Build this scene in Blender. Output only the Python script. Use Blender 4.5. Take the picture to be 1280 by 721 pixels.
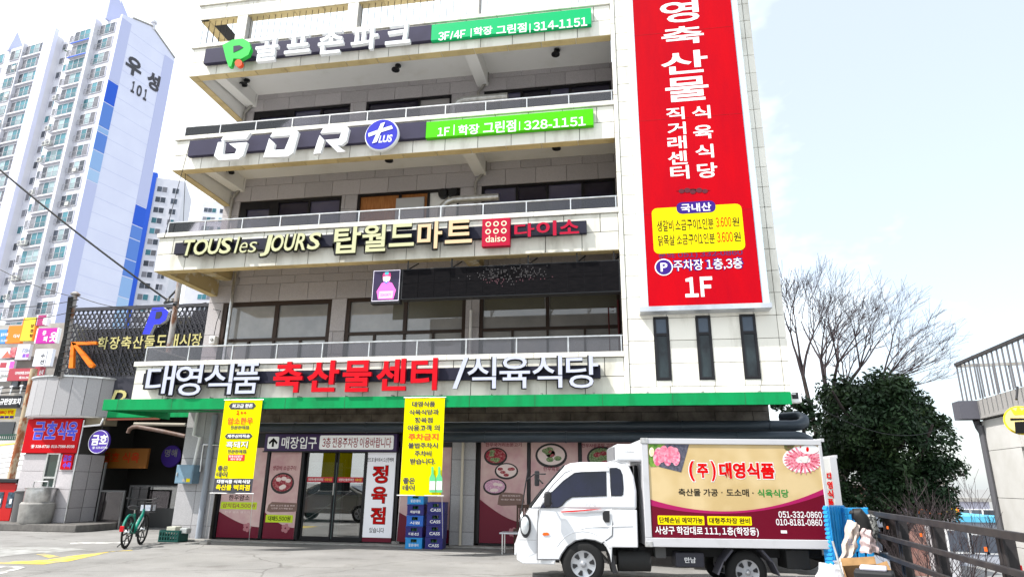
import bpy, bmesh, math, random
from mathutils import Vector, Matrix
R=math.radians
S=bpy.context.scene; COL=S.collection
for _o in list(bpy.data.objects): bpy.data.objects.remove(_o)
random.seed(11)
# ---------------- camera ----------------
FPX=806.8; CAMH=1.5
_p,_y,_r=0.29223,-0.16888,0.010804
_f=Vector((math.sin(_y)*math.cos(_p),math.cos(_y)*math.cos(_p),math.sin(_p)))
_rt=Vector((math.cos(_y),-math.sin(_y),0)); _up=_rt.cross(_f)
_R=_rt*math.cos(_r)+_up*math.sin(_r); _U=-_rt*math.sin(_r)+_up*math.cos(_r)
cd=bpy.data.cameras.new('camera'); cam=bpy.data.objects.new('camera',cd); COL.objects.link(cam)
cd.sensor_width=36; cd.lens=FPX/1280*36; cd.clip_start=.05; cd.clip_end=3000
cam.matrix_world=Matrix(((_R.x,_U.x,-_f.x,0),(_R.y,_U.y,-_f.y,0),(_R.z,_U.z,-_f.z,CAMH),(0,0,0,1)))
S.camera=cam
# ---------------- light ----------------
SUN_AZ=R(55); SUN_EL=R(54)     # azimuth measured from straight behind the camera towards the left
sd=Vector((-math.sin(SUN_AZ)*math.cos(SUN_EL),-math.cos(SUN_AZ)*math.cos(SUN_EL),math.sin(SUN_EL)))
W=bpy.data.worlds.new('World'); S.world=W; W.use_nodes=True
nt=W.node_tree; nt.nodes.clear()
wo=nt.nodes.new('ShaderNodeOutputWorld'); bg=nt.nodes.new('ShaderNodeBackground'); sky=nt.nodes.new('ShaderNodeTexSky')
sky.sky_type='NISHITA'; sky.sun_disc=False; sky.sun_elevation=SUN_EL; sky.sun_rotation=math.atan2(sd.x,sd.y)
sky.air_density=1.0; sky.dust_density=2.0; sky.ozone_density=.35
tc=nt.nodes.new('ShaderNodeTexCoord'); mp=nt.nodes.new('ShaderNodeMapping'); mp.inputs['Scale'].default_value=(1,1,1.8); mp.inputs['Location'].default_value=(1.37,.73,.31)
nz=nt.nodes.new('ShaderNodeTexNoise'); nz.inputs['Scale'].default_value=.8; nz.inputs['Detail'].default_value=7; nz.inputs['Roughness'].default_value=.62
cr=nt.nodes.new('ShaderNodeValToRGB'); cr.color_ramp.elements[0].position=.43; cr.color_ramp.elements[1].position=.60
mx=nt.nodes.new('ShaderNodeMixRGB'); mx.inputs[2].default_value=(8.9,9.5,9.8,1)
L=nt.links.new
L(tc.outputs['Generated'],mp.inputs[0]); L(mp.outputs[0],nz.inputs['Vector']); L(nz.outputs['Fac'],cr.inputs[0])
mlt=nt.nodes.new('ShaderNodeMath'); mlt.operation='MULTIPLY_ADD'; mlt.inputs[1].default_value=.70; mlt.inputs[2].default_value=.33
L(cr.outputs[0],mlt.inputs[0]); L(mlt.outputs[0],mx.inputs[0]); L(sky.outputs[0],mx.inputs[1]); L(mx.outputs[0],bg.inputs[0]); bg.inputs[1].default_value=.15
L(bg.outputs[0],wo.inputs[0])
sl=bpy.data.lights.new('sun','SUN'); so=bpy.data.objects.new('sun',sl); COL.objects.link(so); sl.energy=4.6; sl.angle=R(.53); sl.color=(1,.965,.91)
so.rotation_euler=sd.to_track_quat('Z','Y').to_euler(); so.location=(0,-20,60)
S.view_settings.view_transform='Standard'; S.view_settings.look='None'; S.view_settings.exposure=0.54; S.view_settings.gamma=1
# ---------------- helpers ----------------
def ray(px,py): return _R*((px-640)/FPX)-_U*((py-360.5)/FPX)+_f
def P(px,py,Y):
    d=ray(px,py); t=Y/d.y; return Vector((d.x*t,Y,CAMH+d.z*t))
def PX(px,py,X):
    d=ray(px,py); t=X/d.x; return Vector((X,d.y*t,CAMH+d.z*t))
def G(px,py,z=0):
    d=ray(px,py); t=(z-CAMH)/d.z; return Vector((d.x*t,d.y*t,z))
MAT={}
def mat(name,c,r=.6,var=.0,sc=3.,c2=None,metal=0,spec=.28,bump=0,bsc=40.,emit=0,alpha=None,lo=.35,hi=.65,coat=0,streak=None,island=0,trans=0,ior=1.45,det=5):
    """procedural material: base colour, a noise blend to c2, per-object variation, fine bump"""
    if name in MAT: return MAT[name]
    m=bpy.data.materials.new(name); m.use_nodes=True; n=m.node_tree; b=n.nodes['Principled BSDF']; l=n.links.new
    c=tuple(c)+(1,); b.inputs['Base Color'].default_value=c; b.inputs['Roughness'].default_value=r; b.inputs['Metallic'].default_value=metal
    b.inputs['Specular IOR Level'].default_value=spec; b.inputs['Coat Weight'].default_value=coat
    if trans: b.inputs['Transmission Weight'].default_value=trans; b.inputs['IOR'].default_value=ior
    geo=n.nodes.new('ShaderNodeNewGeometry'); src=None
    if c2 is not None:
        t=n.nodes.new('ShaderNodeTexNoise'); t.inputs['Scale'].default_value=sc; t.inputs['Detail'].default_value=det; t.inputs['Roughness'].default_value=.6
        mpn=n.nodes.new('ShaderNodeMapping'); l(geo.outputs['Position'],mpn.inputs[0]); 
        if streak: mpn.inputs['Scale'].default_value=streak
        l(mpn.outputs[0],t.inputs['Vector'])
        rp=n.nodes.new('ShaderNodeValToRGB'); rp.color_ramp.elements[0].position=lo; rp.color_ramp.elements[1].position=hi
        rp.color_ramp.elements[0].color=c; rp.color_ramp.elements[1].color=tuple(c2)+(1,); l(t.outputs['Fac'],rp.inputs[0]); src=rp.outputs[0]
    if var:
        oi=n.nodes.new('ShaderNodeObjectInfo'); ms=n.nodes.new('ShaderNodeMapRange'); ms.inputs[3].default_value=1-var; ms.inputs[4].default_value=1+var
        l(oi.outputs['Random'] if not island else geo.outputs['Random Per Island'],ms.inputs[0])
        hv=n.nodes.new('ShaderNodeHueSaturation'); l(ms.outputs[0],hv.inputs['Value'])
        if src: l(src,hv.inputs['Color'])
        else: hv.inputs['Color'].default_value=c
        src=hv.outputs[0]
    if src: l(src,b.inputs['Base Color'])
    if emit:
        b.inputs['Emission Strength'].default_value=emit
        if src: l(src,b.inputs['Emission Color'])
        else: b.inputs['Emission Color'].default_value=c
    if alpha is not None: b.inputs['Alpha'].default_value=alpha
    if bump:
        t2=n.nodes.new('ShaderNodeTexNoise'); t2.inputs['Scale'].default_value=bsc; t2.inputs['Detail'].default_value=3; l(geo.outputs['Position'],t2.inputs['Vector'])
        bp=n.nodes.new('ShaderNodeBump'); bp.inputs['Strength'].default_value=bump; bp.inputs['Distance'].default_value=.02; l(t2.outputs['Fac'],bp.inputs['Height']); l(bp.outputs[0],b.inputs['Normal'])
    MAT[name]=m; return m
WL={}
def link(name,data,parent=None,pos=(0,0,0)):
    o=bpy.data.objects.new(name,data); COL.objects.link(o); pos=Vector(pos); WL[o.name]=pos
    if parent is not None:
        o.parent=parent; o.location=pos-WL[parent.name]
    else: o.location=pos
    return o
def tag(o,label=None,cat=None,group=None,kind=None):
    if label: o['label']=label
    if cat: o['category']=cat
    if group: o['group']=group
    if kind: o['kind']=kind
    return o
def thing(name,label,cat,loc=(0,0,0),group=None,local=False,rz=0):
    """Empty at the base; local=True: children are built in its own coordinates"""
    o=bpy.data.objects.new(name,None); COL.objects.link(o); o.location=loc; o.rotation_euler=(0,0,rz); o.empty_display_size=.2
    WL[o.name]=Vector((0,0,0)) if local else Vector(loc)
    return tag(o,label,cat,group)
class MB:
    def __init__(s): s.v=[]; s.f=[]; s.m=[]; s.k=0
    def mi(s,k): s.k=k; return s
    def add(s,vs,fs):
        n=len(s.v); s.v+=[tuple(v) for v in vs]; s.f+=[tuple(i+n for i in f) for f in fs]; s.m+=[s.k]*len(fs); return s
    def box(s,x0,x1,y0,y1,z0,z1):
        return s.add([(x0,y0,z0),(x1,y0,z0),(x1,y1,z0),(x0,y1,z0),(x0,y0,z1),(x1,y0,z1),(x1,y1,z1),(x0,y1,z1)],
          [(0,3,2,1),(4,5,6,7),(0,1,5,4),(1,2,6,5),(2,3,7,6),(3,0,4,7)])
    def quad(s,a,b,c,d): return s.add([a,b,c,d],[(0,1,2,3)])
    def bar(s,a,b,w,h=None,up=(0,0,1)):
        """box section along a->b"""
        a=Vector(a); b=Vector(b); d=(b-a).normalized(); u=Vector(up)
        if abs(d.dot(u))>.98: u=Vector((0,1,0))
        sx=d.cross(u).normalized(); u=sx.cross(d); h=h or w
        q=[]
        for p in (a,b):
            for i,j in ((-1,-1),(1,-1),(1,1),(-1,1)): q.append(p+sx*(i*w/2)+u*(j*h/2))
        return s.add(q,[(0,1,2,3),(7,6,5,4),(0,4,5,1),(1,5,6,2),(2,6,7,3),(3,7,4,0)])
    def tube(s,pts,r,n=8,cap=True):
        pts=[Vector(p) for p in pts]; rs=r if isinstance(r,(list,tuple)) else [r]*len(pts)
        vs=[];fs=[];pu=None
        for i,p in enumerate(pts):
            a=pts[max(i-1,0)]; b=pts[min(i+1,len(pts)-1)]; d=(b-a).normalized()
            u=pu if pu is not None else (Vector((0,0,1)) if abs(d.z)<.9 else Vector((1,0,0)))
            sx=d.cross(u)
            if sx.length<1e-4: sx=d.orthogonal()
            sx.normalize(); u=sx.cross(d).normalized(); pu=u
            for k in range(n):
                t=2*math.pi*k/n; vs.append(p+sx*(rs[i]*math.cos(t))+u*(rs[i]*math.sin(t)))
        for i in range(len(pts)-1):
            for k in range(n):
                k2=(k+1)%n; fs.append((i*n+k,i*n+k2,(i+1)*n+k2,(i+1)*n+k))
        if cap: fs.append(tuple(range(n-1,-1,-1))); fs.append(tuple((len(pts)-1)*n+k for k in range(n)))
        return s.add(vs,fs)
    def prism(s,pts,d0,d1,axis='y'):
        """polygon given in the other two axes, swept from d0 to d1 along axis (y: pts are x,z; x: pts are y,z; z: pts are x,y)"""
        n=len(pts); mk={'y':lambda a,b,d:(a,d,b),'x':lambda a,b,d:(d,a,b),'z':lambda a,b,d:(a,b,d)}[axis]
        vs=[mk(a,b,d0) for a,b in pts]+[mk(a,b,d1) for a,b in pts]
        fs=[tuple(range(n)),tuple(range(2*n-1,n-1,-1))]+[(i,i+n,(i+1)%n+n,(i+1)%n) for i in range(n)]
        return s.add(vs,fs)
    def lathe(s,prof,c=(0,0,0),axis='z',n=20):
        """prof: (radius, height) list"""
        c=Vector(c); vs=[];fs=[]
        for r,h in prof:
            for k in range(n):
                t=2*math.pi*k/n; a,b=r*math.cos(t),r*math.sin(t)
                vs.append(c+(Vector((a,b,h)) if axis=='z' else Vector((a,h,b)) if axis=='y' else Vector((h,a,b))))
        for i in range(len(prof)-1):
            for k in range(n):
                k2=(k+1)%n; fs.append((i*n+k,i*n+k2,(i+1)*n+k2,(i+1)*n+k))
        fs.append(tuple(range(n-1,-1,-1))); fs.append(tuple((len(prof)-1)*n+k for k in range(n)))
        return s.add(vs,fs)
    def mesh(s,name,mats):
        me=bpy.data.meshes.new(name); me.from_pydata(s.v,[],s.f)
        for m in (mats if isinstance(mats,(list,tuple)) else [mats]): me.materials.append(m)
        me.polygons.foreach_set('material_index',s.m)
        bm=bmesh.new(); bm.from_mesh(me); bmesh.ops.recalc_face_normals(bm,faces=bm.faces); bm.to_mesh(me); bm.free()
        return me
    def build(s,name,mats,parent=None,pos=(0,0,0),smooth=False,bevel=0,seg=2,sub=0):
        pos=Vector(pos)
        if pos.length: s.v=[tuple(Vector(v)-pos) for v in s.v]
        o=link(name,s.mesh(name,mats),parent,pos)
        if bevel:
            b=o.modifiers.new('b','BEVEL'); b.width=bevel; b.segments=seg; b.limit_method='ANGLE'; b.angle_limit=R(35); b.harden_normals=False
        if sub:
            b=o.modifiers.new('s','SUBSURF'); b.levels=b.render_levels=sub
        if smooth:
            for p in o.data.polygons: p.use_smooth=True
            if not sub:
                o.data.set_sharp_from_angle(angle=R(38)) if hasattr(o.data,'set_sharp_from_angle') else None
        return o
_pc={}
def piece(name,m,parent,x0,x1,y0,y1,z0,z1,ch=.004):
    """one chamfered block; equal sizes share a mesh"""
    dx,dy,dz=abs(x1-x0),abs(y1-y0),abs(z1-z0); key=(name,round(dx,3),round(dy,3),round(dz,3),m.name)
    if key not in _pc:
        b=MB(); c=min(ch,dx/4,dy/4,dz/4); X,Y,Z=dx/2,dy/2,dz/2; vs=[];ix={}
        for sx in(-1,1):
            for sy in(-1,1):
                for sz in(-1,1):
                    for a in range(3):
                        o=[X-c,Y-c,Z-c]; o[a]+=c; ix[(sx,sy,sz,a)]=len(vs); vs.append((sx*o[0],sy*o[1],sz*o[2]))
        fs=[]
        def g(sgn,a): return ix[(sgn[0],sgn[1],sgn[2],a)]
        for a in range(3):
            u,v=[q for q in range(3) if q!=a]
            for s_ in(-1,1):
                l=[]
                for su,sv in((-1,-1),(1,-1),(1,1),(-1,1)):
                    t=[0,0,0];t[a]=s_;t[u]=su;t[v]=sv;l.append(g(t,a))
                fs.append(tuple(l))
            for su in(-1,1):
                for sv in(-1,1):
                    t=[0,0,0];t[u]=su;t[v]=sv;t[a]=-1;t2=list(t);t2[a]=1
                    fs.append((g(t,u),g(t2,u),g(t2,v),g(t,v)))
        for k in ix:
            if k[3]==0: fs.append(tuple(ix[(k[0],k[1],k[2],a)] for a in range(3)))
        b.add(vs,fs); _pc[key]=b.mesh(name,m)
    return link(name,_pc[key],parent,((x0+x1)/2,(y0+y1)/2,(z0+z1)/2))
_tc={}
FW={c:chr(ord(c)+0xFEE0) for c in '0123456789F'}
def glyph(s,off=.015,ext=0,res=3):
    """text mesh; figures are taken from the Korean typeface, one glyph at a time"""
    if len(s)==1: return glyph0(FW.get(s,s),off,ext,res)
    if not any(c in FW for c in s): return glyph0(s,off,ext,res)
    k=('c',s,round(off,3),round(ext,4),res)
    if k in _tc: return _tc[k]
    V=[];F=[];x=0;buf=''
    def put(vs,fs,x0): n=len(V); V.extend((v[0]+x0,v[1],v[2]) for v in vs); F.extend(tuple(i+n for i in f) for f in fs)
    for ch in s+'\0':
        if ch in FW or ch=='\0' or ch in '-.,:)(/ ':
            if buf: vs,fs=glyph0(buf,off,ext,res); a0,a1,_,_=bbox(vs); put(vs,fs,x-a0); x+=a1-a0+.07; buf=''
            if ch=='\0': break
            if ch==' ': x+=.22; continue
            vs,fs=glyph0(FW.get(ch,ch),off,ext,res); a0,a1,_,_=bbox(vs); put(vs,fs,x-a0); x+=a1-a0+(.10 if ch=='1' else .07)
        else: buf+=ch
    _tc[k]=(V,F); return _tc[k]
def glyph0(s,off=.015,ext=0,res=3):
    """text mesh, x right, y up, depth along z"""
    k=(s,round(off,3),round(ext,4),res)
    if k in _tc: return _tc[k]
    c=bpy.data.curves.new('t','FONT'); c.body=s; c.offset=off; c.extrude=ext; c.resolution_u=res
    if ext==0: c.fill_mode='FRONT'
    o=bpy.data.objects.new('t',c); me=bpy.data.meshes.new_from_object(o)
    vs=[tuple(v.co) for v in me.vertices]; fs=[tuple(p.vertices) for p in me.polygons]
    bpy.data.objects.remove(o); bpy.data.curves.remove(c); bpy.data.meshes.remove(me); _tc[k]=(vs,fs); return _tc[k]
def bbox(vs): return min(v[0] for v in vs),max(v[0] for v in vs),min(v[1] for v in vs),max(v[1] for v in vs)
def put_text(s,x0,x1,z0,z1,y,mats,parent,name='lettering',off=.015,depth=0,shear=0,res=3,fn=None):
    """text fitted into a box of the XZ plane facing -Y; depth>0 gives a solid standing off towards the viewer"""
    vs,fs=glyph(s,off,.5 if depth else 0,res)
    if not vs: return None
    a0,a1,b0,b1=bbox(vs); sx=(x1-x0)/(a1-a0 or 1); sz=(z1-z0)/(b1-b0 or 1)
    out=[]
    for v in vs:
        x=x0+(v[0]-a0)*sx; z=z0+(v[1]-b0)*sz; yy=y-(v[2]+.5)*depth if depth else y
        x+=shear*(z-(z0+z1)/2); out.append(fn((x,yy,z)) if fn else (x,yy,z))
    m=MB()
    for f in fs:
        zz=[vs[i][2] for i in f]; m.mi(1 if depth and isinstance(mats,(list,tuple)) and max(zz)-min(zz)>.01 else 0); m.f.append(f); m.m.append(m.k)
    m.v=out
    c=((x0+x1)/2,y,(z0+z1)/2); 
    if fn: c=fn(c)
    return m.build(name,mats,parent,pos=c)
def ptext(s,x0,y0,x1,y1,Y,mats,parent,**k):
    """text filling the given rectangle of the plane at depth Y (rectangle measured on the photograph)"""
    xm=(x0+x1)/2; ym=(y0+y1)/2
    return put_text(s,P(x0,ym,Y).x,P(x1,ym,Y).x,P(xm,y1,Y).z,P(xm,y0,Y).z,Y,mats,parent,**k)
def pletters(s,boxes,Y,mats,parent,depth,name='letter',**k):
    for ch,b in zip(s,boxes): ptext(ch,*b,Y,mats,parent,name=name,depth=depth,**k)
def halo_letters(s,boxes,Y,mats,parent,depth,back,grow=.03,dx=-1.0,dy=1.0,**k):
    """solid letters with a slightly larger dark can behind the lit face"""
    off=k.pop('off',.02)
    for ch,b in zip(s,boxes):
        ptext(ch,*b,Y,mats,parent,name='letter',depth=depth,off=off,**k)
        c=[o for o in parent.children][-1] if False else None
        q=(b[0]-.9+dx,b[1]-.4+dy,b[2]+.5+dx,b[3]+.6+dy); ptext(ch,*q,Y+.07,back,parent,name='letter_back',depth=.07,off=off+grow,**k)
def poly_letter(polys,Y,depth,mats,parent,name='letter',zoom=(0,0,1)):
    """solid letter from outlines measured on the photograph, set at depth Y"""
    m=MB()
    for pl in polys:
        q=[P(zoom[0]+x/zoom[2],zoom[1]+y/zoom[2],Y) for x,y in pl]; n=len(q)
        base=len(m.v); m.v+=[(p.x,Y,p.z) for p in q]+[(p.x,Y+depth,p.z) for p in q]
        m.f+=[tuple(base+i for i in range(n)),tuple(base+n+i for i in reversed(range(n)))]; m.m+=[0,0]
        m.f+=[(base+i,base+i+n,base+(i+1)%n+n,base+(i+1)%n) for i in range(n)]; m.m+=[1 if isinstance(mats,(list,tuple)) else 0]*n
    return m.build(name,mats,parent,pos=P(zoom[0]+polys[0][0][0]/zoom[2],zoom[1]+polys[0][0][1]/zoom[2],Y))
def flat(pts,y,m,parent,name,th=.003):
    """flat print: a polygon in the XZ plane, th thick, facing -Y"""
    c=pts[0]; return MB().prism(pts,y-th,y,'y').build(name,m,parent,pos=(c[0],y,c[1]))
def ellipse(cx,cz,rx,rz,n=28,a0=0,a1=6.2832): return [(cx+rx*math.cos(a0+(a1-a0)*i/n),cz+rz*math.sin(a0+(a1-a0)*i/n)) for i in range(n)]
def rrect(x0,x1,z0,z1,r,n=4):
    o=[]
    for cx,cz,a in((x1-r,z1-r,0),(x0+r,z1-r,90),(x0+r,z0+r,180),(x1-r,z0+r,270)):
        o+=[(cx+r*math.cos(R(a+90*i/n)),cz+r*math.sin(R(a+90*i/n))) for i in range(n+1)]
    return o
def PR(x0,y0,x1,y1,Y):
    xm=(x0+x1)/2; ym=(y0+y1)/2; return P(x0,ym,Y).x,P(x1,ym,Y).x,P(xm,y1,Y).z,P(xm,y0,Y).z
def letters(s,boxes,y,mats,parent,depth,name='letter',**k):
    for ch,(x0,x1,z0,z1) in zip(s,boxes): put_text(ch,x0,x1,z0,z1,y,mats,parent,name=name,depth=depth,**k)
def row(s,x0,x1,z0,z1,y,mats,parent,depth,gap=.1,name='letter',off=.02,shear=0,**k):
    """string of separate solid letters between x0 and x1"""
    adv=[];x=0
    for ch in s:
        if ch==' ': x+=.35; adv.append(None); continue
        vs,_=glyph(ch,off,.5); a0,a1,b0,b1=bbox(vs); adv.append((x,x+a1-a0,b0,b1)); x+=a1-a0+gap
    x-=gap; lo=min(a[2] for a in adv if a); hi=max(a[3] for a in adv if a)
    for ch,a in zip(s,adv):
        if a is None: continue
        sc=(x1-x0)/x; sz=(z1-z0)/(hi-lo)
        put_text(ch,x0+a[0]*sc,x0+a[1]*sc,z0+(a[2]-lo)*sz,z0+(a[3]-lo)*sz,y,mats,parent,name=name,depth=depth,off=off,shear=shear,**k)
def copy_tree(o,parent=None):
    c=o.copy(); COL.objects.link(c); c.parent=parent; WL[c.name]=WL.get(o.name,Vector())
    for ch in [q for q in o.children]: copy_tree(ch,c)
    return c
def tiles(name,m,parent,plane,d0,d1,us,vs,skip=None,gap=.012,off=0,ch=.004):
    """grid of single panels. plane 'y': u=x v=z ; 'x': u=y v=z ; 'z': u=x v=y.  us/vs edge lists; off shifts odd rows"""
    for j in range(len(vs)-1):
        u=list(us)
        if off and j%2: u=[us[0]]+[q+off for q in us[:-1]]+[us[-1]]; u=[q for i,q in enumerate(u) if i==0 or q-u[i-1]>.05]
        for i in range(len(u)-1):
            a,b,c,d=u[i]+gap/2,u[i+1]-gap/2,vs[j]+gap/2,vs[j+1]-gap/2
            for s_ in (skip or []):
                if s_[0]<(a+b)/2<s_[1] and s_[2]<(c+d)/2<s_[3]: break
            else:
                j_=random.uniform(-.0015,.0015)
                if plane=='y': piece(name,m,parent,a,b,d0+j_,d1,c,d,ch)
                elif plane=='x': piece(name,m,parent,d0+j_,d1,a,b,c,d,ch)
                else: piece(name,m,parent,a,b,c,d,d0+j_,d1,ch)
def seq(a,b,step):
    n=max(1,round((b-a)/step)); return [a+(b-a)*i/n for i in range(n+1)]
# ---------------- materials ----------------
cream=mat('cream_tile',(.75,.725,.65),.42,var=.06,c2=(.46,.43,.36),sc=3.2,streak=(1,1,.22),lo=.50,hi=.80,bump=.08,bsc=60,det=8)
creamd=mat('cream_tile_weathered',(.70,.68,.60),.5,var=.07,c2=(.30,.28,.22),sc=1.7,lo=.48,hi=.82,det=9,bump=.1,bsc=60,streak=(1,1,.35))
lipm=mat('ochre_tile',(.56,.44,.22),.55,var=.08,c2=(.40,.30,.14),sc=3,lo=.5,hi=.8,bump=.1)
joint=mat('mortar_joint',(.05,.045,.04),.9)
soff=mat('soffit_paint',(.84,.83,.80),.8,c2=(.70,.68,.62),sc=1.2,lo=.55,hi=.9)
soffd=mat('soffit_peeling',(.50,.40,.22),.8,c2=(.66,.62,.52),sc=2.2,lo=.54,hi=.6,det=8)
granite=mat('grey_granite',(.52,.49,.50),.6,var=.09,c2=(.34,.32,.33),sc=55,lo=.3,hi=.7,bump=.12,bsc=90)
granl=mat('pale_granite',(.44,.43,.44),.6,var=.08,c2=(.29,.285,.295),sc=70,lo=.3,hi=.7,bump=.1,bsc=90)
darkt=mat('dark_stone',(.17,.15,.125),.5,var=.15,c2=(.07,.06,.05),sc=3,bump=.05)
conc=mat('concrete',(.34,.33,.31),.85,c2=(.22,.21,.20),sc=4,bump=.2,bsc=30)
white=mat('white_metal',(.78,.78,.78),.4,c2=(.66,.65,.62),sc=2,lo=.55,hi=.9)
steel=mat('stainless_steel',(.62,.62,.62),.32,metal=.9,c2=(.45,.45,.44),sc=8)
galv=mat('galvanised_duct',(.55,.55,.54),.4,metal=.75,c2=(.40,.39,.37),sc=9)
black=mat('black_paint',(.02,.02,.022),.4)
frame=mat('dark_window_frame',(.010,.009,.011),.4)
brownf=mat('brown_window_frame',(.035,.020,.013),.45)
wire=mat('black_rubber',(.015,.015,.015),.6)
pipem=mat('grey_pipe',(.36,.35,.33),.5,c2=(.25,.23,.2),sc=6)
rust=mat('rusty_steel',(.34,.32,.31),.75,c2=(.16,.07,.035),sc=5,lo=.45,hi=.62,streak=(1,1,.5),bump=.2)
gdark=mat('dark_window_glass',(.015,.013,.022),.04,spec=.5,c2=(.035,.03,.055),sc=.5)
gblue=mat('bluish_window_glass',(.09,.085,.15),.04,spec=.9,c2=(.05,.05,.09),sc=.6)
gpale=mat('pale_window_glass',(.34,.335,.33),.03,spec=1,c2=(.22,.22,.22),sc=.7)
def glassmat(name,tint,mixf,rough=.02):
    m=bpy.data.materials.new(name); m.use_nodes=True; n=m.node_tree; n.nodes.clear(); l=n.links.new
    o=n.nodes.new('ShaderNodeOutputMaterial'); a=n.nodes.new('ShaderNodeBsdfTransparent'); g=n.nodes.new('ShaderNodeBsdfGlossy'); x=n.nodes.new('ShaderNodeMixShader'); fr=n.nodes.new('ShaderNodeFresnel')
    a.inputs[0].default_value=tuple(tint)+(1,); g.inputs['Roughness'].default_value=rough; fr.inputs[0].default_value=1.5
    md=n.nodes.new('ShaderNodeMath'); md.operation='ADD'; md.inputs[1].default_value=mixf; l(fr.outputs[0],md.inputs[0]); l(md.outputs[0],x.inputs[0]); l(a.outputs[0],x.inputs[1]); l(g.outputs[0],x.inputs[2]); l(x.outputs[0],o.inputs[0]); return m
gclear=glassmat('clear_glass',(.40,.44,.44),.30)
gsmoke=glassmat('smoked_guard_glass',(.66,.63,.65),.02)
green_aw=mat('green_awning_paint',(.0,.26,.075),.5,spec=.15,c2=(.005,.15,.045),sc=4,streak=(1,1,.3),lo=.45,hi=.85)
# ================= main building =================
XL,XR,TX=-11.85,.08,3.5; YF,YW=14.15,16.55
B=thing('commercial_building','five storey corner building with cream tiled balconies and a white tiled tower on its right','building',(-4,YW,0))
# --- walls: cores and stone panels ---
def wall_floor(zb,zt,openings,zs,nm='wall',m=granite):
    """openings: (x0,x1,z0,z1)"""
    w=MB(); xs=XL; ops=sorted(openings)
    for x0,x1,z0,z1 in ops:
        if x0-xs>.01: w.box(xs,x0,YW+.04,YW+.3,zb,zt)
        w.box(x0,x1,YW+.04,YW+.3,z1,zt)
        if z0>zb: w.box(x0,x1,YW+.04,YW+.3,zb,z0)
        xs=x1
    if TX-xs>.01: w.box(xs,TX,YW+.04,YW+.3,zb,zt)
    wo_=w.build(nm,joint,B,pos=(-4,YW,zb))
    xe=[XL]; 
    while xe[-1]<TX-.3: xe.append(xe[-1]+.88)
    xe[-1]=TX
    for j in range(len(zs)-1):
        a,b=zs[j],zs[j+1]; cuts=[(q[0],q[1]) for q in ops if q[2]<(a+b)/2<q[3]]
        e=[x+(.44 if j%2 and 0<i<len(xe)-1 else 0) for i,x in enumerate(xe)]
        segs=[]; 
        for i in range(len(e)-1):
            s=[(e[i],min(e[i+1],TX))]
            for c in cuts:
                ns=[]
                for p,q in s:
                    if c[1]<=p or c[0]>=q: ns.append((p,q)); continue
                    if c[0]>p: ns.append((p,c[0]))
                    if c[1]<q: ns.append((c[1],q))
                s=ns
            segs+=s
        for p,q in segs:
            if q-p>.06: piece('stone_panel',m,wo_,p+.005,q-.005,YW+random.uniform(-.0015,.0015),YW+.045,a+.005,b-.005)
    return wo_
def window(x0,x1,z0,z1,fm,panes,name='window',fw=.07,rail=None,lower=None,y=YW):
    """panes: list of (fraction edge, glass material); rail: height of a transom with the lower sashes below it"""
    f=MB(); yy=y+.10
    f.box(x0,x1,y+.03,y+.16,z1-fw,z1).box(x0,x1,y+.03,y+.16,z0,z0+fw).box(x0,x0+fw,y+.03,y+.16,z0+fw,z1-fw).box(x1-fw,x1,y+.03,y+.16,z0+fw,z1-fw)
    lo=rail or z0+fw
    if rail: f.box(x0+fw,x1-fw,y+.035,y+.15,rail-.04,rail+.04)
    e=0
    for fr,_ in panes[:-1]:
        xx=x0+(x1-x0)*fr; f.box(xx-fw*.5,xx+fw*.5,y+.04,y+.15,(rail+.04 if rail else z0+fw),z1-fw)
    if rail and lower:
        for fr in lower:
            xx=x0+(x1-x0)*fr; f.box(xx-.03,xx+.03,y+.04,y+.15,z0+fw,rail-.04)
    w_=f.build(name,fm,B,pos=((x0+x1)/2,y+.1,z0))
    prev=0
    for fr,g in panes:
        a=x0+(x1-x0)*prev+fw*.5; b=x0+(x1-x0)*fr-fw*.5; prev=fr
        MB().box(a,b,yy,yy+.012,(rail+.04 if rail else z0+fw),z1-fw).build('pane',g,w_,pos=((a+b)/2,yy,z0))
    if rail:
        prev=0
        for fr in (lower or [])+[1]:
            a=x0+(x1-x0)*prev+.03; b=x0+(x1-x0)*fr-.03; prev=fr
            MB().box(a,b,yy,yy+.012,z0+fw,rail-.04).build('pane',gpale,w_,pos=((a+b)/2,yy,z0))
    return w_
# storey 4 (between slabs A and B)
wall_floor(10.55,13.42,[(-11.27,-8.0,10.6,12.78),(-7.48,-4.75,10.9,12.8),(-3.74,.05,10.9,12.78)],[10.56,11.1,11.65,12.2,12.8,13.22,13.41])
window(-11.27,-9.95,10.6,12.78,frame,[(1,gblue)],'door',.2)
window(-9.95,-8.0,10.9,12.78,frame,[(.5,gblue),(1,gdark)])
window(-7.48,-4.75,10.9,12.8,frame,[(.62,gdark),(1,mat('posted_glass',(.35,.33,.33),.2))])
window(-3.74,.05,10.9,12.78,frame,[(.12,gdark),(.3,gblue),(.52,gdark),(.68,gblue),(1,gdark)])
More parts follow.
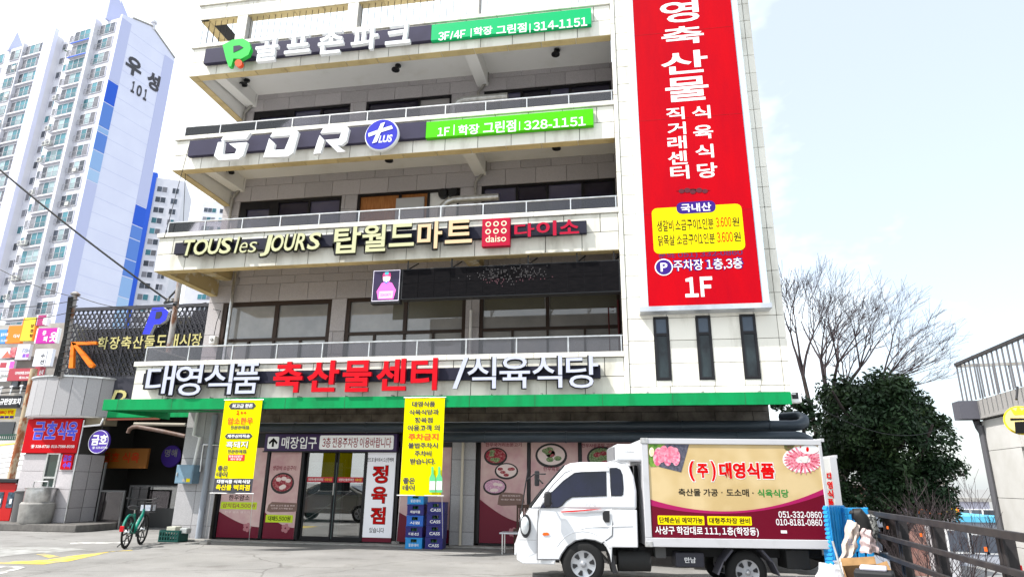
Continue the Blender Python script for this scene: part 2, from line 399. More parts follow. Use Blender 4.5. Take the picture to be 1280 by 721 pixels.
# storey 3 (between slabs B and C)
wood=mat('orange_wood_board',(.42,.17,.05),.5,c2=(.30,.11,.03),sc=3,streak=(8,1,1))
wall_floor(7.7,10.42,[(-11.3,-8.0,7.75,9.62),(-7.5,-4.4,8.1,9.66),(-3.74,.05,8.1,9.66)],[7.71,8.2,8.7,9.2,9.66,10.15,10.41])
window(-11.3,-10.1,7.75,9.62,frame,[(1,gblue)],'door',.22)
window(-10.1,-8.0,8.1,9.62,frame,[(.5,gdark),(1,gblue)])
w3=window(-7.5,-4.4,8.1,9.66,frame,[(.42,wood),(.7,wood),(1,white)])
window(-3.74,.05,8.1,9.66,frame,[(.27,gblue),(.5,gdark),(.76,gblue),(1,gdark)])
MB().box(-6.3,-5.45,YW+.02,YW+.09,8.2,9.45).build('louvre_panel',mat('silver_panel',(.5,.51,.53),.35,metal=.3),w3,pos=(-6,YW,9))
fan=MB()
for fx in(-4.88,-4.58): fan.lathe([(.05,-.05),(.13,-.05),(.15,.02),(.15,.1)],(fx,YW-.02,9.5),'y',18)
fan.build('vent_fan',black,w3,pos=(-4.7,YW,9.5),smooth=True)
# storey 2 (between slabs C and D)
wall_floor(4.3,7.5,[(-11.37,-8.0,4.55,6.45),(-7.55,-4.1,4.55,6.45),(-3.71,.06,4.55,6.42)],[4.31,4.85,5.5,6.45,6.98,7.22,7.49])
olive=mat('olive_roller_blind',(.085,.075,.04),.35,spec=.6,c2=(.07,.06,.03),sc=2)
wa=window(-11.37,-8.0,4.55,6.45,brownf,[(.5,gpale),(1,gpale)],rail=5.33,lower=[.27,.5,.74],fw=.12)
wb=window(-7.55,-4.1,4.55,6.45,brownf,[(.5,gpale),(1,gpale)],rail=5.43,lower=[.25,.5,.74],fw=.1)
wc=window(-3.71,.06,4.55,6.42,brownf,[(.49,gpale),(1,gpale)],rail=5.43,lower=[.24,.49,.75],fw=.09)
for par,x0,x1,z in((wb,-5.75,-4.2,5.82),(wb,-6.2,-5.85,5.8),(wc,-3.6,-1.95,5.98),(wc,-1.8,-.0,5.95)):
    MB().box(x0,x1,YW+.088,YW+.096,z,6.34).build('roller_blind',olive,par,pos=(x0,YW,z))
MB().tube([(.0,YW-.1,4.6),(.0,YW-.1,6.1)],.03,6).tube([(-.25,YW-.1,4.6),(-.25,YW-.1,5.9),(-.1,YW-.1,5.9)],.02,6).build('red_pipe',mat('dark_red_paint',(.12,.02,.025),.5),B,pos=(0,YW-.1,4.6))
# --- balcony slabs ---
def balcony(zb,zt,tiled=True,ltop=.0,lampx=(),beams=(-11.55,-3.95),deep=None,sm=soff,bl=True,xr=XR):
    sz=zt-.14
    s=MB(); s.box(XL+.03,xr,YF+.03,YW+.04,sz,zt-.03)                 # floor slab
    s.box(XL+.03,xr,YF+.03,YF+.24,zb+.03,sz)                        # front downstand
    s.box(XL+.03,XL+.24,YF+.24,YW+.04,zb+.03,sz)                    # side downstand
    o=s.build('balcony_slab',sm,B,pos=(-6,YF+.03,zb))
    mid=zb+(zt-.12-zb)*.5
    j=MB().box(XL+.02,xr,YF+.02,YF+.03,zb+.02,zt-.02).build('joint_backing',joint,o,pos=(-6,YF,zb))
    tiles('fascia_tile',cream if zb>7 else creamd,o,'y',YF,YF+.021,seq(XL,xr,.87),[zb,mid,zt-.12],off=.435,gap=.015)
    tiles('lip_tile',lipm,o,'z',zb,zb+.02,seq(XL+.24,xr,.87),[YF+.001,YF+.25],gap=.015)
    tiles('lip_tile',lipm,o,'z',zb,zb+.02,[XL+.001,XL+.25],seq(YF+.26,YW,.8),gap=.015)
    MB().prism([(XL+.004,YF+.004),(XL+.235,YF+.004),(XL+.235,YF+.25),(XL+.004,YF+.25)],zb,zb+.02,'z').build('lip_tile',lipm,o,pos=(XL+.1,YF+.1,zb))
    for y0,y1 in((YF+.022,YF+.85),(YF+.855,YF+1.6),(YF+1.61,YW)):
        for a,b in((zb,mid),(mid,zt-.12)): piece('side_tile',cream,o,XL,XL+.03,y0+.004,y1-.004,a+.004,b-.004)
    x=XL-.05                                                        # coping stones
    while x<xr-.02:
        x2=min(x+1.0,xr+.01); piece('coping_stone',cream,o,x+.003,x2-.003,YF-.05,YF+.22,zt-.115,zt); x=x2
    for y0,y1 in((YF+.225,YF+1.2),(YF+1.2,YW)): piece('coping_stone',cream,o,XL-.05,XL+.2,y0+.003,y1-.003,zt-.115,zt)
    for bx in beams:
        bm=MB(); bm.prism([(YF+.2,sz),(YF+.2,zb+.34),(YW+.05,sz-.42),(YW+.05,sz)],bx,bx+.34,'x').build('bracket_beam',sm,o,pos=(bx,YW,sz))
    for lx in lampx:
        l=MB(); l.lathe([(.02,.0),(.09,0),(.09,-.05),(.02,-.06)],(lx,15.72,sz),'z',12); lo=l.build('soffit_lamp',black,o,pos=(lx,15.72,sz),smooth=True)
        l=MB(); l.tube([(lx,15.72,sz-.05),(lx-.02,15.64,sz-.2)],.05,8); l.lathe([(.04,.0),(.12,-.05),(.12,-.09),(.10,-.09),(.085,-.04)],(lx-.03,15.62,sz-.16),'z',14); l.build('lamp_head',black,lo,pos=(lx,15.62,sz-.2),smooth=True)
    return o
def railing(zt,h,x0,n,posts):
    r=MB(); r.bar((x0,YF+.08,zt+h),(XR,YF+.08,zt+h),.032,.028); r.bar((x0,YF+.08,zt+h),(x0,YW,zt+h),.045,.035)
    o=r.build('guard_rail',steel,B,pos=(x0,YF+.08,zt))
    for i in range(n+1):
        x=x0+(XR-.04-x0)*i/n; MB().box(x-.014,x+.014,YF+.065,YF+.095,zt,zt+h).build('post',steel,o,pos=(x,YF+.08,zt))
        if i<n:
            x2=x0+(XR-.04-x0)*(i+1)/n; MB().box(x+.025,x2-.025,YF+.076,YF+.084,zt+.01,zt+h-.02).build('glass_panel',gsmoke,o,pos=(x,YF+.08,zt))
    MB().box(x0-.004,x0+.004,YF+.1,YW-.05,zt+.01,zt+h-.02).build('glass_panel',gsmoke,o,pos=(x0,YF+.08,zt))
sA=balcony(12.49,13.53,lampx=(-11.1,-6.2,-1.45))
sB=balcony(9.53,10.55,lampx=(-11.1,-6.2,-1.45))
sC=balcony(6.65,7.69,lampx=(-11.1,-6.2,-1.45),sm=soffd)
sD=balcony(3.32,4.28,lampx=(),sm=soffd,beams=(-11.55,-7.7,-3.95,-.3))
railing(10.55,.35,-11.7,11,0); railing(7.69,.34,-11.7,11,0); railing(4.28,.38,-11.7,10,0)
# --- open frame above slab A ---
t=MB(); t.box(XL+.03,XR,YF+.03,YF+.3,14.45,14.9); t.box(XL+.03,XL+.3,YF+.3,YW+1,14.45,14.9); tb=t.build('top_beam',joint,B,pos=(-6,YF,14.45))
tiles('fascia_tile',cream,tb,'y',YF,YF+.03,seq(XL,XR,.87),[14.42,14.9],gap=.012)
tiles('lip_tile',lipm,tb,'z',14.42,14.45,seq(XL+.3,XR,.87),[YF+.03,YF+.3],gap=.012); tiles('lip_tile',lipm,tb,'z',14.42,14.45,[XL+.02,XL+.3],seq(YF+.1,YW+1,.8),gap=.012)
x=XL-.05
while x<XR: piece('coping_stone',cream,tb,x,min(x+1,XR)-.006,YF-.05,YF+.3,14.9,14.97); x+=1
t=MB(); t.box(XL+.03,XR,YF+.03,YF+.3,14.97,16.4).build('parapet',joint,B,pos=(-6,YF,14.97)); tiles('fascia_tile',cream,tb,'y',YF,YF+.03,seq(XL,XR,.87),[14.97,15.45,15.93,16.4],off=.43,gap=.012)
pw=mat('pale_lavender_wall',(.42,.44,.58),.7)
for px_ in(-10.6,-7.2,-3.72,-.3):
    c=MB().box(px_+.01,px_+.31,YF+.01,YF+.3,13.53,14.45).build('column',cream,B,pos=(px_,YF,13.53))
    MB().box(px_+.315,px_+.325,YF+.01,YF+.3,13.53,14.44).build('side_lining',pipem,c,pos=(px_,YF,13.6))
rods=MB(); x=XL+.1
while x<XR-.05:
    if not any(q-.02<x<q+.34 for q in(-10.6,-7.2,-3.72,-.3)): rods.tube([(x,YF+.12,13.5),(x,YF+.12,14.45)],.009,4,False)
    x+=.19
y=YF+.3
while y<YW+1: rods.tube([(XL+.12,y,13.5),(XL+.12,y,14.45)],.009,4,False); y+=.25
rods.build('bird_rods',frame,B,pos=(-6,YF,13.5))
MB().box(-11.6,-10.2,YW+.6,YW+.8,13.5,15.0).box(-11.6,-11.4,YW+.8,YW+1.5,13.5,15).build('stair_wall',pw,B,pos=(-11,YW+.6,13.5))
# --- tower ---
tw=MB().box(XR+.03,TX-.03,YF+.02,YW+.3,3.35,17).build('tower',joint,B,pos=(1.8,YF,3.35))
tiles('pilaster_tile',cream,tw,'y',YF-.035,YF+.02,[XR,XR+.11],seq(3.36,17,1.02),gap=.01)
WIN=[(.755,1.075,3.64,5.03),(1.655,1.965,3.64,5.03),(2.575,2.895,3.64,5.03)]
zs=[3.36,3.5,4.0,4.5,5.0]; z=5.0
while z<16.5: z+=.5; zs.append(z)
for j in range(len(zs)-1):
    a,b=zs[j],zs[j+1]
    xs=[XR+.11,.755,1.075,1.655,1.965,2.575,2.895,TX-.16,TX] if 3.4<a<5 else [XR+.11,1.04,1.95,2.87,TX-.16,TX]
    if 3.4<a<3.6 or True:
        for i in range(len(xs)-1):
            p,q=xs[i],xs[i+1]
            if any(w[0]-.01<(p+q)/2<w[1]+.01 and w[2]<(a+b)/2<w[3] for w in WIN): continue
            if 5.4<a and .75<(p+q)/2<2.9 : continue
            piece('tower_tile',cream,tw,p+.005,q-.005,YF-.01+random.uniform(-.0015,.0015),YF+.02,a+.005,b-.005)
for w in WIN:
    piece('tower_tile',cream,tw,w[0]+.005,w[1]-.005,YF-.01,YF+.02,3.505,w[2]-.01)
    f=MB(); x0,x1,z0,z1=w; zt_=z1-.4
    f.box(x0,x0+.05,YF-.03,YF+.06,z0,z1).box(x1-.05,x1,YF-.03,YF+.06,z0,z1).box(x0+.05,x1-.05,YF-.03,YF+.06,z0,z0+.05).box(x0+.05,x1-.05,YF-.03,YF+.06,z1-.05,z1).box(x0+.05,x1-.05,YF-.03,YF+.06,zt_-.03,zt_+.03)
    fo=f.build('slit_window',frame,B,pos=(x0,YF,z0))
    MB().box(x0+.05,x1-.05,YF-.005,YF+.004,zt_+.03,z1-.05).build('pane',mat('blue_grey_glass',(.05,.07,.10),.05,spec=.4),fo,pos=(x0,YF,z0))
    MB().box(x0+.05,x1-.05,YF-.005,YF+.004,z0+.05,zt_-.03).build('pane',mat('dark_slit_glass',(.008,.01,.013),.05,spec=.3,c2=(.03,.045,.05),sc=2.5,streak=(1,1,.6)),fo,pos=(x0,YF,z0))
MB().box(TX-.02,TX+.07,YF+.5,YF+.75,6,17).build('side_duct',white,tw,pos=(TX,YF+.6,6))
# --- downpipes, ducts ---
def pipe(pts,r,m=pipem,name='downpipe',par=B,n=8): return MB().tube(pts,r,n).build(name,m,par,pos=pts[0],smooth=True)
for zt_,zb_ in((13.35,10.6),(10.38,7.75)):
    for x in(-11.25,-3.62): pipe([(x,YW-.1,zt_),(x,YW-.1,zt_-.28),(x-.28,YW-.08,zt_-.62),(x-.28,YW-.08,zb_)],.045)
pipe([(-11.05,YW-.1,7.45),(-11.05,YW-.1,4.3)],.05,steel); pipe([(-3.92,YW-.1,5.95),(-3.92,YW-.1,4.3)],.04,white)
for z,x1 in((12.12,-2.9),(8.98,-3.1)):
    pipe([(x1-1.65,15.9,z-.9),(x1-1.6,15.9,z-.2),(x1-1.45,15.9,z-.05),(x1-1.25,15.9,z),(x1,15.9,z)],.10,galv,'exhaust_duct',n=14)
# --- ground storey ---
wall_floor(-.1,3.4,[(-10.73,-4.32,.0,2.72),(-3.66,3.3,0,2.56)],[2.72,3.22,3.39],m=darkt)
MB().box(XL,TX,YW+.041,YW+.3,-.3,-.1).build('plinth',conc,B,pos=(-4,YW,-.2))
def pier(x0,x1,m,n=1,z1=2.72):
    o=MB().box(x0+.01,x1-.01,YW-.10,YW+.04,-.05,z1).build('pier',joint,B,pos=(x0,YW,0))
    us=seq(x0,x1,(x1-x0)/n)
    for a,b in zip([-.05,.34,1.2,2.05],[.34,1.2,2.05,z1]):
        for i in range(n): piece('stone_panel',m,o,us[i]+.004,us[i+1]-.004,YW-.13,YW-.10,a+.004,b-.004)
pier(-11.87,-10.74,granl,2,3.4); pier(-4.30,-3.68,granl,2)
pipe([(-4.0,YW-.2,2.9),(-4.0,YW-.2,.0)],.035,mat('beige_pipe',(.55,.5,.4),.5))
pipe([(-11.0,YW-.2,3.2),(-11.0,YW-.2,.0)],.075,mat('blue_grey_pipe',(.30,.33,.38),.5),n=12)
pipe([(-11.55,YW-.2,3.3),(-11.55,YW-.22,2.65),(-11.35,YW-.22,2.6),(-11.42,YW-.22,1.75)],.04,white)
pipe([(-11.2,YW-.22,1.7),(-11.2,YW-.22,2.4),(-10.6,YW-.22,2.4)],.03,steel)
# awning
aw=MB(); aw.box(-12.4,3.4,YF-.22,YF-.185,3.08,3.335); aw.box(-12.4,-12.37,YF-.185,YW-.2,3.08,3.3); ao=aw.build('awning_fascia',green_aw,B,pos=(-4,YF,3.1),bevel=.004)
MB().add([(-12.37,YF-.08,3.10),(-10.6,YF-.08,3.10),(-10.6,YW-.3,3.26),(-12.37,YW-.3,3.26),(-12.37,YF-.08,3.12),(-10.6,YF-.08,3.12),(-10.6,YW-.3,3.28),(-12.37,YW-.3,3.28)],[(0,1,2,3),(4,5,6,7),(0,1,5,4),(2,3,7,6),(1,2,6,5),(0,3,7,4)]).build('awning_soffit',green_aw,ao,pos=(-11,15,3.1))
MB().box(-12.37,TX,YF-.185,YF,3.28,3.31).build('awning_flashing',steel,ao,pos=(-4,YF,3.28))
for i in range(11): MB().box(-12.0+i*1.45,-11.994+i*1.45,YF-.2225,YF-.22,3.085,3.33).build('panel_seam',joint,ao,pos=(-12+i*1.45,YF,3.1))
for i in range(14): MB().box(-11.9+i*1.13,-11.86+i*1.13,YF-.2,YF-.03,3.336,3.37).build('bracket',conc,ao,pos=(-11.9+i*1.13,YF,3.35))
MB().box(3.41,3.62,YF-.12,YF+.1,3.13,3.4).build('speaker_box',white,B,pos=(3.5,YF,3.2),bevel=.01)
MB().box(3.44,3.56,YF-.125,YF-.119,3.2,3.33).build('speaker_grille',black,B,pos=(3.5,YF,3.2))
# big ducts under the awning
dd=mat('dark_blue_grey_duct',(.030,.042,.055),.4,c2=(.05,.062,.075),sc=4,metal=.2,streak=(.4,4,4))
def duct(x0,x1,z,y,r,elbow):
    pts=[(x0,y,z),(x1,y,z)]
    if elbow=='back': pts+=[(x1+.15,y+.03,z+.02),(x1+.28,y+.12,z+.08),(x1+.33,y+.28,z+.17),(x1+.25,y+.45,z+.25),(x1-.05,y+.75,z+.25)]
    else: pts+=[(x1+.12,y+.02,z-.02),(x1+.24,y+.1,z-.07),(x1+.3,y+.25,z-.12),(x1+.3,y+.7,z-.12)]
    o=MB().tube(pts,r,18).build('duct',dd,B,pos=(x0,y,z),smooth=True)
    x=x0+1
    while x<x1: MB().tube([(x-.02,y,z),(x+.02,y,z)],r+.012,18).build('duct_band',dd,o,pos=(x,y,z)); x+=1.95
duct(P(325,533,15.9).x,P(990,527,15.9).x,P(700,533,15.9).z,15.9,.125,'back')
duct(P(556,547,15.6).x,P(996,545,15.6).x,P(700,546,15.6).z,15.6,.125,'fwd')
# --- shop front ---
sf=MB()
for x in(-10.73,-9.43,-8.43,-6.66,-5.79,-4.34,-3.66,-2.385,-1.1,.2,1.5,3.22): sf.box(x,x+.07,YW-.0,YW+.12,0,2.5)
sf.box(-10.73,-4.3,YW,YW+.12,2.36,2.72).box(-3.66,3.32,YW,YW+.12,2.5,2.56).box(-10.73,-4.3,YW,YW+.12,-.02,.05).box(-3.66,3.3,YW,YW+.12,-.02,.08)
sf.build('shop_front',frame,B,pos=(-8,YW,0))
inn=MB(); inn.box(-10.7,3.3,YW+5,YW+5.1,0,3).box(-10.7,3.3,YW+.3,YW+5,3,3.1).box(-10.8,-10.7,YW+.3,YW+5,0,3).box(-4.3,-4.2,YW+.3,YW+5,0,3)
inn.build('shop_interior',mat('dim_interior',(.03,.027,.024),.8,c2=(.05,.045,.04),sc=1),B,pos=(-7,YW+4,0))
for a,b in((-8.30,-7.48),(-7.45,-6.66)):
    d=MB().box(a,b,YW+.05,YW+.09,.05,.14).box(a,b,YW+.05,YW+.09,2.26,2.33).box(a,a+.04,YW+.05,YW+.09,.14,2.26).box(b-.04,b,YW+.05,YW+.09,.14,2.26).build('sliding_door',frame,B,pos=(a,YW,0))
    MB().box(a+.04,b-.04,YW+.066,YW+.074,.14,2.26).build('pane',gclear,d,pos=(a,YW,0))
    MB().box(a+.04,b-.04,YW+.06,YW+.064,1.47,1.60).build('red_strip',mat('red_vinyl',(.5,.02,.04),.4),d,pos=(a,YW,1.5))
    wv=mat('white_vinyl',(.8,.8,.8),.4); yv=mat('yellow_vinyl',(.85,.65,.05),.4)
    put_text('대영축산물센타매장',a+.08,a+.5,1.50,1.57,YW+.057,wv,d); put_text('식육식당',a+.53,b-.08,1.50,1.57,YW+.057,yv,d)
MB().box(-7.5,-7.47,YW+.02,YW+.05,1.15,1.45).build('door_handle',steel,B,pos=(-7.5,YW,1.2))
# cold cabinet and shelves seen through the door
cb=thing('display_cabinet','pale glass display cabinet standing just inside the shop entrance','cabinet',(-8.0,YW+1.2,0))
MB().box(-8.6,-7.95,YW+.9,YW+1.6,0,2.0).build('cabinet_body',mat('pale_blue_cabinet',(.42,.58,.58),.3,emit=.12),cb)
c_=MB(); 
for z in(.3,.7,1.1,1.5,1.85): c_.box(-7.9,-7.2,YW+1.1,YW+1.6,z,z+.03)
for x in(-7.92,-7.2): 
    for y in(1.1,1.6): c_.box(x,x+.03,YW+y,YW+y+.03,0,2.1)
c_.build('rack',steel,cb)
# ================= signs on the facade =================
lw=mat('white_letter_face',(.80,.82,.84),.35); lwl=mat('lavender_white_face',(.47,.49,.60),.45,spec=.15)
lside=mat('dark_letter_side',(.03,.03,.045),.4); purp=mat('purple_grey_board',(.045,.042,.075),.65,spec=.12,c2=(.04,.037,.065),sc=2)
navy=mat('dark_navy_board',(.015,.015,.03),.6,spec=.2); gre1=mat('emerald_panel',(.0,.40,.13),.5,spec=.15); gre2=mat('lime_green_panel',(.07,.50,.0),.5,spec=.12)
plogo=mat('bright_green_paint',(.03,.55,.07),.3); orb=mat('orange_red_paint',(.75,.08,.02),.3); blu=mat('royal_blue_paint',(.03,.035,.42),.5,spec=.12)
redl=mat('red_letter_face',(.55,.0,.008),.45,spec=.15); redside=mat('deep_red_side',(.30,.0,.01),.4); crim=mat('crimson_panel',(.40,.003,.03),.5,spec=.15)
creaml=mat('cream_yellow_face',(.50,.50,.30),.45,spec=.15); olside=mat('dark_olive_side',(.05,.05,.02),.4); peach=mat('peach_face',(.66,.46,.28),.45,spec=.15)
wprint=mat('white_print',(.80,.80,.80),.5); bprint=mat('black_print',(.01,.01,.01),.6,spec=.1); rprint=mat('red_print',(.60,.002,.002),.6,spec=.1)
YS=YF-.14
def board(par,name,m,x0,x1,z0,z1,y0,y1): return MB().box(x0,x1,y0,y1,z0,z1).build(name,m,par,pos=(x0,y0,z0),bevel=.006)
# -- top sign
s1=thing('shop_sign','highest purple grey sign board with green P logo, white Korean letters and emerald end panel','sign',(-8,YF,12.8))
board(s1,'backing_board',purp,-11.34,-4.66,12.78,13.27,YS,YF-.02); ge=board(s1,'end_panel',gre1,-4.655,-.40,12.76,13.26,YS-.005,YF-.02)
for ch,b in zip('골프존파크',[(322,50,349.5,79),(359,46,390,69),(400,41,431,70),(441,36.6,474,65),(484,32,514.5,58)]): ptext(ch,*b,YF-.42,lw,s1,name='letter',depth=.11,off=.02)
poly_letter([[(250,370),(330,328),(415,316),(465,345),(482,400),(462,450),(400,485),(340,480),(320,545),(300,548),(280,490)],],YF-.42,.12,plogo,s1,'logo',(240,0,6.556))
poly_letter([[(338,378),(390,372),(420,390),(385,412),(338,432)]],YF-.43,.02,purp,s1,'logo_counter',(240,0,6.556))
poly_letter([[(380+30*math.cos(t*.524),518+30*math.sin(t*.524)) for t in range(12)]],YF-.44,.10,orb,s1,'logo_dot',(240,0,6.556))
for t,b in(('3F/4F',(548,39,581.6,49.5)),('|',(588.4,36,589.4,47)),('학장',(592,33.7,615.5,44.3)),('그린점',(620.5,30.5,658,42)),('|',(662,30,663,41)),('314-1151',(667,25,734,36))): ptext(t,*b,YS-.008,wprint,s1,off=.02)
# -- second sign
s2=thing('shop_sign','purple grey sign board with big white GDR letters, blue disc and lime green panel','sign',(-8,YF,9.9))
board(s2,'backing_board',purp,-11.34,-4.66,9.86,10.33,YS,YF-.02); board(s2,'end_panel',gre2,-4.655,-.42,9.84,10.30,YS-.005,YF-.02)
Z7=(270,130,6.095)
poly_letter([[(62,235),(262,218),(228,265),(38,278)],[(15,292),(62,288),(48,385),(143,378),(158,345),(98,302),(236,292),(205,392),(170,420),(20,428),(-15,395)]],YF-.42,.10,lw,s2,zoom=Z7)
poly_letter([[(412,250),(440,203),(602,190),(629,214),(587,370),(547,400),(360,407),(405,262),(447,300),(432,352),(522,346),(568,238)]],YF-.42,.10,lw,s2,zoom=Z7)
poly_letter([[(795,222),(825,172),(985,160),(1014,188),(992,282),(958,312),(922,316),(985,362),(925,366),(832,275),(938,265),(958,210)],[(790,238),(825,275),(795,375),(742,380),(775,275)]],YF-.42,.10,lw,s2,zoom=Z7)
x0,x1,z0,z1=PR(456,148,498,189,YF-.40); cx,cz,rr=(x0+x1)/2,(z0+z1)/2,(x1-x0)/2
MB().lathe([(rr*.97,-.0),(rr,-.02),(rr,-.1),(rr*.95,-.12)],(cx,YF-.28,cz),'y',36).build('disc_rim',lw,s2,pos=(cx,YF-.3,cz))
MB().lathe([(rr*.93,0),(rr*.93,-.015)],(cx,YF-.40,cz),'y',36).build('disc_face',blu,s2,pos=(cx,YF-.4,cz))
MB().prism([(cx-.33,cz-.05),(cx+.02,cz+.06),(cx+.30,cz+.13),(cx+.26,cz+.22),(cx-.02,cz+.15),(cx-.35,cz+.05)],YF-.425,YF-.415,'y').prism([(cx-.03,cz+.30),(cx+.08,cz+.33),(cx-.1,cz-.22),(cx-.22,cz-.25)],YF-.43,YF-.4255,'y').build('plus_mark',lw,s2,pos=(cx,YF-.42,cz))
ptext('LUS',474,169,490,178,YF-.416,lw,s2,off=.03,shear=.15)
for t,b in(('1F',(547,159.5,562,170)),('|',(567,156,568,169)),('학장',(572.7,155.8,599,168.5)),('그린점',(604,151.5,645,166)),('|',(649,152,650,163)),('328-1151',(655,148.5,732,160))): ptext(t,*b,YS-.008,wprint,s2,off=.02)
# -- third sign
s3=thing('shop_sign','dark bar sign with cream, olive and peach letters and a square crimson panel','sign',(-6,YF,7.1))
board(s3,'backing_board',navy,-11.25,-.65,7.05,7.36,YS,YF-.02)
cm=[creaml,olside]; bk3=mat('black_letter_can',(.01,.01,.012),.5)
for ch,x0_,x1_ in(('T',230.5,244),('O',244.5,262),('U',262.5,276.5),('S',277.5,291.4)):
    k=(x0_-230)/300*17; halo_letters(ch,[(x0_,300-k+1,x1_,320.5-k)],YF-.24,cm,s3,.07,bk3,shear=.12)
for ch,x0_,x1_,h in(('l',297.5,300,20),('e',302,311.5,13),('s',313.5,323,13)): ptext(ch,x0_,317.5-h-(x0_-300)*.06,x1_,317.5-(x0_-300)*.06,YF-.24,cm,s3,name='letter',depth=.09,off=-.005,shear=.15)
for ch,x0_,x1_,e in(('J',329,340,5),('O',341,356,0),('U',357.5,370,0),('R',372,385,0),('S',387,402,0)):
    k=(x0_-330)*.055; halo_letters(ch,[(x0_,295-k,x1_,316+e-k)],YF-.24,cm,s3,.07,bk3,shear=.12)
halo_letters('탑월드',[(419,285,452,317.5),(454,282,483.6,315.5),(488,281,519,309)],YF-.24,cm,s3,.07,bk3)
halo_letters('마트',[(523,278,553.5,312),(557.6,276,591,305)],YF-.24,[peach,olside],s3,.07,bk3)
x0,x1,z0,z1=PR(602.5,273,637.5,307.5,YF-.24); board(s3,'square_panel',crim,x0,x1,z0,z1,YF-.24,YF-.1)
pk=mat('pale_cream_print',(.75,.62,.45),.5); dots=MB()
for r_ in(0,1):
    for c_ in range(3):
        cx,cz=x0+(x1-x0)*(.22+.28*c_),z0+(z1-z0)*(.80-.27*r_); o=ellipse(cx,cz,.068,.068,20); i_=ellipse(cx,cz,.04,.04,20); b=len(dots.v)
        dots.v+=[(a,YF-.245,c) for a,c in o+i_]; dots.f+=[(b+k,b+(k+1)%20,b+20+(k+1)%20,b+20+k) for k in range(20)]; dots.m+=[0]*20
tag(dots.build('ring_mark',pk,s3,pos=(x0,YF-.245,z0)))
put_text('daiso',x0+.09,x1-.09,z0+.10,z0+.27,YF-.245,pk,s3,off=.01)
pletters('다이소',[(643.6,281,668.6,298),(671,278,696,296.5),(700,276.5,724,294)],YF-.24,[crim,lside],s3,.09,off=.025)
# -- fourth sign
s4=thing('shop_sign','widest sign above the green awning with white and red Korean letters on a black bar','sign',(-6,YF,3.8))
board(s4,'backing_board',navy,-11.5,-.43,3.69,3.97,YS,YF-.02)
W4=[(185,457,220,494),(221,456,254,494.5),(257.5,455,292.5,493),(294,454,326,492)]
halo_letters('대영식품',W4,YF-.22,[lwl,lside],s4,.06,bk3,off=.010,grow=.022,dx=-1.6,dy=1.2)
pletters('축산물센터',[(344,452.5,380,491),(386,451,425,490),(430,451,465.5,490),(472,449,509,488.5),(515,448,547.6,488)],YF-.22,[redl,redside],s4,.08,off=.028)
poly_letter([[(580,446.5),(585.5,446.5),(571,485.5),(565.5,485.5)]],YF-.22,.08,[lwl,lside],s4)
halo_letters('식육식당',[(585,446.5,620.7,486),(625,445.5,663,485.5),(666,445,703,485),(708,444.5,748,485)],YF-.22,[lwl,lside],s4,.06,bk3,off=.008,grow=.02,dx=-.6,dy=.6)
# -- tall red sign
s5=thing('vertical_sign','tall red sign board with white writing and a yellow price panel on the tower','sign',(1.8,YF,5.1))
rs=mat('red_sign_face',(.47,.0,.006),.55,spec=.06,c2=(.36,.0,.008),sc=2.2,streak=(1,1,.25),lo=.35,hi=.8); pal=mat('pale_blue_frame',(.60,.70,.76),.25,metal=.35)
YR=YF-.30
board(s5,'sign_face',rs,.66,3.02,5.20,17,YR,YF-.03)
for zz_ in(7.35,9.75,12.15): MB().box(.662,3.018,YR-.0025,YR-.0005,zz_,zz_+.006).build('seam',mat('seam_dark_red',(.30,.0,.003),.6),s5,pos=(.66,YR,zz_))
f=MB().box(.49,.655,YR+.02,YF-.02,5.2,17).box(3.025,3.17,YR+.02,YF-.02,5.2,17); f.build('side_frame',pal,s5,pos=(.5,YR,5.2))
MB().box(.46,3.2,YR-.03,YF,5.08,5.195).build('bottom_ledge',mat('grey_ledge',(.34,.36,.40),.3,metal=.5,c2=(.6,.62,.65),sc=1.2),s5,pos=(.5,YR,5.1),bevel=.008)
Yt=YR-.004; ZA=lambda a,b,c,d:(780+a/3.005,b/3.005,780+c/3.005,d/3.005)
for ch,b in zip('영축산물',[(135,3,282,85),(140,100,300,167),(138,193,315,277),(155,290,318,380)]): ptext(ch,*ZA(*b),Yt,wprint,s5,off=.02)
ptext('대',820,-38,868,-6,Yt,wprint,s5,off=.02)
for ch,b in zip('직거래센터',[(158,404,227,450),(163,460,233,507),(163,512,235,560),(165,568,238,618),(174,622,245,673)]): ptext(ch,*ZA(*b),Yt,wprint,s5,off=.02)
for ch,b in zip('식육식당',[(255,398,325,447),(260,470,335,522),(268,543,337,594),(275,612,351,668)]): ptext(ch,*ZA(*b),Yt,wprint,s5,off=.02)
flat([(P(845,239,Yt).x,P(845,239,Yt).z),(P(866,236,Yt).x,P(866,236,Yt).z),(P(888,238,Yt).x,P(888,238,Yt).z),(P(866,240,Yt).x,P(866,240,Yt).z-.01)],Yt+.001,bprint,s5,'ornament')
for k,(ox,oy,r_) in enumerate(((852,239,3),(859,238,3.4),(866,240,3),(874,238,3.4),(881,239,3))):
    c=P(ox,oy,Yt); flat(ellipse(c.x,c.z,r_*.022,r_*.018,12),Yt,mat('dark_ornament',(.10,.01,.02),.5),s5,'ornament_leaf')
x0,x1,z0,z1=PR(815.8,257.5,929.5,315,Yt); yel=mat('yellow_print',(.85,.66,.0),.6,spec=.1); flat(rrect(x0,x1,z0,z1,.12),Yt,yel,s5,'price_panel')
x0,x1,z0,z1=PR(845.5,252,894.5,266.5,Yt); dblu=mat('indigo_print',(.04,.015,.20),.6,spec=.1); flat(rrect(x0,x1,z0,z1,.12),Yt-.003,dblu,s5,'heading_pill')
ptext('국내산',851,254,889,264.5,Yt-.008,wprint,s5,off=.02)
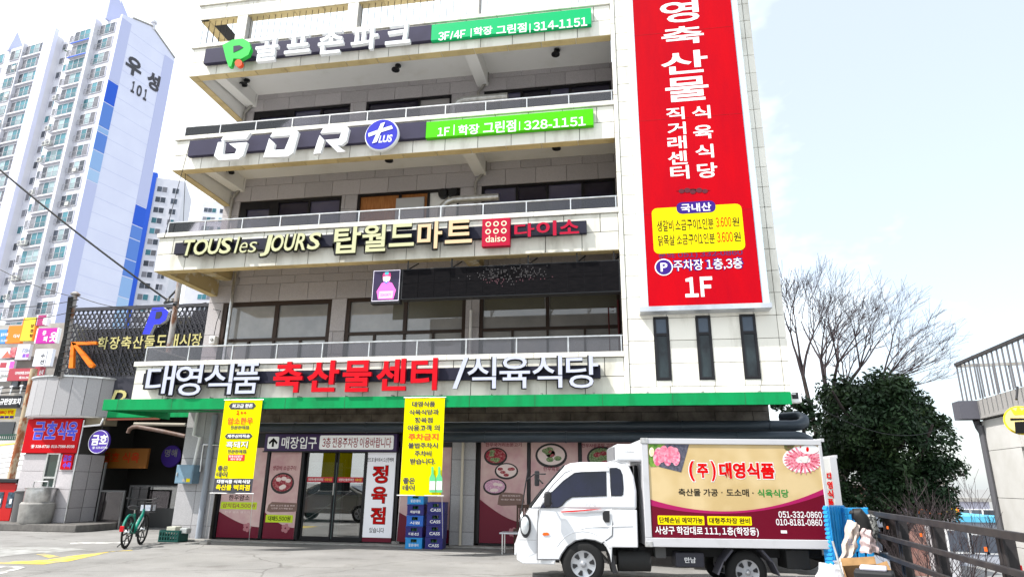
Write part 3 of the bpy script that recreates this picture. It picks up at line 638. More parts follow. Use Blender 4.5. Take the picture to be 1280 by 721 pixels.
for t,b,m_ in(('생갈비 소금구이1인분',(821,274,892,288),bprint),('3.600',(894.6,271.5,914,283.5),rprint),('원',(915,271.5,924,282.5),bprint),('닭목살 소금구이1인분',(822.5,292.5,893.5,306),bprint),('3.600',(896,290,916,302.5),rprint),('원',(917,290,926,301.5),bprint)): ptext(t,*b,Yt-.006,m_,s5,off=.012)
ptext('문의: 051) 332-0860',823,313.5,928.5,322.5,Yt,mat('dark_blue_print',(.05,.02,.12),.5),s5,off=.01)
c=P(829.7,334,Yt); flat(ellipse(c.x,c.z,.195,.195),Yt-.001,wprint,s5,'parking_rim'); flat(ellipse(c.x,c.z,.17,.17),Yt-.004,dblu,s5,'parking_disc'); put_text('P',c.x-.07,c.x+.08,c.z-.1,c.z+.1,Yt-.008,wprint,s5,off=.02)
ptext('주차장 1층,3층',840.5,322.5,929.5,338.7,Yt-.001,dblu,s5,off=.045); ptext('주차장 1층,3층',841.8,323.5,928.2,337.7,Yt-.004,wprint,s5,off=.008)
ptext('1F',856,346,891,371,Yt,wprint,s5,off=.03)
# -- LED screen and mascot-free display
s6=thing('led_screen','long black LED screen panel mounted under the third balcony','screen',(-2.5,YF,5.7))
ledm=mat('led_modules',(.005,.005,.006),.8,spec=.03,c2=(.010,.009,.010),sc=9,streak=(.5,1,3)); board(s6,'screen_case',black,-5.10,.08,5.64,6.40,YF-.02,YF+.2)
n_=13
for i in range(n_):
    for j in range(2):
        a=-5.07+i*5.12/n_; z=5.67+j*.355; piece('led_module',ledm,s6,a+.003,a+5.12/n_-.003,YF-.035,YF-.02,z+.002,z+.353,.002)
glow=mat('led_glow',(.10,.09,.09),.5,emit=.10,c2=(.02,.02,.02),sc=60,lo=.4,hi=.6,streak=(1,1,1)); gp=mat('led_glow_pink',(.16,.05,.07),.5,emit=.1,c2=(.03,.02,.02),sc=60)
c=P(637,345,YF-.04)
px=MB(); rnd=random.Random(2)
for i in range(520):
    gx,gz=rnd.gauss(0,.34),rnd.gauss(0,.085); x=c.x+round(gx/.03)*.03; z=c.z+.03+round(gz/.035)*.035
    if abs(z-c.z)<.3: px.mi(1 if z<c.z-.06 and abs(gx)>.12 else 0).box(x,x+.018,YF-.038,YF-.036,z,z+.022)
tag(px.build('lit_pixels',[mat('led_glow',(.035,.032,.032),.6,emit=.03),mat('led_glow_pink',(.045,.018,.02),.6,emit=.02)],s6,pos=(c.x,YF-.037,c.z)),kind='stuff')
for bx in(-5.0,-3.9,-2.05,-.05,-.9): MB().bar((bx,YF+.1,6.4),(bx,YF+.1,6.66),.03).bar((bx,YF+.1,6.42),(bx+.18,YF+.35,6.66),.03).build('hanger_bracket',black,s6,pos=(bx,YF,6.4))
s7=thing('display_board','small square display showing a pink figure in a cap, left end of the black screen','screen',(-5.5,YF,5.6))
board(s7,'display_case',black,-5.84,-5.115,5.56,6.40,YF-.03,YF+.15); board(s7,'screen_face',mat('night_blue_screen',(.03,.02,.06),.3),-5.80,-5.15,5.63,6.37,YF-.04,YF-.03)
MB().box(-5.81,-5.14,YF-.043,YF-.04,5.615,5.63).box(-5.81,-5.14,YF-.043,YF-.04,6.37,6.385).box(-5.81,-5.8,YF-.043,YF-.04,5.63,6.37).box(-5.15,-5.14,YF-.043,YF-.04,5.63,6.37).build('light_border',mat('lit_white',(.7,.65,.75),.5,emit=.4),s7,pos=(-5.8,YF,5.6))
def e(n,c_,): return mat(n,c_,.5,emit=.8)
cx=-5.47; y=YF-.041
flat([(cx-.23,5.86),(cx-.12,6.06),(cx,6.11),(cx+.14,6.06),(cx+.25,5.88),(cx+.20,5.66),(cx-.18,5.66)],y,e('screen_pink',(.75,.10,.45)),s7,'figure_body')
flat(ellipse(cx,6.19,.095,.11),y-.004,e('screen_skin',(.85,.45,.55)),s7,'figure_head')
flat([(cx-.11,6.22),(cx-.09,6.31),(cx,6.34),(cx+.09,6.31),(cx+.11,6.22),(cx,6.24)],y-.008,e('screen_maroon',(.45,.04,.15)),s7,'figure_cap'); flat([(cx-.05,6.27),(cx-.04,6.335),(cx+.05,6.335),(cx+.04,6.27)],y-.012,e('screen_teal',(.05,.4,.5)),s7,'cap_front')
flat([(cx-.07,6.1),(cx,6.03),(cx+.07,6.1),(cx+.04,6.12),(cx,6.07),(cx-.04,6.12)],y-.008,e('screen_blue',(.03,.12,.55)),s7,'collar')
flat([(cx-.17,5.68),(cx-.16,5.86),(cx+.19,5.86),(cx+.18,5.68)],y-.006,e('screen_light_pink',(.85,.30,.62)),s7,'figure_card'); put_text('314-5477',cx-.13,cx+.14,5.73,5.80,y-.011,e('screen_plum',(.4,.02,.25)),s7,off=.01)
# ================= shop front signs and posters =================
pinkp=mat('pink_poster',(.56,.32,.33),.45,c2=(.66,.47,.44),sc=2.2,lo=.35,hi=.65); maroon=mat('maroon_print',(.15,.004,.022),.45); meat=mat('meat_print',(.28,.015,.03),.5,c2=(.55,.22,.22),sc=22,lo=.45,hi=.7); plate=mat('plate_print',(.03,.025,.025),.5)
leaf=mat('leaf_print',(.04,.12,.02),.5,c2=(.35,.42,.22),sc=30); limep=mat('lime_print',(.55,.70,.02),.5); brownp=mat('brown_brush',(.20,.12,.10),.5); pf=mat('pale_flower',(.45,.18,.20),.5)
YP=YW+.02
def poster(label,x0,x1,z0,z1,waves=(.28,.12),items=(),flower=True):
    t=thing('poster',label,'poster',(x0,YP,z0)); MB().box(x0,x1,YP,YP+.02,z0,z1).build('sheet',pinkp,t,pos=(x0,YP,z0))
    h=z1-z0; n=12; pts=[(x1-.001,z0+.001),(x0+.001,z0+.001)]+[(x0+(x1-x0)*(i/n)+(.001 if i==0 else -.001 if i==n else 0),z0+h*(waves[0]+(waves[1]-waves[0])*math.sin(i/n*1.57)) ) for i in range(n+1)]
    flat(pts,YP-.001,maroon,t,'maroon_wave')
    if flower:
        fx=x1-.28*(x1-x0)
        for a in range(5): q=ellipse(fx+.07*math.cos(a*1.257),z0+.26+.07*math.sin(a*1.257),.05,.05,10); flat(q,YP-.005-.001*a,pf,t,'flower_petal')
    for it in items:
        k=it[0]
        if k=='t': ptext(it[1],*it[2],YP-.006,it[3],t,off=it[4] if len(it)>4 else .012)
        elif k=='dish':
            c=P(it[1],it[2],YP); flat(ellipse(c.x,c.z,it[3],it[4]),YP-.001,plate,t,'dish'); flat(ellipse(c.x,c.z+.01,it[3]*.86,it[4]*.8),YP-.004,it[5],t,'food')
            for a in range(5): r_=random.uniform(.3,.6); an=random.uniform(0,6.3); flat(ellipse(c.x+it[3]*r_*math.cos(an),c.z+it[4]*r_*math.sin(an),it[3]*.24,it[4]*.2,9),YP-.0075-.0002*a,it[6],t,'garnish')
        elif k=='r': a,b,c_,d=PR(*it[1],YP); flat([(a,c_),(b,c_),(b,d),(a,d)],YP-.002,it[2],t,'label_patch')
        elif k=='brush':
            a,b,c_,d=PR(*it[1],YP); flat([(a,c_+.03),(a+.1,c_),(b-.15,c_+.02),(b,c_+.07),(b-.04,d-.05),(b-.1,d-.02),(a+.12,d),(a+.03,d-.08)],YP-.002,it[2],t,'brush_patch')
    return t
plum=mat('plum_print',(.25,.02,.05),.5); pale=mat('pale_print',(.8,.65,.62),.5)
poster('pink poster with price strip, left of the shop door behind the first yellow banner',-10.64,-9.45,.06,2.34,items=[('t','한우암소',(286,618,312,625),bprint),('r',(276,627,321,636),limep),('t','삼치킴4,500원',(278,628.5,319,634.5),plum),('t','한우 암소 생고기',(281,638,312,641),pale)])
poster('narrow pink poster with a raw meat dish and lime price strip beside the door',-9.33,-8.46,.06,2.34,items=[('t','생갈비 소금구이',(341,581.5,370,587.5),plum),('dish',353,603.5,.33,.27,meat,pale),('brush',(334,627,375,640),brownp),('t','한우 소고기 등심 부위',(338,630.5,368,632.5),pale),('t','신선한 고기 매일 입고',(339,634,366,636),pale),('r',(332,643,366,652.5),limep),('t','대패5,500원',(335,644.5,363,651),bprint,.02)])
poster('pink poster strip standing behind the blue crates and second yellow banner',-5.68,-4.35,.06,2.6,items=[])
poster('pink poster with three round meat dishes right of the grey stone pier',-3.58,-2.40,.09,2.5,waves=(.42,.2),items=[('t','한우국거리소분고기',(607,553,652,558),plum),('dish',619.5,570,.30,.22,meat,leaf),('dish',633,588.5,.30,.2,pale,meat),('dish',618.5,608,.30,.2,mat('pink_food',(.5,.2,.35),.5,c2=(.75,.5,.6),sc=30),pale),('brush',(622,615,656,632),brownp),('t','한우국거리고기',(628,618,650,620.5),pale),('t','국내산 재료 사용',(626,623,651,625),pale)])
poster('pink poster with one salad plate behind the truck windscreen',-2.30,-1.12,.09,2.5,items=[('dish',689,569,.40,.30,pale,leaf),('dish',688,567,.14,.12,meat,meat),('t','한우육회',(679,583,699,588.5),plum)])
poster('pink poster with a stew bowl half hidden behind the truck cooling unit',-1.02,.18,.09,2.5,items=[('t','한우사골곰탕 고기탕',(727,554,772,559),plum),('dish',752,572,.36,.28,leaf,meat)])
poster('pink poster mostly hidden behind the front of the truck box',.28,1.48,.09,2.5); poster('pink poster hidden behind the truck box near the tower end',1.58,3.2,.09,2.5)
t=thing('shop_sign','white vertical panel with large red Korean letters right of the sliding glass door','sign',(-6.2,YP,0))
wp=mat('lit_white_panel',(.80,.80,.84),.4,emit=.12); MB().box(-6.60,-5.83,YP-.02,YP+.02,.15,2.30).build('panel',wp,t,pos=(-6.2,YP,0)); MB().box(-6.6,-5.83,YP-.02,YP+.02,.05,.148).build('base_strip',maroon,t,pos=(-6.2,YP,0))
for ch,b in zip('정육점',[(465,581,485.5,604),(464,607.5,484,629),(462.5,633,482,655)]): ptext(ch,*b,YP-.021,mat('dark_red_outline',(.15,.0,.0),.5),t,off=.05); ptext(ch,b[0]+.5,b[1]+.5,b[2]-1,b[3]-1,YP-.025,rprint,t,off=.02)
ptext('만드로 들어와서 드신한혜택',459.5,571.5,492,577,YP-.022,bprint,t); ptext('있습니다',461.5,659,480,665.5,YP-.022,bprint,t)
t=thing('shop_sign','dark purple lintel sign with an up arrow over the glass door','sign',(-7.7,YW,2.4)); YL=YW-.16
x0,x1,z0,z1=PR(331,542,496,563.5,YL); lp=mat('dark_purple_board',(.05,.025,.10),.4); board(t,'sign_board',lp,x0,x1,z0,z1,YL,YW-.01)
MB().box(x0-.03,x1+.03,YL-.01,YL+.03,z1,z1+.03).box(x0-.03,x1+.03,YL-.01,YL+.03,z0-.03,z0).build('sign_edge',frame,t,pos=(x0,YL,z0))
a,b,c_,d=PR(334.5,545.5,348.5,560.5,YL); wl=mat('white_lit_print',(.75,.75,.75),.5,emit=.15); flat(rrect(a,b,c_,d,.04),YL,wl,t,'arrow_plate')
m_=(a+b)/2; flat([(m_-.03,c_+.05),(m_+.03,c_+.05),(m_+.03,d-.13),(m_+.1,d-.2),(m_+.13,d-.15),(m_,d-.03),(m_-.13,d-.15),(m_-.1,d-.2),(m_-.03,d-.13)],YL-.004,bprint,t,'arrow_mark')
ptext('매장입구',352,545.5,396,560.5,YL-.003,wl,t,off=.012)
a,b,c_,d=PR(399.5,543.8,492,561.5,YL); flat(rrect(a,b,c_,d,.04),YL,wl,t,'text_plate'); ptext('3층 전용주차장 이용바랍니다',403,546.5,489,559,YL-.006,mat('deep_red_print',(.30,.01,.03),.5),t,off=.012)
# banners
byel=mat('yellow_banner_cloth',(.80,.72,.0),.7,spec=.05,c2=(.72,.64,.0),sc=2,streak=(4,1,.4)); bdk=mat('charcoal_print',(.05,.05,.06),.6); blg=mat('grey_print',(.30,.30,.28),.6)
def banner(label,tl,tr,br,bl,Y,cords,dark=None):
    t=thing('banner',label,'banner',P(bl[0],bl[1],Y),'yellow banners hung from the awning'); t_=P(*tl,Y),P(*tr,Y),P(*br,Y),P(*bl,Y)
    x0=(t_[0].x+t_[3].x)/2; x1=(t_[1].x+t_[2].x)/2; z1=(t_[0].z+t_[1].z)/2; z0=(t_[2].z+t_[3].z)/2; m=MB(); nx,nz=14,13
    fy=lambda u,v:Y+.008+.014*math.sin(u*6+v*2)*(.3+v*.7)+.004*math.sin(u*15+v*3)
    vs=[];fs=[]
    for j in range(nz+1):
        for i in range(nx+1): u,v=i/nx,j/nz; vs.append((x0+(x1-x0)*u,fy(u,v),z1+(z0-z1)*v))
    for j in range(nz):
        for i in range(nx): a=j*(nx+1)+i; fs.append((a,a+1,a+nx+2,a+nx+1)); m.m.append(1 if dark and (j+.5)/nz>dark else 0)
    m.v=vs;m.f=fs; o=m.build('cloth',[byel,bdk],t,pos=(x0,Y,z0),smooth=True)
    MB().tube([(x0-.06,Y+.01,z0),(x1+.06,Y+.01,z0)],.014,8).build('bottom_rod',steel,t,pos=(x0,Y,z0)); MB().tube([(x0-.03,Y+.01,z1),(x1+.03,Y+.01,z1)],.012,8).build('top_rod',steel,t,pos=(x0,Y,z1))
    for (a,b) in cords: q=G(*b,.02); MB().tube([(P(*a,Y).x,Y,z0),tuple(q)],.007,5).build('cord',white,t,pos=q)
    global CL; CL=(fy,x0,x1,z0,z1)
    return t,lambda s_,b,m_,off=.015: ptext(s_,*b,Y-.002,m_,t,off=max(off,.028) if off else .012,fn=lambda p:(p[0],fy(min(1,max(0,(p[0]-x0)/(x1-x0))),min(1,max(0,(z1-p[2])/(z1-z0))))-.0085-(.004 if off<.021 else .0),p[2]))
YB=YF-.26
zb=lambda a,b,c,d:(260+a/4.97,495+b/4.97,260+c/4.97,495+d/4.97)
t,w=banner('yellow banner with a dark foot band, left of the shop door',(280.7,500),(327,498.8),(315,616.7),(265.6,615.7),YB,[((264,615),(255.8,675)),((316.4,615),(311,677))],dark=.85)
def clothpatch(t,a,b_,c,d,m,nm,r=0,n=12,lift=.002):
    fy,X0_,X1_,Z0_,Z1_=CL; vs=[];fs=[]
    for i in range(n+1):
        u=i/n; x=a+(b_-a)*u; e=min(x-a,b_-x); k=(r-math.sqrt(max(0,r*r-(r-e)**2))) if r and e<r else 0
        for z in(c+k,d-k): vs.append((x,fy((x-X0_)/(X1_-X0_),min(1,max(0,(Z1_-z)/(Z1_-Z0_))))-.004-lift,z))
    for i in range(n): fs.append((2*i,2*i+2,2*i+3,2*i+1))
    b=MB(); b.add(vs,fs); b.build(nm,m,t,pos=vs[0])
def pill(t,b,m): a,b_,c,d=PR(*b,YB); clothpatch(t,a,b_,c,d,m,'text_pill',(d-c)*.45)
pill(t,zb(128,40,297,80),bdk); w('최고급 한돈',zb(150,48,280,72),wprint); w('1++',zb(175,88,240,115),rprint,.02); w('암소한우',zb(120,130,280,175),mat('orange_red_print',(.8,.10,.01),.5),.02); w('전문판매점',zb(138,182,255,205),bdk)
pill(t,zb(103,230,275,265),bdk); w('제주산지직송',zb(120,237,262,258),wprint); w('흑돼지',zb(110,277,250,322),bdk,.04); w('흑돼지',zb(113,280,247,319),wprint,.0); w('전문판매점',zb(120,330,238,354),bdk)
a,b_,c,d=PR(*zb(120,362,225,400),YB-.02); clothpatch(t,a,b_,c,d,mat('scarlet_print',(.7,.03,.03),.5),'text_patch'); w('정육식당문의',zb(130,366,215,381),wprint,.0); w('예약 환영',zb(140,384,208,397),wprint,.0)
w('좋은',zb(58,430,125,465),bdk,.02); w('데이',zb(50,468,120,502),bdk,.02); w('대영식품 식육식당',zb(55,517,262,541),wprint,.01); w('축산물 백화점',zb(48,547,258,583),yel,.02)
z2=lambda a,b,c,d:(500+a/3.6,490+b/3.6,500+c/3.6,490+d/3.6)
t,w=banner('yellow no parking banner above the stacked blue crates',(505.5,497),(554.4,496),(552.8,619),(500,619),YB,[((500.5,619),(495,680)),((552.5,619),(553.5,683))])
for s_,b in(('대영식품',(53,40,158,66)),('식육식당과',(40,76,175,102)),('정육점',(65,112,147,138)),('이용고객 의',(33,146,178,174)),('불법주차시',(36,226,170,252)),('주차비',(65,262,142,288)),('받습니다.',(45,296,160,324))): w(s_,z2(*b),bdk,.02)
w('주차금지',z2(36,184,173,216),mat('orange_red_print',(.8,.10,.01),.5),.03); w('좋은',z2(12,384,68,412),bdk,.02); w('데이',z2(10,416,66,442),bdk,.02)
bg_=mat('bottle_green_print',(.10,.5,.2),.4); bwh=mat('bottle_label_print',(.7,.75,.7),.5)
for bx in(540.5,549):
    q=[(bx-1.3,583),(bx+1.3,583),(bx+1.4,592),(bx+3.8,597),(bx+3.8,615),(bx-3.8,615),(bx-3.8,597),(bx-1.4,592)]; flat([(P(x,y,YB-.02).x,P(x,y,YB-.02).z) for x,y in q],YB-.016,bg_,t,'printed_bottle')
    a,b_,c,d=PR(bx-3.5,601,bx+3.5,612,YB-.02); flat([(a,c),(b_,c),(b_,d),(a,d)],YB-.021,bwh,t,'bottle_label')
# ================= crates, chair and small things at the shop front =================
def crate(x,y,z,w_,d_,h_,m,txt,label,rot=0):
    t=thing('crate',label,'crate',(x,y,z),'drink crates stacked under the second banner',local=True,rz=rot)
    b=MB(); T=.02; b.box(-w_/2,w_/2,-d_/2,d_/2,0,.02)
    for s_ in(-1,1):
        b.box(-w_/2,w_/2,s_*d_/2-(T if s_>0 else 0),s_*d_/2+(T if s_<0 else 0),.02,h_*.55)
        b.box(-w_/2,-w_*.18,s_*d_/2-(T if s_>0 else 0),s_*d_/2+(T if s_<0 else 0),h_*.55,h_*.85).box(w_*.18,w_/2,s_*d_/2-(T if s_>0 else 0),s_*d_/2+(T if s_<0 else 0),h_*.55,h_*.85)
        b.box(s_*w_/2-(T if s_>0 else 0),s_*w_/2+(T if s_<0 else 0),-d_/2+T,d_/2-T,.02,h_*.85)
    b.box(-w_/2-.008,w_/2+.008,-d_/2-.008,-d_/2+T,h_*.85,h_-.006).box(-w_/2-.008,w_/2+.008,d_/2-T,d_/2+.008,h_*.85,h_-.006)
    b.box(-w_/2-.008,-w_/2+T,-d_/2+T,d_/2-T,h_*.85,h_-.006).box(w_/2-T,w_/2+.008,-d_/2+T,d_/2-T,h_*.85,h_-.006).box(-w_/2-.006,w_/2+.006,-d_/2-.006,-d_/2,.0,.02)
    b.build('body',m,t,bevel=.003)
    bt=MB()
    for i in range(4):
        for j in range(3): bt.lathe([(.03,.03),(.033,h_*.5),(.012,h_*.75),(.013,h_*.88)],(-w_/2+.06+i*(w_-.12)/3,-d_/2+.07+j*(d_-.14)/2,0),'z',8)
    tag(bt.build('bottles',mat('green_bottle_glass',(.02,.10,.04),.15),t,smooth=True),kind='stuff')
    put_text(txt,-w_*.3,w_*.3,h_*.18,h_*.44,-d_/2-.003,wprint,t,off=.02); return t
cl=mat('light_blue_plastic',(.02,.26,.62),.35); cdk=mat('navy_plastic',(.02,.02,.16),.35); cmid=mat('mid_blue_plastic',(.02,.12,.48),.35)
yc=15.7; xa,xb,_,_=PR(508.5,620,529,680,yc); w1=xb-xa; h1=.247
for i,(m_,tx,lb) in enumerate([(cl,'좋은데이','light blue crate at the foot of the left stack under the banner'),(cdk,'대선','navy crate second from the ground in the left stack'),(cmid,'시원','mid blue crate in the middle of the left stack'),(cdk,'매실마을','navy crate second from the top of the left stack'),(cl,'좋은데이','light blue crate on top of the left stack under the banner')]):
    crate((xa+xb)/2+random.uniform(-.008,.008),yc+.15,i*h1,w1,.36,h1,m_,tx,lb)
xa,xb,_,_=PR(533,625,555,680,yc)
for i,lb in enumerate(['lowest navy crate of the right stack, tipped beside the grey pier','second navy crate from the ground in the right stack','second navy crate from the top of the right stack','topmost navy crate of the right stack']):
    crate((xa+xb)/2+random.uniform(-.012,.012),yc+.15,i*.262,xb-xa-.01,.36,.262,cdk,'CASS',lb,R(2))
c=G(645,684); t=thing('chair','dark slatted wooden chair standing between the posters and the truck nose','chair',P(640,684,15.6)*1,local=False)
x,y=P(642,670,15.4).x,15.4
def chair(t,x,y,m,w_=.44):
    for sx in(0,1):
        for sy in(0,1): MB().box(x+sx*(w_-.04),x+sx*(w_-.04)+.04,y+sy*.4,y+sy*.4+.04,0,.45 if not sy else 1.0).build('leg',m,t,pos=(x+sx*w_,y+sy*.4,0))
    MB().box(x-.01,x+w_+.01,y-.02,y+.44,.45,.5).build('seat',m,t,pos=(x,y,.45),bevel=.01)
    for i in range(5): MB().box(x+.06+i*.07,x+.09+i*.07,y+.41,y+.43,.5,.94).build('slat',m,t,pos=(x+.06+i*.07,y+.4,.5))
    MB().box(x,x+w_,y+.395,y+.445,.94,1.02).build('top_rail',m,t,pos=(x,y+.4,.94))
t.location=(x,y,0); WL[t.name]=Vector((x,y,0)); chair(t,x,y,mat('dark_brown_wood',(.06,.03,.02),.5))
t=thing('table','small pale topped side table in front of the dark chair','table',(x-.15,y-.3,0)); MB().box(x-.25,x+.35,y-.45,y-.05,.42,.45).build('tabletop',mat('pale_table_top',(.5,.52,.55),.3),t,pos=(x,y-.3,.42),bevel=.008)
for sx in(-.2,.28):
    for sy in(-.4,-.1): MB().box(x+sx,x+sx+.025,y+sy,y+sy+.025,0,.42).build('leg',steel,t,pos=(x+sx,y+sy,0))
q=G(598.5,681); t=thing('paint_can','small yellow and red can on the ground by the grey pier','can',q); MB().lathe([(.06,0),(.065,.01),(.065,.13),(.06,.14)],q,'z',16).build('body',mat('yellow_can',(.6,.35,.01),.4,c2=(.55,.03,.02),sc=12),t,pos=q,smooth=True); MB().lathe([(.055,.14),(.055,.15)],q,'z',16).build('lid',steel,t,pos=q)
q=G(627,682); t=thing('metal_pot','small round steel pot on the ground in front of the meat dish poster','pot',q); MB().lathe([(.09,0),(.11,.02),(.115,.13),(.125,.135),(.11,.14),(.10,.03)],q,'z',20).build('body',steel,t,pos=q,smooth=True); MB().tube([q+Vector((-.12,0,.1)),q+Vector((-.17,0,.12)),q+Vector((-.12,0,.13))],.006,5).build('handle',steel,t,pos=q)
for px_ in(256,495,553): q=G(px_,680); t=thing('banner_weight',{256:'grey block on the ground holding the cord of the first banner',495:'small block on the ground left of the blue crates',553:'small block on the ground at the right crate stack'}[px_],'weight',q); MB().box(q.x-.1,q.x+.1,q.y-.08,q.y+.08,0,.08).build('block',conc,t,pos=q,bevel=.015); MB().tube([q+Vector((-.03,0,.08)),q+Vector((0,0,.11)),q+Vector((.03,0,.08))],.006,5).build('hook',steel,t,pos=q)
# ================= delivery truck =================
TR=thing('delivery_truck','white refrigerated truck with a beige and maroon advertising box parked at the shop','truck',(-.67,10.69,0),local=True,rz=R(7.5))
wht=mat('white_car_paint',(.66,.67,.69),.22,coat=.6,c2=(.50,.49,.46),sc=2.5,lo=.55,hi=.85,det=9); chas=mat('chassis_black',(.018,.018,.018),.7); tyre=mat('tyre_rubber',(.012,.012,.012),.8,bump=.1,bsc=80); hub=mat('silver_hubcap',(.40,.41,.43),.35,metal=.6)
boxw=mat('grey_white_box',(.50,.50,.52),.4,c2=(.38,.38,.38),sc=3,lo=.55,hi=.85); tgl=mat('tinted_car_glass',(.008,.008,.012),.03,spec=.5,c2=(.012,.012,.03),sc=1.5)
_c,_s=math.cos(R(7.5)),math.sin(R(7.5))
def TL(px,py,y=0):
    d=ray(px,py); n=Vector((-_s,_c,0)); a=Vector((-.67,10.69,0))+n*y; t=((a-Vector((0,0,CAMH))).dot(n))/d.dot(n); p=Vector((0,0,CAMH))+d*t; l=p-a; return l.x*_c+l.y*_s,p.z
ZT=lambda x,y,yy=0: TL(635+x/4.776,570+y/4.776,yy)
CW=1.60
def loft(sideA,sideB,m,name,par,bevel=.03,**k):
    n=len(sideA); b=MB(); b.add(sideA+sideB,[tuple(range(n)),tuple(range(2*n-1,n-1,-1))]+[(i,i+n,(i+1)%n+n,(i+1)%n) for i in range(n)]); return b.build(name,m,par,bevel=bevel,**k)
arch=[(.43*math.cos(R(a)),.33+.43*math.sin(R(a))) for a in range(178,1,-16)]
low=[(-.93,.31),(-1.02,.36),(-1.035,.60),(-.99,.80),(-.90,1.0),(-.82,1.12),(.85,1.12),(.845,.57),(.45,.57)]+list(reversed(arch))+[(-.44,.31)]
cab=loft([(x,.0+max(0,-.8-x)*.55,z) for x,z in low],[(x,CW-max(0,-.8-x)*.55,z) for x,z in low],wht,'cab_body',TR,bevel=.035,smooth=True)
up=[(-.82,1.121),(-.55,1.46),(-.27,1.77),(-.17,1.815),(0,1.835),(.6,1.835),(.76,1.81),(.84,1.62),(.865,1.40),(.85,1.121)]
ins=lambda z:(z-1.12)*.17
loft([(x,ins(z),z) for x,z in up],[(x,CW-ins(z),z) for x,z in up],wht,'cab_roof',TR,bevel=.04,smooth=True)
def sidepatch(pts,m,name,off=.004,par=TR,th=.01,bevel=0):
    """patch lying on the cab's near side; pts local x,z"""
    f=lambda z:(ins(z) if z>1.12 else 0)-off
    n=len(pts); b=MB(); b.add([(x,f(z),z) for x,z in pts]+[(x,f(z)+th,z) for x,z in pts],[tuple(range(n)),tuple(range(2*n-1,n-1,-1))]+[(i,i+n,(i+1)%n+n,(i+1)%n) for i in range(n)]); return b.build(name,m,par,bevel=bevel)
zt=lambda L_:[ZT(*p) for p in L_]
grey=mat('seam_grey',(.18,.18,.19),.6)
# door with seam, windows
dpts=[(178,612),(180,400),(187,310),(212,250),(275,170),(345,100),(400,78),(600,68),(618,240),(622,400),(620,470),(598,490),(560,515)]+[(520,498),(460,490),(400,500),(350,535),(318,580),(303,612)]
sidepatch(zt([(172,618),(174,400),(183,305),(208,244),(270,164),(342,94),(400,73),(606,63),(624,240),(628,400),(626,474),(600,496),(560,521),(520,503),(460,495),(405,505),(355,539),(323,584),(308,618)]),grey,'door_seam',.001)
# split at belt: lower door planar, upper slanted
lowd=[p for p in dpts]; 
sidepatch(zt(dpts),wht,'door',.008,bevel=.004)
sidepatch(zt([(196,305),(262,215),(330,150),(400,103),(440,98),(585,95),(585,232),(380,240),(345,262),(318,292),(296,303)]),tgl,'door_window',.013)
sidepatch(zt([(190,308),(258,212),(325,146),(398,98),(440,93),(590,90),(590,237),(384,245),(350,266),(322,297),(298,308)]),black,'window_seal',.0105)
sidepatch(zt([(340,103),(400,75),(600,66),(606,86),(440,92),(398,97),(330,145),(262,212),(252,205)]),mat('clear_visor',(.62,.63,.65),.25),'rain_visor',.02)
sidepatch(zt([(614,72),(650,70),(672,80),(684,110),(688,190),(685,225),(676,232),(620,232)]),tgl,'quarter_window',.012)
sidepatch(zt([(610,68),(652,66),(676,77),(688,108),(693,190),(689,229),(678,237),(616,237)]),black,'window_seal',.0085)
sidepatch(zt([(564,338),(575,325),(606,323),(606,393),(578,393),(566,375)]),black,'door_handle',.022,bevel=.004)
sidepatch(zt([(204,463),(212,454),(235,453),(249,462),(240,471),(212,472)]),mat('orange_lens',(.8,.12,.01),.25),'side_indicator',.02,bevel=.004)
sidepatch(zt([(315,328),(480,316),(560,314),(500,321),(400,330),(320,334)]),rprint,'red_stripe',.0105); sidepatch(zt([(350,336),(560,322),(585,315),(560,330),(450,338)]),mat('grey_stripe',(.4,.4,.42),.4),'grey_stripe',.0105)
def side_text(s_,b,m_,y,off=.01,par=TR):
    (x0,z1),(x1,z0)=ZT(b[0],b[1]),ZT(b[2],b[3]); return put_text(s_,x0,x1,z0,z1,y,m_,par,off=off)
side_text('BONGO III',(478,325,555,335),mat('grey_stripe',(.4,.4,.42),.4),-.0125); 
sk=mat('pencil_print',(.35,.35,.36),.5)
for q in([(460,300),(470,282),(500,278),(520,282),(545,284),(548,300)],[(482,300),(488,285),(515,284),(520,300)]):
    pts=[ZT(*p) for p in q]; MB().tube([(x,-.0125,z) for x,z in pts],.0025,4).build('sketch_line',sk,TR)
side_text('Bongo',(462,283,545,300),sk,-.0122,-.005)
MB().tube([(ZT(178,0)[0],-.003,.33),(ZT(178,0)[0],-.003,1.10)],.003,4).tube([(-1.0,.0,.66),(-.72,-.003,.66)],.003,4).build('panel_gap',grey,TR)
# crease over the wheel arch: a raised lip
lip=[(.47*math.cos(R(a)),.33+.47*math.sin(R(a))) for a in range(170,20,-10)]; MB().tube([(x,.006,z) for x,z in lip],.016,8).build('arch_lip',wht,TR,smooth=True)
sw=[ZT(*p) for p in((300,520),(340,480),(400,442),(470,425),(560,418),(745,415))]; MB().tube([(x,.006,z) for x,z in sw],.013,8).build('body_crease',wht,TR,smooth=True)
# windscreen, wipers, face
def fx(z): 
    return -.82+(z-1.12)*( .27/.34) if z<1.46 else -.55+(z-1.46)*(.28/.31)
ws=MB(); zz=(1.14,1.46,1.75); vs=[]
for z in zz: vs+=[(fx(z)-.012,ins(z)+.07,z),(fx(z)-.012,CW-ins(z)-.07,z)]
ws.add(vs,[(0,1,3,2),(2,3,5,4)]).build('windscreen',tgl,TR)
pil=MB()
for z0,z1 in((1.13,1.46),(1.46,1.78)): pil.bar((fx(z0)-.01,ins(z0)+.035,z0),(fx(z1)-.01,ins(z1)+.035,z1),.05,.02)
pil.build('screen_edge',black,TR); MB().bar((-.60,.20,1.42),(-.83,.25,1.14),.02).bar((-.62,.9,1.40),(-.83,.95,1.14),.02).build('wiper',black,TR)
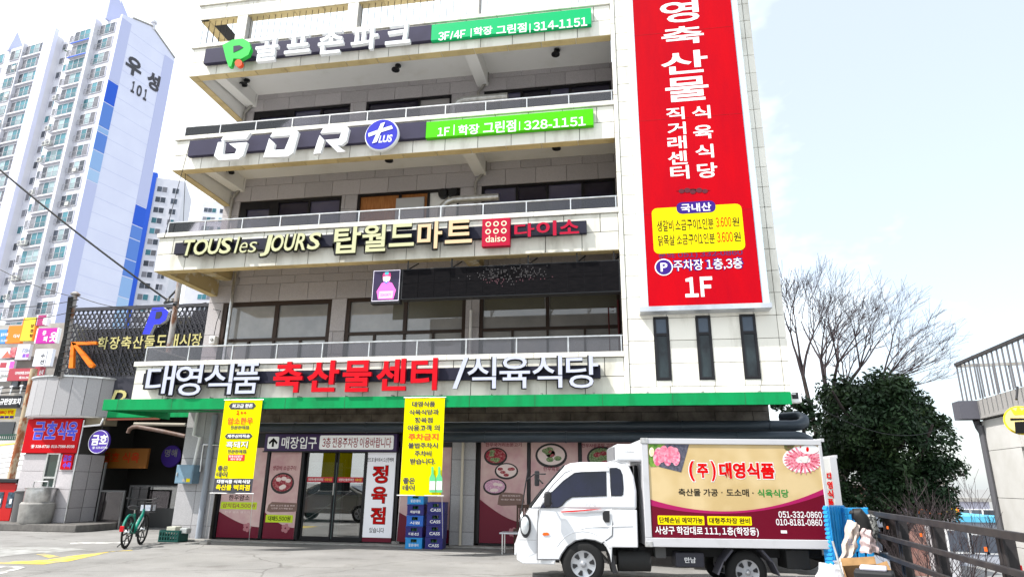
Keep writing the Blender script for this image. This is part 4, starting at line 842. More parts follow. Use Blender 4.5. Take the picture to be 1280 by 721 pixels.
# headlight wraps the corner
hl=MB(); hl.lathe([(.01,-.03),(.17,-.03),(.19,0),(.15,.02)],(0,0,0),'y',20)
hm=[(x*.45-.885,y+.015,z*.92+.86) for x,y,z in hl.v]; hl.v=hm; hl.build('headlight_bezel',black,TR,smooth=True)
hl=MB(); hl.lathe([(.01,-.05),(.09,-.045),(.14,-.025),(.15,0)],(0,0,0),'y',20); hl.v=[(x*.45-.895,y,z*.92+.87) for x,y,z in hl.v]; hl.build('headlight',mat('headlight_lens',(.65,.68,.70),.1,metal=.4),TR,smooth=True)
hl=MB(); hl.lathe([(.01,-.05),(.14,-.03),(.15,0)],(-.96,CW-.12,.87),'x',16); hl.build('headlight',mat('headlight_lens',(.65,.68,.70),.1,metal=.4),TR,smooth=True)
MB().box(-1.06,-1.03,.15,CW-.15,.42,.60).build('bumper_strip',wht,TR,bevel=.02); MB().box(-1.0,-.985,.4,CW-.4,.82,.92).build('grille',black,TR)
MB().box(-1.065,-1.06,.6,1.0,.45,.56).build('number_plate',wprint,TR)
# mirror, antenna-like mast
m0=ZT(215,300); m1=ZT(257,210); mm=MB().box(m0[0],m1[0],-.22,-.12,m0[1],m1[1]).build('mirror',black,TR,bevel=.03,smooth=True); MB().tube([(m0[0]+.06,-.14,(m0[1]+m1[1])/2),(m0[0]+.14,.06,(m0[1]+m1[1])/2-.08)],.014,6).build('mirror_arm',black,TR)
MB().box(-.75,-.66,CW+.1,CW+.2,1.45,1.72).build('mirror',black,TR,bevel=.02); MB().tube([(-.7,CW+.15,1.6),(-.6,CW-.1,1.5)],.014,6).build('mirror_arm',black,TR); MB().tube([(-.98,.9,1.0),(-.86,.95,1.74)],.012,6).build('front_mirror_stalk',black,TR)
MB().tube([(-.9,CW-.1,1.55),(-.75,CW-.05,1.66),(-.55,CW-.2,1.66)],.012,6).build('grab_rail',black,TR)
# wheel arch liner and mud flap
MB().box(-.42,.44,.12,.5,.5,.74).box(-.42,-.36,.1,CW-.1,.33,.6).build('arch_liner',chas,TR)
MB().add([(.36,.02,.62),(.44,.02,.56),(.52,.02,.2),(.45,.02,.2),(.36,.4,.62),(.44,.4,.56),(.52,.4,.2),(.45,.4,.2)],[(0,1,2,3),(7,6,5,4),(0,4,5,1),(1,5,6,2),(2,6,7,3),(3,7,4,0)]).build('mud_flap',black,TR)
def wheel(x,y,z,r,w_=.2,face=-1):
    t=MB().lathe([(r*.60,-w_/2),(r*.78,-w_/2-.008),(r*.94,-w_/2+.01),(r,-w_/2+.035),(r,w_/2-.035),(r*.94,w_/2-.01),(r*.6,w_/2)],(x,y,z),'y',40).build('wheel',tyre,TR,pos=(x,y,z),smooth=True)
    R_=r*.60; h=MB().lathe([(.001,-.035),(R_*.18,-.035),(R_*.25,-.02),(R_*.9,-.012),(R_*.97,-.02),(R_,0),(R_,.04)],(x,y+face*w_/2+.012,z),'y',36).build('hubcap',hub,t,pos=(x,y,z),smooth=True)
    sp=MB()
    for k in range(6):
        a=R(60*k+12); d0=a-.30; d1=a+.30
        q=[(x+R_*.48*math.cos(a-.16),z+R_*.48*math.sin(a-.16)),(x+R_*.84*math.cos(a-.24),z+R_*.84*math.sin(a-.24)),(x+R_*.87*math.cos(a),z+R_*.87*math.sin(a)),(x+R_*.84*math.cos(a+.24),z+R_*.84*math.sin(a+.24)),(x+R_*.48*math.cos(a+.16),z+R_*.48*math.sin(a+.16))]
        sp.prism(q,y-w_/2-.012,y-w_/2+.02,'y')
        b=MB()
    tag(sp.build('hubcap_hole',black,t,pos=(x,y,z)),kind='stuff')
    MB().lathe([(.001,-.055),(R_*.12,-.05),(R_*.17,-.03)],(x,y-w_/2+.01,z),'y',14).build('hub_cap_centre',hub,t,pos=(x,y,z),smooth=True)
    return t
wheel(0,.11,.325,.325); wheel(0,CW-.11,.325,.325); wheel(2.50,.20,.235,.305,.19); wheel(2.50,CW-.1,.235,.305,.19)
# chassis
ch=MB(); ch.box(.4,3.75,.35,.45,.42,.55).box(.4,3.75,1.2,1.3,.42,.55).box(.9,1.0,.3,1.3,.43,.56).box(3.2,3.3,.3,1.3,.43,.56); ch.build('chassis_frame',chas,TR)
MB().tube([(.55,.25,.36),(1.05,.25,.36)],.155,14).build('fuel_tank',chas,TR,smooth=True); b0=TL(837,692,.05); 
bb=MB().box(1.42,1.85,.06,.42,.30,.50).build('battery_box',mat('battery_black',(.03,.03,.04),.5),TR,bevel=.01); put_text('만남',1.55,1.72,.36,.44,.058,wprint,TR)
MB().box(1.12,1.28,.1,.3,.42,.58).build('relay_box',mat('dark_grey_plastic',(.07,.07,.07),.6),TR); MB().box(3.10,3.45,.08,.5,.29,.56).build('tool_box',chas,TR,bevel=.01)
for x0_,x1_ in((2.05,2.2),(2.78,2.93)): 
    s_=-1 if x0_<2.4 else 1
    MB().bar((2.5+s_*.22,.2,.56),(2.5+s_*.36,.2,.40),.03,.36,up=(0,1,0)).bar((2.5+s_*.36,.2,.42),(2.5+s_*.46,.2,.20),.012,.36,up=(0,1,0)).build('mudguard',mat('mudguard_grey',(.06,.06,.075),.5),TR)
MB().box(3.78,3.84,.2,1.5,.36,.46).build('rear_bumper',chas,TR); MB().tube([(2.5,.2,.235),(2.5,CW-.1,.235)],.05,8).tube([(0,.2,.325),(0,CW-.2,.325)],.04,8).build('axle',chas,TR)
# cooling unit over the cab
cu=MB().box(.56,1.0,.1,1.35,1.85,2.12).build('cooling_unit',wht,TR,bevel=.035,smooth=True); MB().box(.54,.56,.2,1.25,1.88,2.08).build('cooling_grille',grey,TR); put_text('Unilab',.72,.86,1.99,2.01,.098,grey,TR,off=0)
MB().tube([(.93,.5,1.8),(.93,.5,.6)],.03,6).tube([(.90,.9,1.8),(.90,.9,.6)],.045,6).build('cooling_hose',black,TR)
# box
Bx0,Bx1,Bz0,Bz1=.97,3.765,.60,2.195; yb=-.04; BW=1.72
MB().box(Bx0,Bx1,yb+.02,yb+BW-.02,Bz0,Bz1).build('cargo_box',boxw,TR)
fr=MB(); fr.box(Bx0-.015,Bx1+.02,yb-.01,yb+.03,Bz1-.075,Bz1+.012).box(Bx0-.015,Bx1+.02,yb-.01,yb+.03,Bz0-.01,Bz0+.12).box(Bx0-.015,Bx0+.085,yb-.01,yb+.03,Bz0+.12,Bz1-.075).box(Bx1-.032,Bx1+.02,yb-.01,yb+.03,Bz0+.12,Bz1-.075)
fr.build('box_frame',boxw,TR,bevel=.008); MB().box(Bx0-.02,Bx0+.09,yb-.02,yb+.05,Bz0-.012,Bz0+.07).box(Bx0-.02,Bx0+.09,yb-.02,yb+.05,Bz1-.07,Bz1+.016).build('corner_cap',mat('worn_metal',(.35,.35,.34),.5,metal=.4,c2=(.5,.5,.5),sc=20),TR,bevel=.006)
MB().box(Bx1+.02,Bx1+.07,yb,yb+BW,Bz1-.02,Bz1+.03).build('rear_visor',boxw,TR)
beige=mat('beige_vinyl',(.60,.46,.25),.45,spec=.15,c2=(.52,.38,.18),sc=1.6,lo=.42,hi=.6,det=2); mar=mat('maroon_vinyl',(.13,.002,.015),.45,spec=.15); mag=mat('magenta_vinyl',(.36,.012,.10),.45,spec=.15)
X0,X1,Z0,Z1=Bx0+.085,Bx1-.032,Bz0+.12,Bz1-.075; yv_=yb+.012
MB().box(X0,X1,yv_,yv_+.005,Z0,Z1).build('advert_panel',beige,TR)
ZB=lambda x,y:TL(800+x/3.773,530+y/3.773,yb)
def curve(y0,ym,y1,n=20):  # measured heights left, middle, right
    o=[]
    for i in range(n+1):
        u=i/n; z=(1-u)*(1-2*u)*y0+4*u*(1-u)*ym+u*(2*u-1)*y1; o.append((X0+(X1-X0)*u,z))
    return o
zl,zm,zr=ZB(50,353)[1],ZB(460,408)[1],ZB(862,305)[1]
c1=curve(zl,zm,zr); c2=curve(ZB(50,382)[1],ZB(460,418)[1],ZB(865,330)[1])
def vin(pts,m_,nm,k): 
    b=MB(); b.prism(pts,yv_-.001*k-.002,yv_-.001*k,'y'); return b.build(nm,m_,TR)
vin([(X1,Z0),(X0,Z0)]+c1,mag,'magenta_wave',0); vin([(X1-.001,Z0+.001),(X0+.001,Z0+.001)]+[(min(max(x,X0+.001),X1-.001),z) for x,z in c2],mar,'maroon_wave',3)
def bt(s_,b,m_,k=1,off=.015): 
    (x0,_),(x1,_)=ZB(b[0],(b[1]+b[3])/2),ZB(b[2],(b[1]+b[3])/2); z1=ZB((b[0]+b[2])/2,b[1])[1]; z0=ZB((b[0]+b[2])/2,b[3])[1]
    return put_text(s_,x0,x1,z0,z1,yv_-.001*k-.0012,m_,TR,off=off)
# title with white outline
for s_,b in(('(',(232,172,258,268)),('주',(270,185,322,252)),(')',(335,172,358,268)),('대영식품',(374,180,635,256))):
    bt(s_,(b[0]-4,b[1]-4,b[2]+4,b[3]+4),wprint,1,.075); bt(s_,b,rprint,3,.045)
bt('축산물 가공',(182,303,368,338),bprint,1,.02); bt('·',(384,318,390,324),bprint,1); bt('도소매',(408,304,514,340),bprint,1,.02); bt('·',(530,320,537,327),bprint,1); bt('식육식당',(555,306,702,344),mat('green_print',(.01,.22,.03),.5),1,.025)
yy_=mat('yellow_print',(.90,.72,.01),.45)
for b,s_ in(((85,432,302,472),'단체손님 예약가능'),((320,435,525,474),'대형주차장 완비')):
    a,c_=ZB(b[0],b[3]),ZB(b[2],b[1]); vin(rrect(a[0],c_[0],a[1],c_[1],.012),yy_,'text_pill',5); bt(s_,(b[0]+6,b[1]+5,b[2]-6,b[3]-6),bprint,8,.02)
bt('사상구 학감대로 111, 1층(학장동)',(72,482,560,527),wprint,6,.018); bt('051-332-0860',(654,410,858,441),wprint,6,.02); bt('010-8181-0860',(642,446,860,477),wprint,6,.02)
a,c_=ZB(666,513),ZB(693,500); vin([(a[0],a[1]),(c_[0],a[1]),(c_[0],c_[1]),(a[0],c_[1])],wprint,'sticker',6)
# printed food pictures
slate=mat('slate_print',(.04,.04,.06),.45,c2=(.12,.12,.16),sc=25); greens=mat('green_leaf_print',(.05,.16,.02),.5,c2=(.20,.36,.05),sc=14); pinkm=mat('pink_meat_print',(.62,.10,.20),.45,c2=(.82,.42,.50),sc=20,lo=.4,hi=.6); redm=mat('red_meat_print',(.42,.01,.05),.45,c2=(.7,.25,.3),sc=40,lo=.4,hi=.6); wh=wprint
def zp(L_): return [(max(X0+.002,min(X1-.002,ZB(*p)[0])),min(Z1-.002,ZB(*p)[1])) for p in L_]
def el(cx,cy,rx,ry,n=16,a=0): return [(cx+rx*math.cos(2*math.pi*i/n)*math.cos(a)-ry*math.sin(2*math.pi*i/n)*math.sin(a),cy+rx*math.cos(2*math.pi*i/n)*math.sin(a)+ry*math.sin(2*math.pi*i/n)*math.cos(a)) for i in range(n)]
vin(zp([(110,92),(232,92),(195,226),(90,200)]),slate,'slate_plate',1); vin(zp([(40,92),(120,92),(90,125),(60,150),(78,198),(50,200),(42,180)]),greens,'salad_leaves',3)
for i,(cx,cy,rx,ry,a) in enumerate(((85,152,22,44,.1),(108,140,22,42,.2),(130,165,18,32,-.1),(150,142,24,40,-.2),(172,160,18,36,.1),(165,125,16,16,0))): vin(zp(el(cx,cy,rx,ry,14,a)),pinkm if i%2==0 else mat('pale_pink_meat',(.75,.30,.38),.45,c2=(.6,.12,.2),sc=22),'meat_slice',5+i*.5)
vin(zp(el(55,130,12,22)),mat('egg_print',(.8,.75,.6),.5,c2=(.8,.4,.1),sc=9),'egg_half',9)
vin(zp(el(768,165,94,62,28)),wh,'white_plate',1)
for i in range(26):
    a=2*math.pi*i/26; cx,cy=770+62*math.cos(a),168+40*math.sin(a); vin(zp(el(cx,cy,30,6,8,math.atan2(40*math.sin(a),62*math.cos(a)))),redm if i%2 else mat('rose_meat_print',(.62,.06,.16),.45,c2=(.8,.4,.45),sc=40),'meat_slice',3+i*.08)
vin(zp(el(800,118,44,22,20)),wh,'small_dish',6)
for cx,cy in((760,160),(782,158),(778,172)): vin(zp(el(cx,cy,13,10,12)),mat('mushroom_print',(.75,.68,.62),.5),'mushroom',7+cx*.001)
vin(zp(el(790,118,7,12,10)),rprint,'flower',8); vin(zp([(680,92),(730,92),(722,112),(700,126),(682,115)]),mat('purple_leaf_print',(.10,.05,.03),.5,c2=(.12,.14,.03),sc=20),'lettuce_leaf',5)
# ================= neighbour arcade building on the left =================
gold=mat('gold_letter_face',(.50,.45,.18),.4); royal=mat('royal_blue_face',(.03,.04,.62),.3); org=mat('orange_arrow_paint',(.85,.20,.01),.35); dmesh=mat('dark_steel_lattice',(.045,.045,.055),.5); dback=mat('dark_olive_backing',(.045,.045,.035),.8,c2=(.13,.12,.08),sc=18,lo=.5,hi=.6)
charb=mat('charcoal_board',(.03,.03,.042),.5)
YN=18.5
N=thing('arcade_building','low dark arcade building with lattice screen and rounded stone canopy at the left','building',(-15,YN,0))
xs0=P(90,400,YN).x; zt_=P(175,384,YN).z; zb_=P(175,470,YN).z
fr=MB(); fr.box(xs0-.05,-11.9,YN-.05,YN+.05,zt_-.06,zt_+.05).box(xs0-.05,-11.9,YN-.03,YN+.03,zb_-.06,zb_)
o=fr.build('screen_frame',dmesh,N,pos=(xs0,YN,zt_))
n_=6; pw_=(-11.9-xs0)/n_
lat=MB(); cs=.175; hz=zt_-zb_-.06
def clipseg(a,b,w,h):
    (x0,y0),(x1,y1)=a,b; t0,t1=0.,1.; dx,dy=x1-x0,y1-y0
    for p,q in((-dx,x0),(dx,w-x0),(-dy,y0),(dy,h-y0)):
        if abs(p)<1e-9:
            if q<0: return None
            continue
        r=q/p
        if p<0: t0=max(t0,r)
        else: t1=min(t1,r)
    return None if t0>=t1-1e-3 else ((x0+dx*t0,y0+dy*t0),(x0+dx*t1,y0+dy*t1))
segs=[]
hh=cs*.866
for j in range(-1,int(hz/hh)+2):
    segs.append(((0,j*hh),(pw_,j*hh)))
k=-int(hz/1.732/cs)-3
while k*cs<pw_+hz: segs.append(((k*cs,0),(k*cs+hz/1.732,hz))); segs.append(((k*cs+hz/1.732,0),(k*cs,hz))); k+=1
for a,b in segs:
    c=clipseg(a,b,pw_,hz)
    if c: lat.bar((c[0][0],0,c[0][1]),(c[1][0],0,c[1][1]),.034,.014,up=(0,1,0))
# small triangles fill alternate cells: denser look of the cut-out star pattern
j=0
while j*hh<hz-hh:
    i=0
    while i*cs<pw_-cs:
        x=i*cs+(cs/2 if j%2 else 0)+cs*.5; z=j*hh+hh*.5
        if x+cs*.25<pw_: lat.prism([(x-cs*.3,z-hh*.25),(x+cs*.3,z-hh*.25),(x,z+hh*.25)],-.004,.004,'y')
        i+=1
    j+=1
lat.box(-.02,.02,-.02,.02,0,hz); lm=lat.mesh('lattice_panel',dmesh)
for i in range(n_): link('lattice_panel',lm,o,(xs0+i*pw_,YN,zb_))
for i in range(n_):
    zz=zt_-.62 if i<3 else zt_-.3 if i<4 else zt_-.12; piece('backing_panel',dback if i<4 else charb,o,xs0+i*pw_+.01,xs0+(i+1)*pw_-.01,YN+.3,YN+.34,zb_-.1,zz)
MB().box(-17.6,-11.9,YN+3,YN+3.2,0,6.0).box(-17.6,-11.9,YN+.4,YN+3,4.7,4.9).box(-17.8,-17.6,YN+.4,YN+3.2,0,5.0).build('inner_wall',mat('arcade_gloom_wall',(.035,.033,.03),.9),N,pos=(-15,YN+3,0))  # near-black colour stands in for the dim light inside the arcade
poly_letter([[(425,315),(470,196),(520,194),(543,214),(531,252),(505,270),(478,272),(458,316)]],YN-.25,.12,[royal,wprint],N,'letter_p',(60,330,3.604))
poly_letter([[(487,215),(512,213),(514,228),(502,245),(482,247)]],YN-.256,.008,charb,N,'letter_counter',(60,330,3.604))
poly_letter([[(104,350),(218,348),(217,361),(112,364)],[(104,352),(116,352),(112,467),(92,467)],[(108,360),(122,354),(207,455),(196,467),(184,464)]],YN-.25,.1,org,N,'arrow',(60,330,3.604))
for i,ch in enumerate('학장축산둘도매시장'):
    x=124+i*14.6; ptext(ch,x,421.5-i*.45+(0 if i<6 else -1),x+12.6,437-i*.45,YN-.2,[gold,lside],N,name='letter',depth=.06,off=.015)
# board with D and opening below
bz1,bz0=zb_-.06,P(150,521,YN).z
board(N,'dark_board',charb,P(131,500,YN).x,-11.9,bz0,bz1,YN-.06,YN+.1)
for ch,b in(('D',(142,487.5,159,503)),): ptext(ch,*b,YN-.07,[gold,lside],N,name='letter',depth=.05,off=.03,shear=.25)
MB().box(P(131,520,YN).x,-12.6,YN-.09,YN-.06,bz0-.02,bz0+.18).build('green_strip',green_aw,N,pos=(-14,YN,bz0))
# canopy drum
cxn,cyn,rx_,ry_=-17.62,YN+.4,1.58,1.3; z0,z1=3.36,4.55; npan=9
drum=MB()
def arcp(i,n=npan,r=1,a0=200,a1=340): a=R(a0+(a1-a0)*i/n); return cxn+rx_*r*math.cos(a),cyn+ry_*r*math.sin(a)
dr=MB().prism([arcp(i,18,.97) for i in range(19)],z0+.02,z1-.02,'z').build('canopy_core',joint,N,pos=(cxn,cyn,z0))
for i in range(npan):
    a,b=arcp(i),arcp(i+1); m_=MB(); va=Vector(a+(0,)); vb=Vector(b+(0,)); d=(vb-va).normalized()*.008; va+=d; vb-=d
    ca=Vector((cxn,cyn,0)); ia=va+(ca-va)*.02; ib=vb+(ca-vb)*.02
    m_.prism([(va.x,va.y),(vb.x,vb.y),(ib.x,ib.y),(ia.x,ia.y)],z0,z1,'z').build('stone_panel',granl,dr,pos=(va.x,va.y,z0))
MB().prism([arcp(i,18,1.03) for i in range(19)],z1,z1+.05,'z').build('canopy_coping',steel,dr,pos=(cxn,cyn,z1)); MB().prism([arcp(i,18,.96) for i in range(19)],z0-.03,z0+.015,'z').build('canopy_soffit',soff,dr,pos=(cxn,cyn,z0))
# column
YC=18.25; xl=P(38.5,530,YC).x; xr=P(103,540,YC).x; wx0,wx1=P(57,585,YC).x,P(71.5,585,YC).x
co=MB().box(xl+.02,wx0,YC+.03,YC+1.1,.2,z0).box(wx1,xr-.02,YC+.03,YC+1.1,.2,z0).box(wx0,wx1,YC+.03,YC+1.1,P(66,566,YC).z,z0).build('column_core',joint,N,pos=(xl,YC,.2))
zr=[.2,.62,1.16,1.7,P(70,567,YC).z]
for a,b in zip(zr,zr[1:]):
    for p,q in((xl,wx0-.04),(wx1+.04,xr)): piece('stone_panel',granite,co,p+.004,q-.004,YC,YC+.03,a+.005,b-.005)
    for y0,y1 in((YC+.0,YC+.55),(YC+.55,YC+1.1)): piece('stone_panel',granite,co,xr-.02,xr+.01,y0+.034,y1-.004,a+.005,b-.005)
wf=MB(); wz1=P(66,566,YC).z; tz=P(62,596.5,YC).z
wf.box(wx0-.04,wx0+.02,YC-.02,YC+.06,.2,wz1).box(wx1-.02,wx1+.04,YC-.02,YC+.06,.2,wz1).box(wx0+.02,wx1-.02,YC-.02,YC+.06,tz-.03,tz+.03).box(wx0+.02,wx1-.02,YC-.02,YC+.06,wz1-.04,wz1)
w_=wf.build('window_frame',steel,co,pos=(wx0,YC,.2)); MB().box(wx0+.02,wx1-.02,YC+.02,YC+.03,.2,tz-.03).box(wx0+.02,wx1-.02,YC+.02,YC+.03,tz+.03,wz1-.04).build('pane',mat('green_black_glass',(.012,.03,.025),.05,spec=.7),w_,pos=(wx0,YC,.3))
pipe([(xr+.03,YC-.05,z0-.1),(xr+.03,YC-.05,.05)],.025,steel,par=N)
pipe([(xr+.05,YC-.08,P(105,533,YC).z),(P(128,531,YC).x,YC-.08,P(128,531,YC).z),(P(131,523,YC).x,YC-.05,P(131,523,YC).z)],.03,white,par=N); board(N,'beige_lintel',mat('beige_lintel_paint',(.20,.165,.11),.7),xr,P(133,520,YC).x,P(120,531,YC).z,z0-.03,YC,YC+.5)
pl=MB(); pl.prism([(-24,YC-.75),(-15.7,YC-.75),(-15.55,YC-.4),(-15.55,YC+1.2),(-24,YC+1.2)],0.0,.2,'z').build('plinth',mat('shaded_plinth_stone',(.10,.095,.09),.8,c2=(.16,.15,.14),sc=5),N,pos=(-18,YC,0),bevel=.02)  # the shadow lying on the plinth is put into its dark stone colour
t=thing('shop_sign','red sign board with blue Korean butcher lettering on the grey corner column','sign',(-17,YC,2.3))
x0,x1,z0_,z1_=PR(36,522.5,103,566,YC-.06); x0=P(38,545,YC).x-.12; board(t,'sign_board',mat('bright_red_board',(.45,.003,.008),.5,spec=.1),x0,xr,z0_,z1_-.02,YC-.09,YC-.005)
bo=mat('blue_letter_print',(.05,.07,.62),.4)
for ch,b in zip('금호식육',[(42,527,56,549),(57.5,526.5,70.5,548.5),(72,527,82.5,549),(83.5,527,96.5,550)]): ptext(ch,b[0]-.4,b[1]-.4,b[2]+.4,b[3]+.4,YC-.092,mat('pale_outline',(.6,.5,.75),.4),t,off=.045); ptext(ch,*b,YC-.096,bo,t,off=.028)
ptext('☎ 328-8738  010-7588-8038',38.5,555.5,93,560,YC-.096,wprint,t,off=.02)
t=thing('shop_sign','small red sign with blue writing beside the narrow column window','sign',(xr,YC,2)); x0,x1,z0_,z1_=PR(77,566.8,91,586.5,YC-.04); board(t,'sign_board',mat('bright_red_board',(.45,.003,.008),.5,spec=.1),x0,x1,z0_,z1_,YC-.06,YC-.002); ptext('금호',79.5,568.5,89.5,576,YC-.063,bo,t,off=.03); ptext('수육',78.5,577.5,88.5,584.8,YC-.063,bo,t,off=.03)
t=thing('shop_sign','round navy sign with white Korean name hanging at the arcade entrance','sign',P(124.5,552,YN-.1)); c=P(124.5,552,YN-.3); rr=.36
MB().lathe([(rr-.01,-.05),(rr,-.03),(rr,.03),(rr-.01,.05)],(c.x,YN-.3,c.z),'y',32).build('disc',mat('indigo_sign',(.07,.03,.30),.5),t,pos=c)
MB().tube([(c.x+rr*.95*math.cos(k*.2095),YN-.352,c.z+rr*.95*math.sin(k*.2095)) for k in range(31)],.008,5,False).build('rim',wprint,t,pos=c); ptext('금호',114.5,543,134,556,YN-.355,wprint,t,off=.03); ptext('☎ 328-8738',115,557.5,134,561,YN-.355,wprint,t,off=.01); MB().tube([(c.x,YN-.3,c.z+.36),(c.x,YN-.3,c.z+.6)],.012,5).build('hanger',black,t,pos=c)
t=thing('shop_sign','dim round navy sign with grey letters deep in the arcade entrance','sign',P(214,570,YN+2.5)); c=P(214,570,YN+2.5); MB().lathe([(.36,-.04),(.38,0),(.36,.04)],(c.x,c.y,c.z),'y',28).build('disc',mat('indigo_sign',(.07,.03,.30),.5),t,pos=c); put_text('명해',c.x-.24,c.x+.24,c.z-.02,c.z+.24,c.y-.045,pipem,t,off=.02)
MB().tube([(c.x,c.y,c.z+.37),(c.x,c.y,c.z+.9)],.012,5).build('hanger',black,t,pos=c)
t=thing('shop_sign','dim orange Korean sign over the stall in the arcade','sign',P(155,572,YN+1.4)); x0,x1,z0_,z1_=PR(123,560,184,585,YN+1.4); board(t,'sign_board',mat('amber_board',(.22,.08,.01),.5),x0,x1,z0_,z1_,YN+1.4,YN+1.5); ptext('금호 식육',128,565,174,578,YN+1.39,mat('red_amber_print',(.40,.03,.0),.5),t,off=.03)
# things in the arcade
t=thing('display_counter','dark meat counter with glass front standing in the arcade','counter',(-15,YN+1.6,0)); kd=mat('dark_counter_steel',(.07,.07,.07),.35,metal=.4)
MB().box(-16.2,-13.2,YN+1.5,YN+2.3,.0,.55).box(-16.2,-13.2,YN+1.5,YN+1.53,.55,.6).build('base',kd,t,pos=(-15,YN+1.6,0)); MB().box(-16.2,-13.2,YN+1.5,YN+2.3,1.25,1.3).box(-16.2,-16.15,YN+1.5,YN+2.3,.55,1.25).box(-13.25,-13.2,YN+1.5,YN+2.3,.55,1.25).build('top_frame',mat('dull_grey_frame',(.10,.10,.10),.5),t,pos=(-15,YN+1.6,1.2)); MB().box(-16.1,-13.3,YN+1.52,YN+1.53,.6,1.25).build('glass_front',gclear,t,pos=(-15,YN+1.5,.6))
for i in range(6): MB().box(-16.0+i*.45,-15.65+i*.45,YN+1.7,YN+2.1,.56,.7).build('tray',mat('tray_green',(.06,.10,.08),.5),t,pos=(-16+i*.45,YN+1.7,.56))
t=thing('door_frame','thin steel door frame leaning at the left of the arcade opening','frame',(-16.1,YN+.5,0)); MB().box(-16.35,-16.3,YN+.4,YN+.45,0,2.0).box(-15.5,-15.45,YN+.4,YN+.45,0,1.1).box(-16.3,-15.45,YN+.4,YN+.45,1.1,1.15).build('bars',mat('dull_grey_frame',(.10,.10,.10),.5),t,pos=(-16.1,YN+.4,0)); MB().box(-16.3,-15.5,YN+.42,YN+.425,.0,1.1).build('pane',gsmoke,t,pos=(-16,YN+.42,0))
t=thing('overhead_pipe','rusty pale pipe with elbow running under the arcade ceiling','pipe',(-14,YN,3.2)); pp=mat('pinkish_pipe',(.14,.10,.09),.5,c2=(.10,.05,.03),sc=6)
pts=[P(x,y,YN-.6) for x,y in((160,541),(162,536),(166,533.5),(172,533),(205,539),(232,545))]; MB().tube(pts,.06,10).build('pipe_run',pp,t,pos=pts[0],smooth=True)
pts=[P(x,y,YN-.3) for x,y in((168,529.5),(232,530.5))]; MB().tube(pts,.05,8).build('pipe_run',mat('cream_pipe',(.28,.25,.2),.5),t,pos=pts[0],smooth=True)
pts=[P(x,y,YN-.2) for x,y in((130,524),(200,523))]; MB().bar(pts[0],pts[1],.06).build('orange_beam',mat('rust_orange_beam',(.14,.04,.02),.7),t,pos=pts[0])
t=thing('electric_box','pale blue electric cabinet with a yellow sticker on the stone pier','box',(-11.4,YW-.3,1.6)); x0,x1,z0_,z1_=PR(219.5,580.5,241,604,16.1); bb=mat('pale_blue_cabinet_paint',(.20,.32,.42),.45,c2=(.16,.25,.33),sc=5)
MB().box(x0,x1,16.1,16.41,z0_,z1_).build('case',bb,t,pos=(x0,16.1,z0_),bevel=.01); MB().box(x0+.02,x1-.02,16.09,16.10,z0_+.02,z1_-.02).build('door',bb,t,pos=(x0,16.09,z0_),bevel=.003)
MB().box(x1-.16,x1-.05,16.084,16.089,z0_+.04,z0_+.13).build('warning_sticker',yel,t,pos=(x0,16.09,z0_)); MB().box(x1-.27,x1-.19,16.084,16.089,z0_+.05,z0_+.12).build('grey_sticker',pipem,t,pos=(x0,16.09,z0_)); MB().box(x0+.04,x0+.07,16.07,16.09,z0_+.2,z0_+.28).build('latch',steel,t,pos=(x0,16.08,z0_))
t=thing('sticker_sign','tiny red and white notice on the grey wall beside the first banner','notice',(-10.9,YW-.15,1.9)); x0,x1,z0_,z1_=PR(256,582,262,591,16.4); board(t,'plate',wprint,x0,x1,z0_,z1_,16.4,16.42); MB().box(x0,x1,16.395,16.399,(z0_+z1_)/2,z1_).build('red_field',rprint,t,pos=(x0,16.4,z0_))
t=thing('electric_meter','small pale electricity meter on the grey wall above the lowest balcony','meter',P(263,425,16.4)); x0,x1,z0_,z1_=PR(260.5,419,267.5,429,16.35); MB().box(x0,x1,16.38,16.55,z0_,z1_).build('body',white,t,pos=(x0,16.4,z0_),bevel=.02); c=((x0+x1)/2,16.38,(z0_+z1_)/2); MB().lathe([(.05,0),(.045,-.04),(.01,-.045)],c,'y',14).build('dial',gpale,t,pos=c)
MB().tube([((x0+x1)/2,16.45,z1_),((x0+x1)/2+.02,16.45,z1_+.4),((x0+x1)/2+.1,16.45,z1_+.75),((x0+x1)/2-.15,16.45,z1_+.8)],.01,5).build('cable',wire,t,pos=c)
# stock pot, crate, bicycle, red booth
q=P(43,651,17.9); zq=.2
t=thing('stock_pot','big steel stock pot with a bowed handle on a grey drum beside the column','pot',(q.x,17.9,zq)); s_=(P(60,640,17.9).x-P(27,640,17.9).x)/2
MB().lathe([(s_*.88,0),(s_*.95,.05),(s_,.55),(s_*.92,.6)],(q.x,17.9,zq),'z',28).build('drum',conc,t,pos=(q.x,17.9,zq),smooth=True); MB().lathe([(s_*.84,.6),(s_*.86,.62),(s_*.86,.98),(s_*.93,1.0),(s_*.93,1.02),(s_*.4,1.05),(.01,1.06)],(q.x,17.9,zq),'z',28).build('pot',steel,t,pos=(q.x,17.9,zq+.6),smooth=True)
MB().tube([(q.x-.25,17.85,zq+1.0),(q.x-.24,17.85,zq+1.2),(q.x+.24,17.85,zq+1.2),(q.x+.25,17.85,zq+1.0)],.02,8).build('handle',steel,t,pos=(q.x,17.9,zq+1)); 
t=thing('red_booth','tall red glass fronted cabinet at the left edge with a black roof','cabinet',(-21,18.8,0)); x1=P(25,600,18.4).x; zt2=P(10,598,18.4).z; rd=mat('booth_red',(.45,.01,.01),.35)
MB().box(x1-2.2,x1-.08,18.4,19.6,.2,zt2-.12).build('body',rd,t,pos=(x1-1,18.4,.2),bevel=.02); MB().box(x1-2.3,x1,18.3,19.7,zt2-.12,zt2).build('roof',black,t,pos=(x1-1,18.4,zt2),bevel=.02)
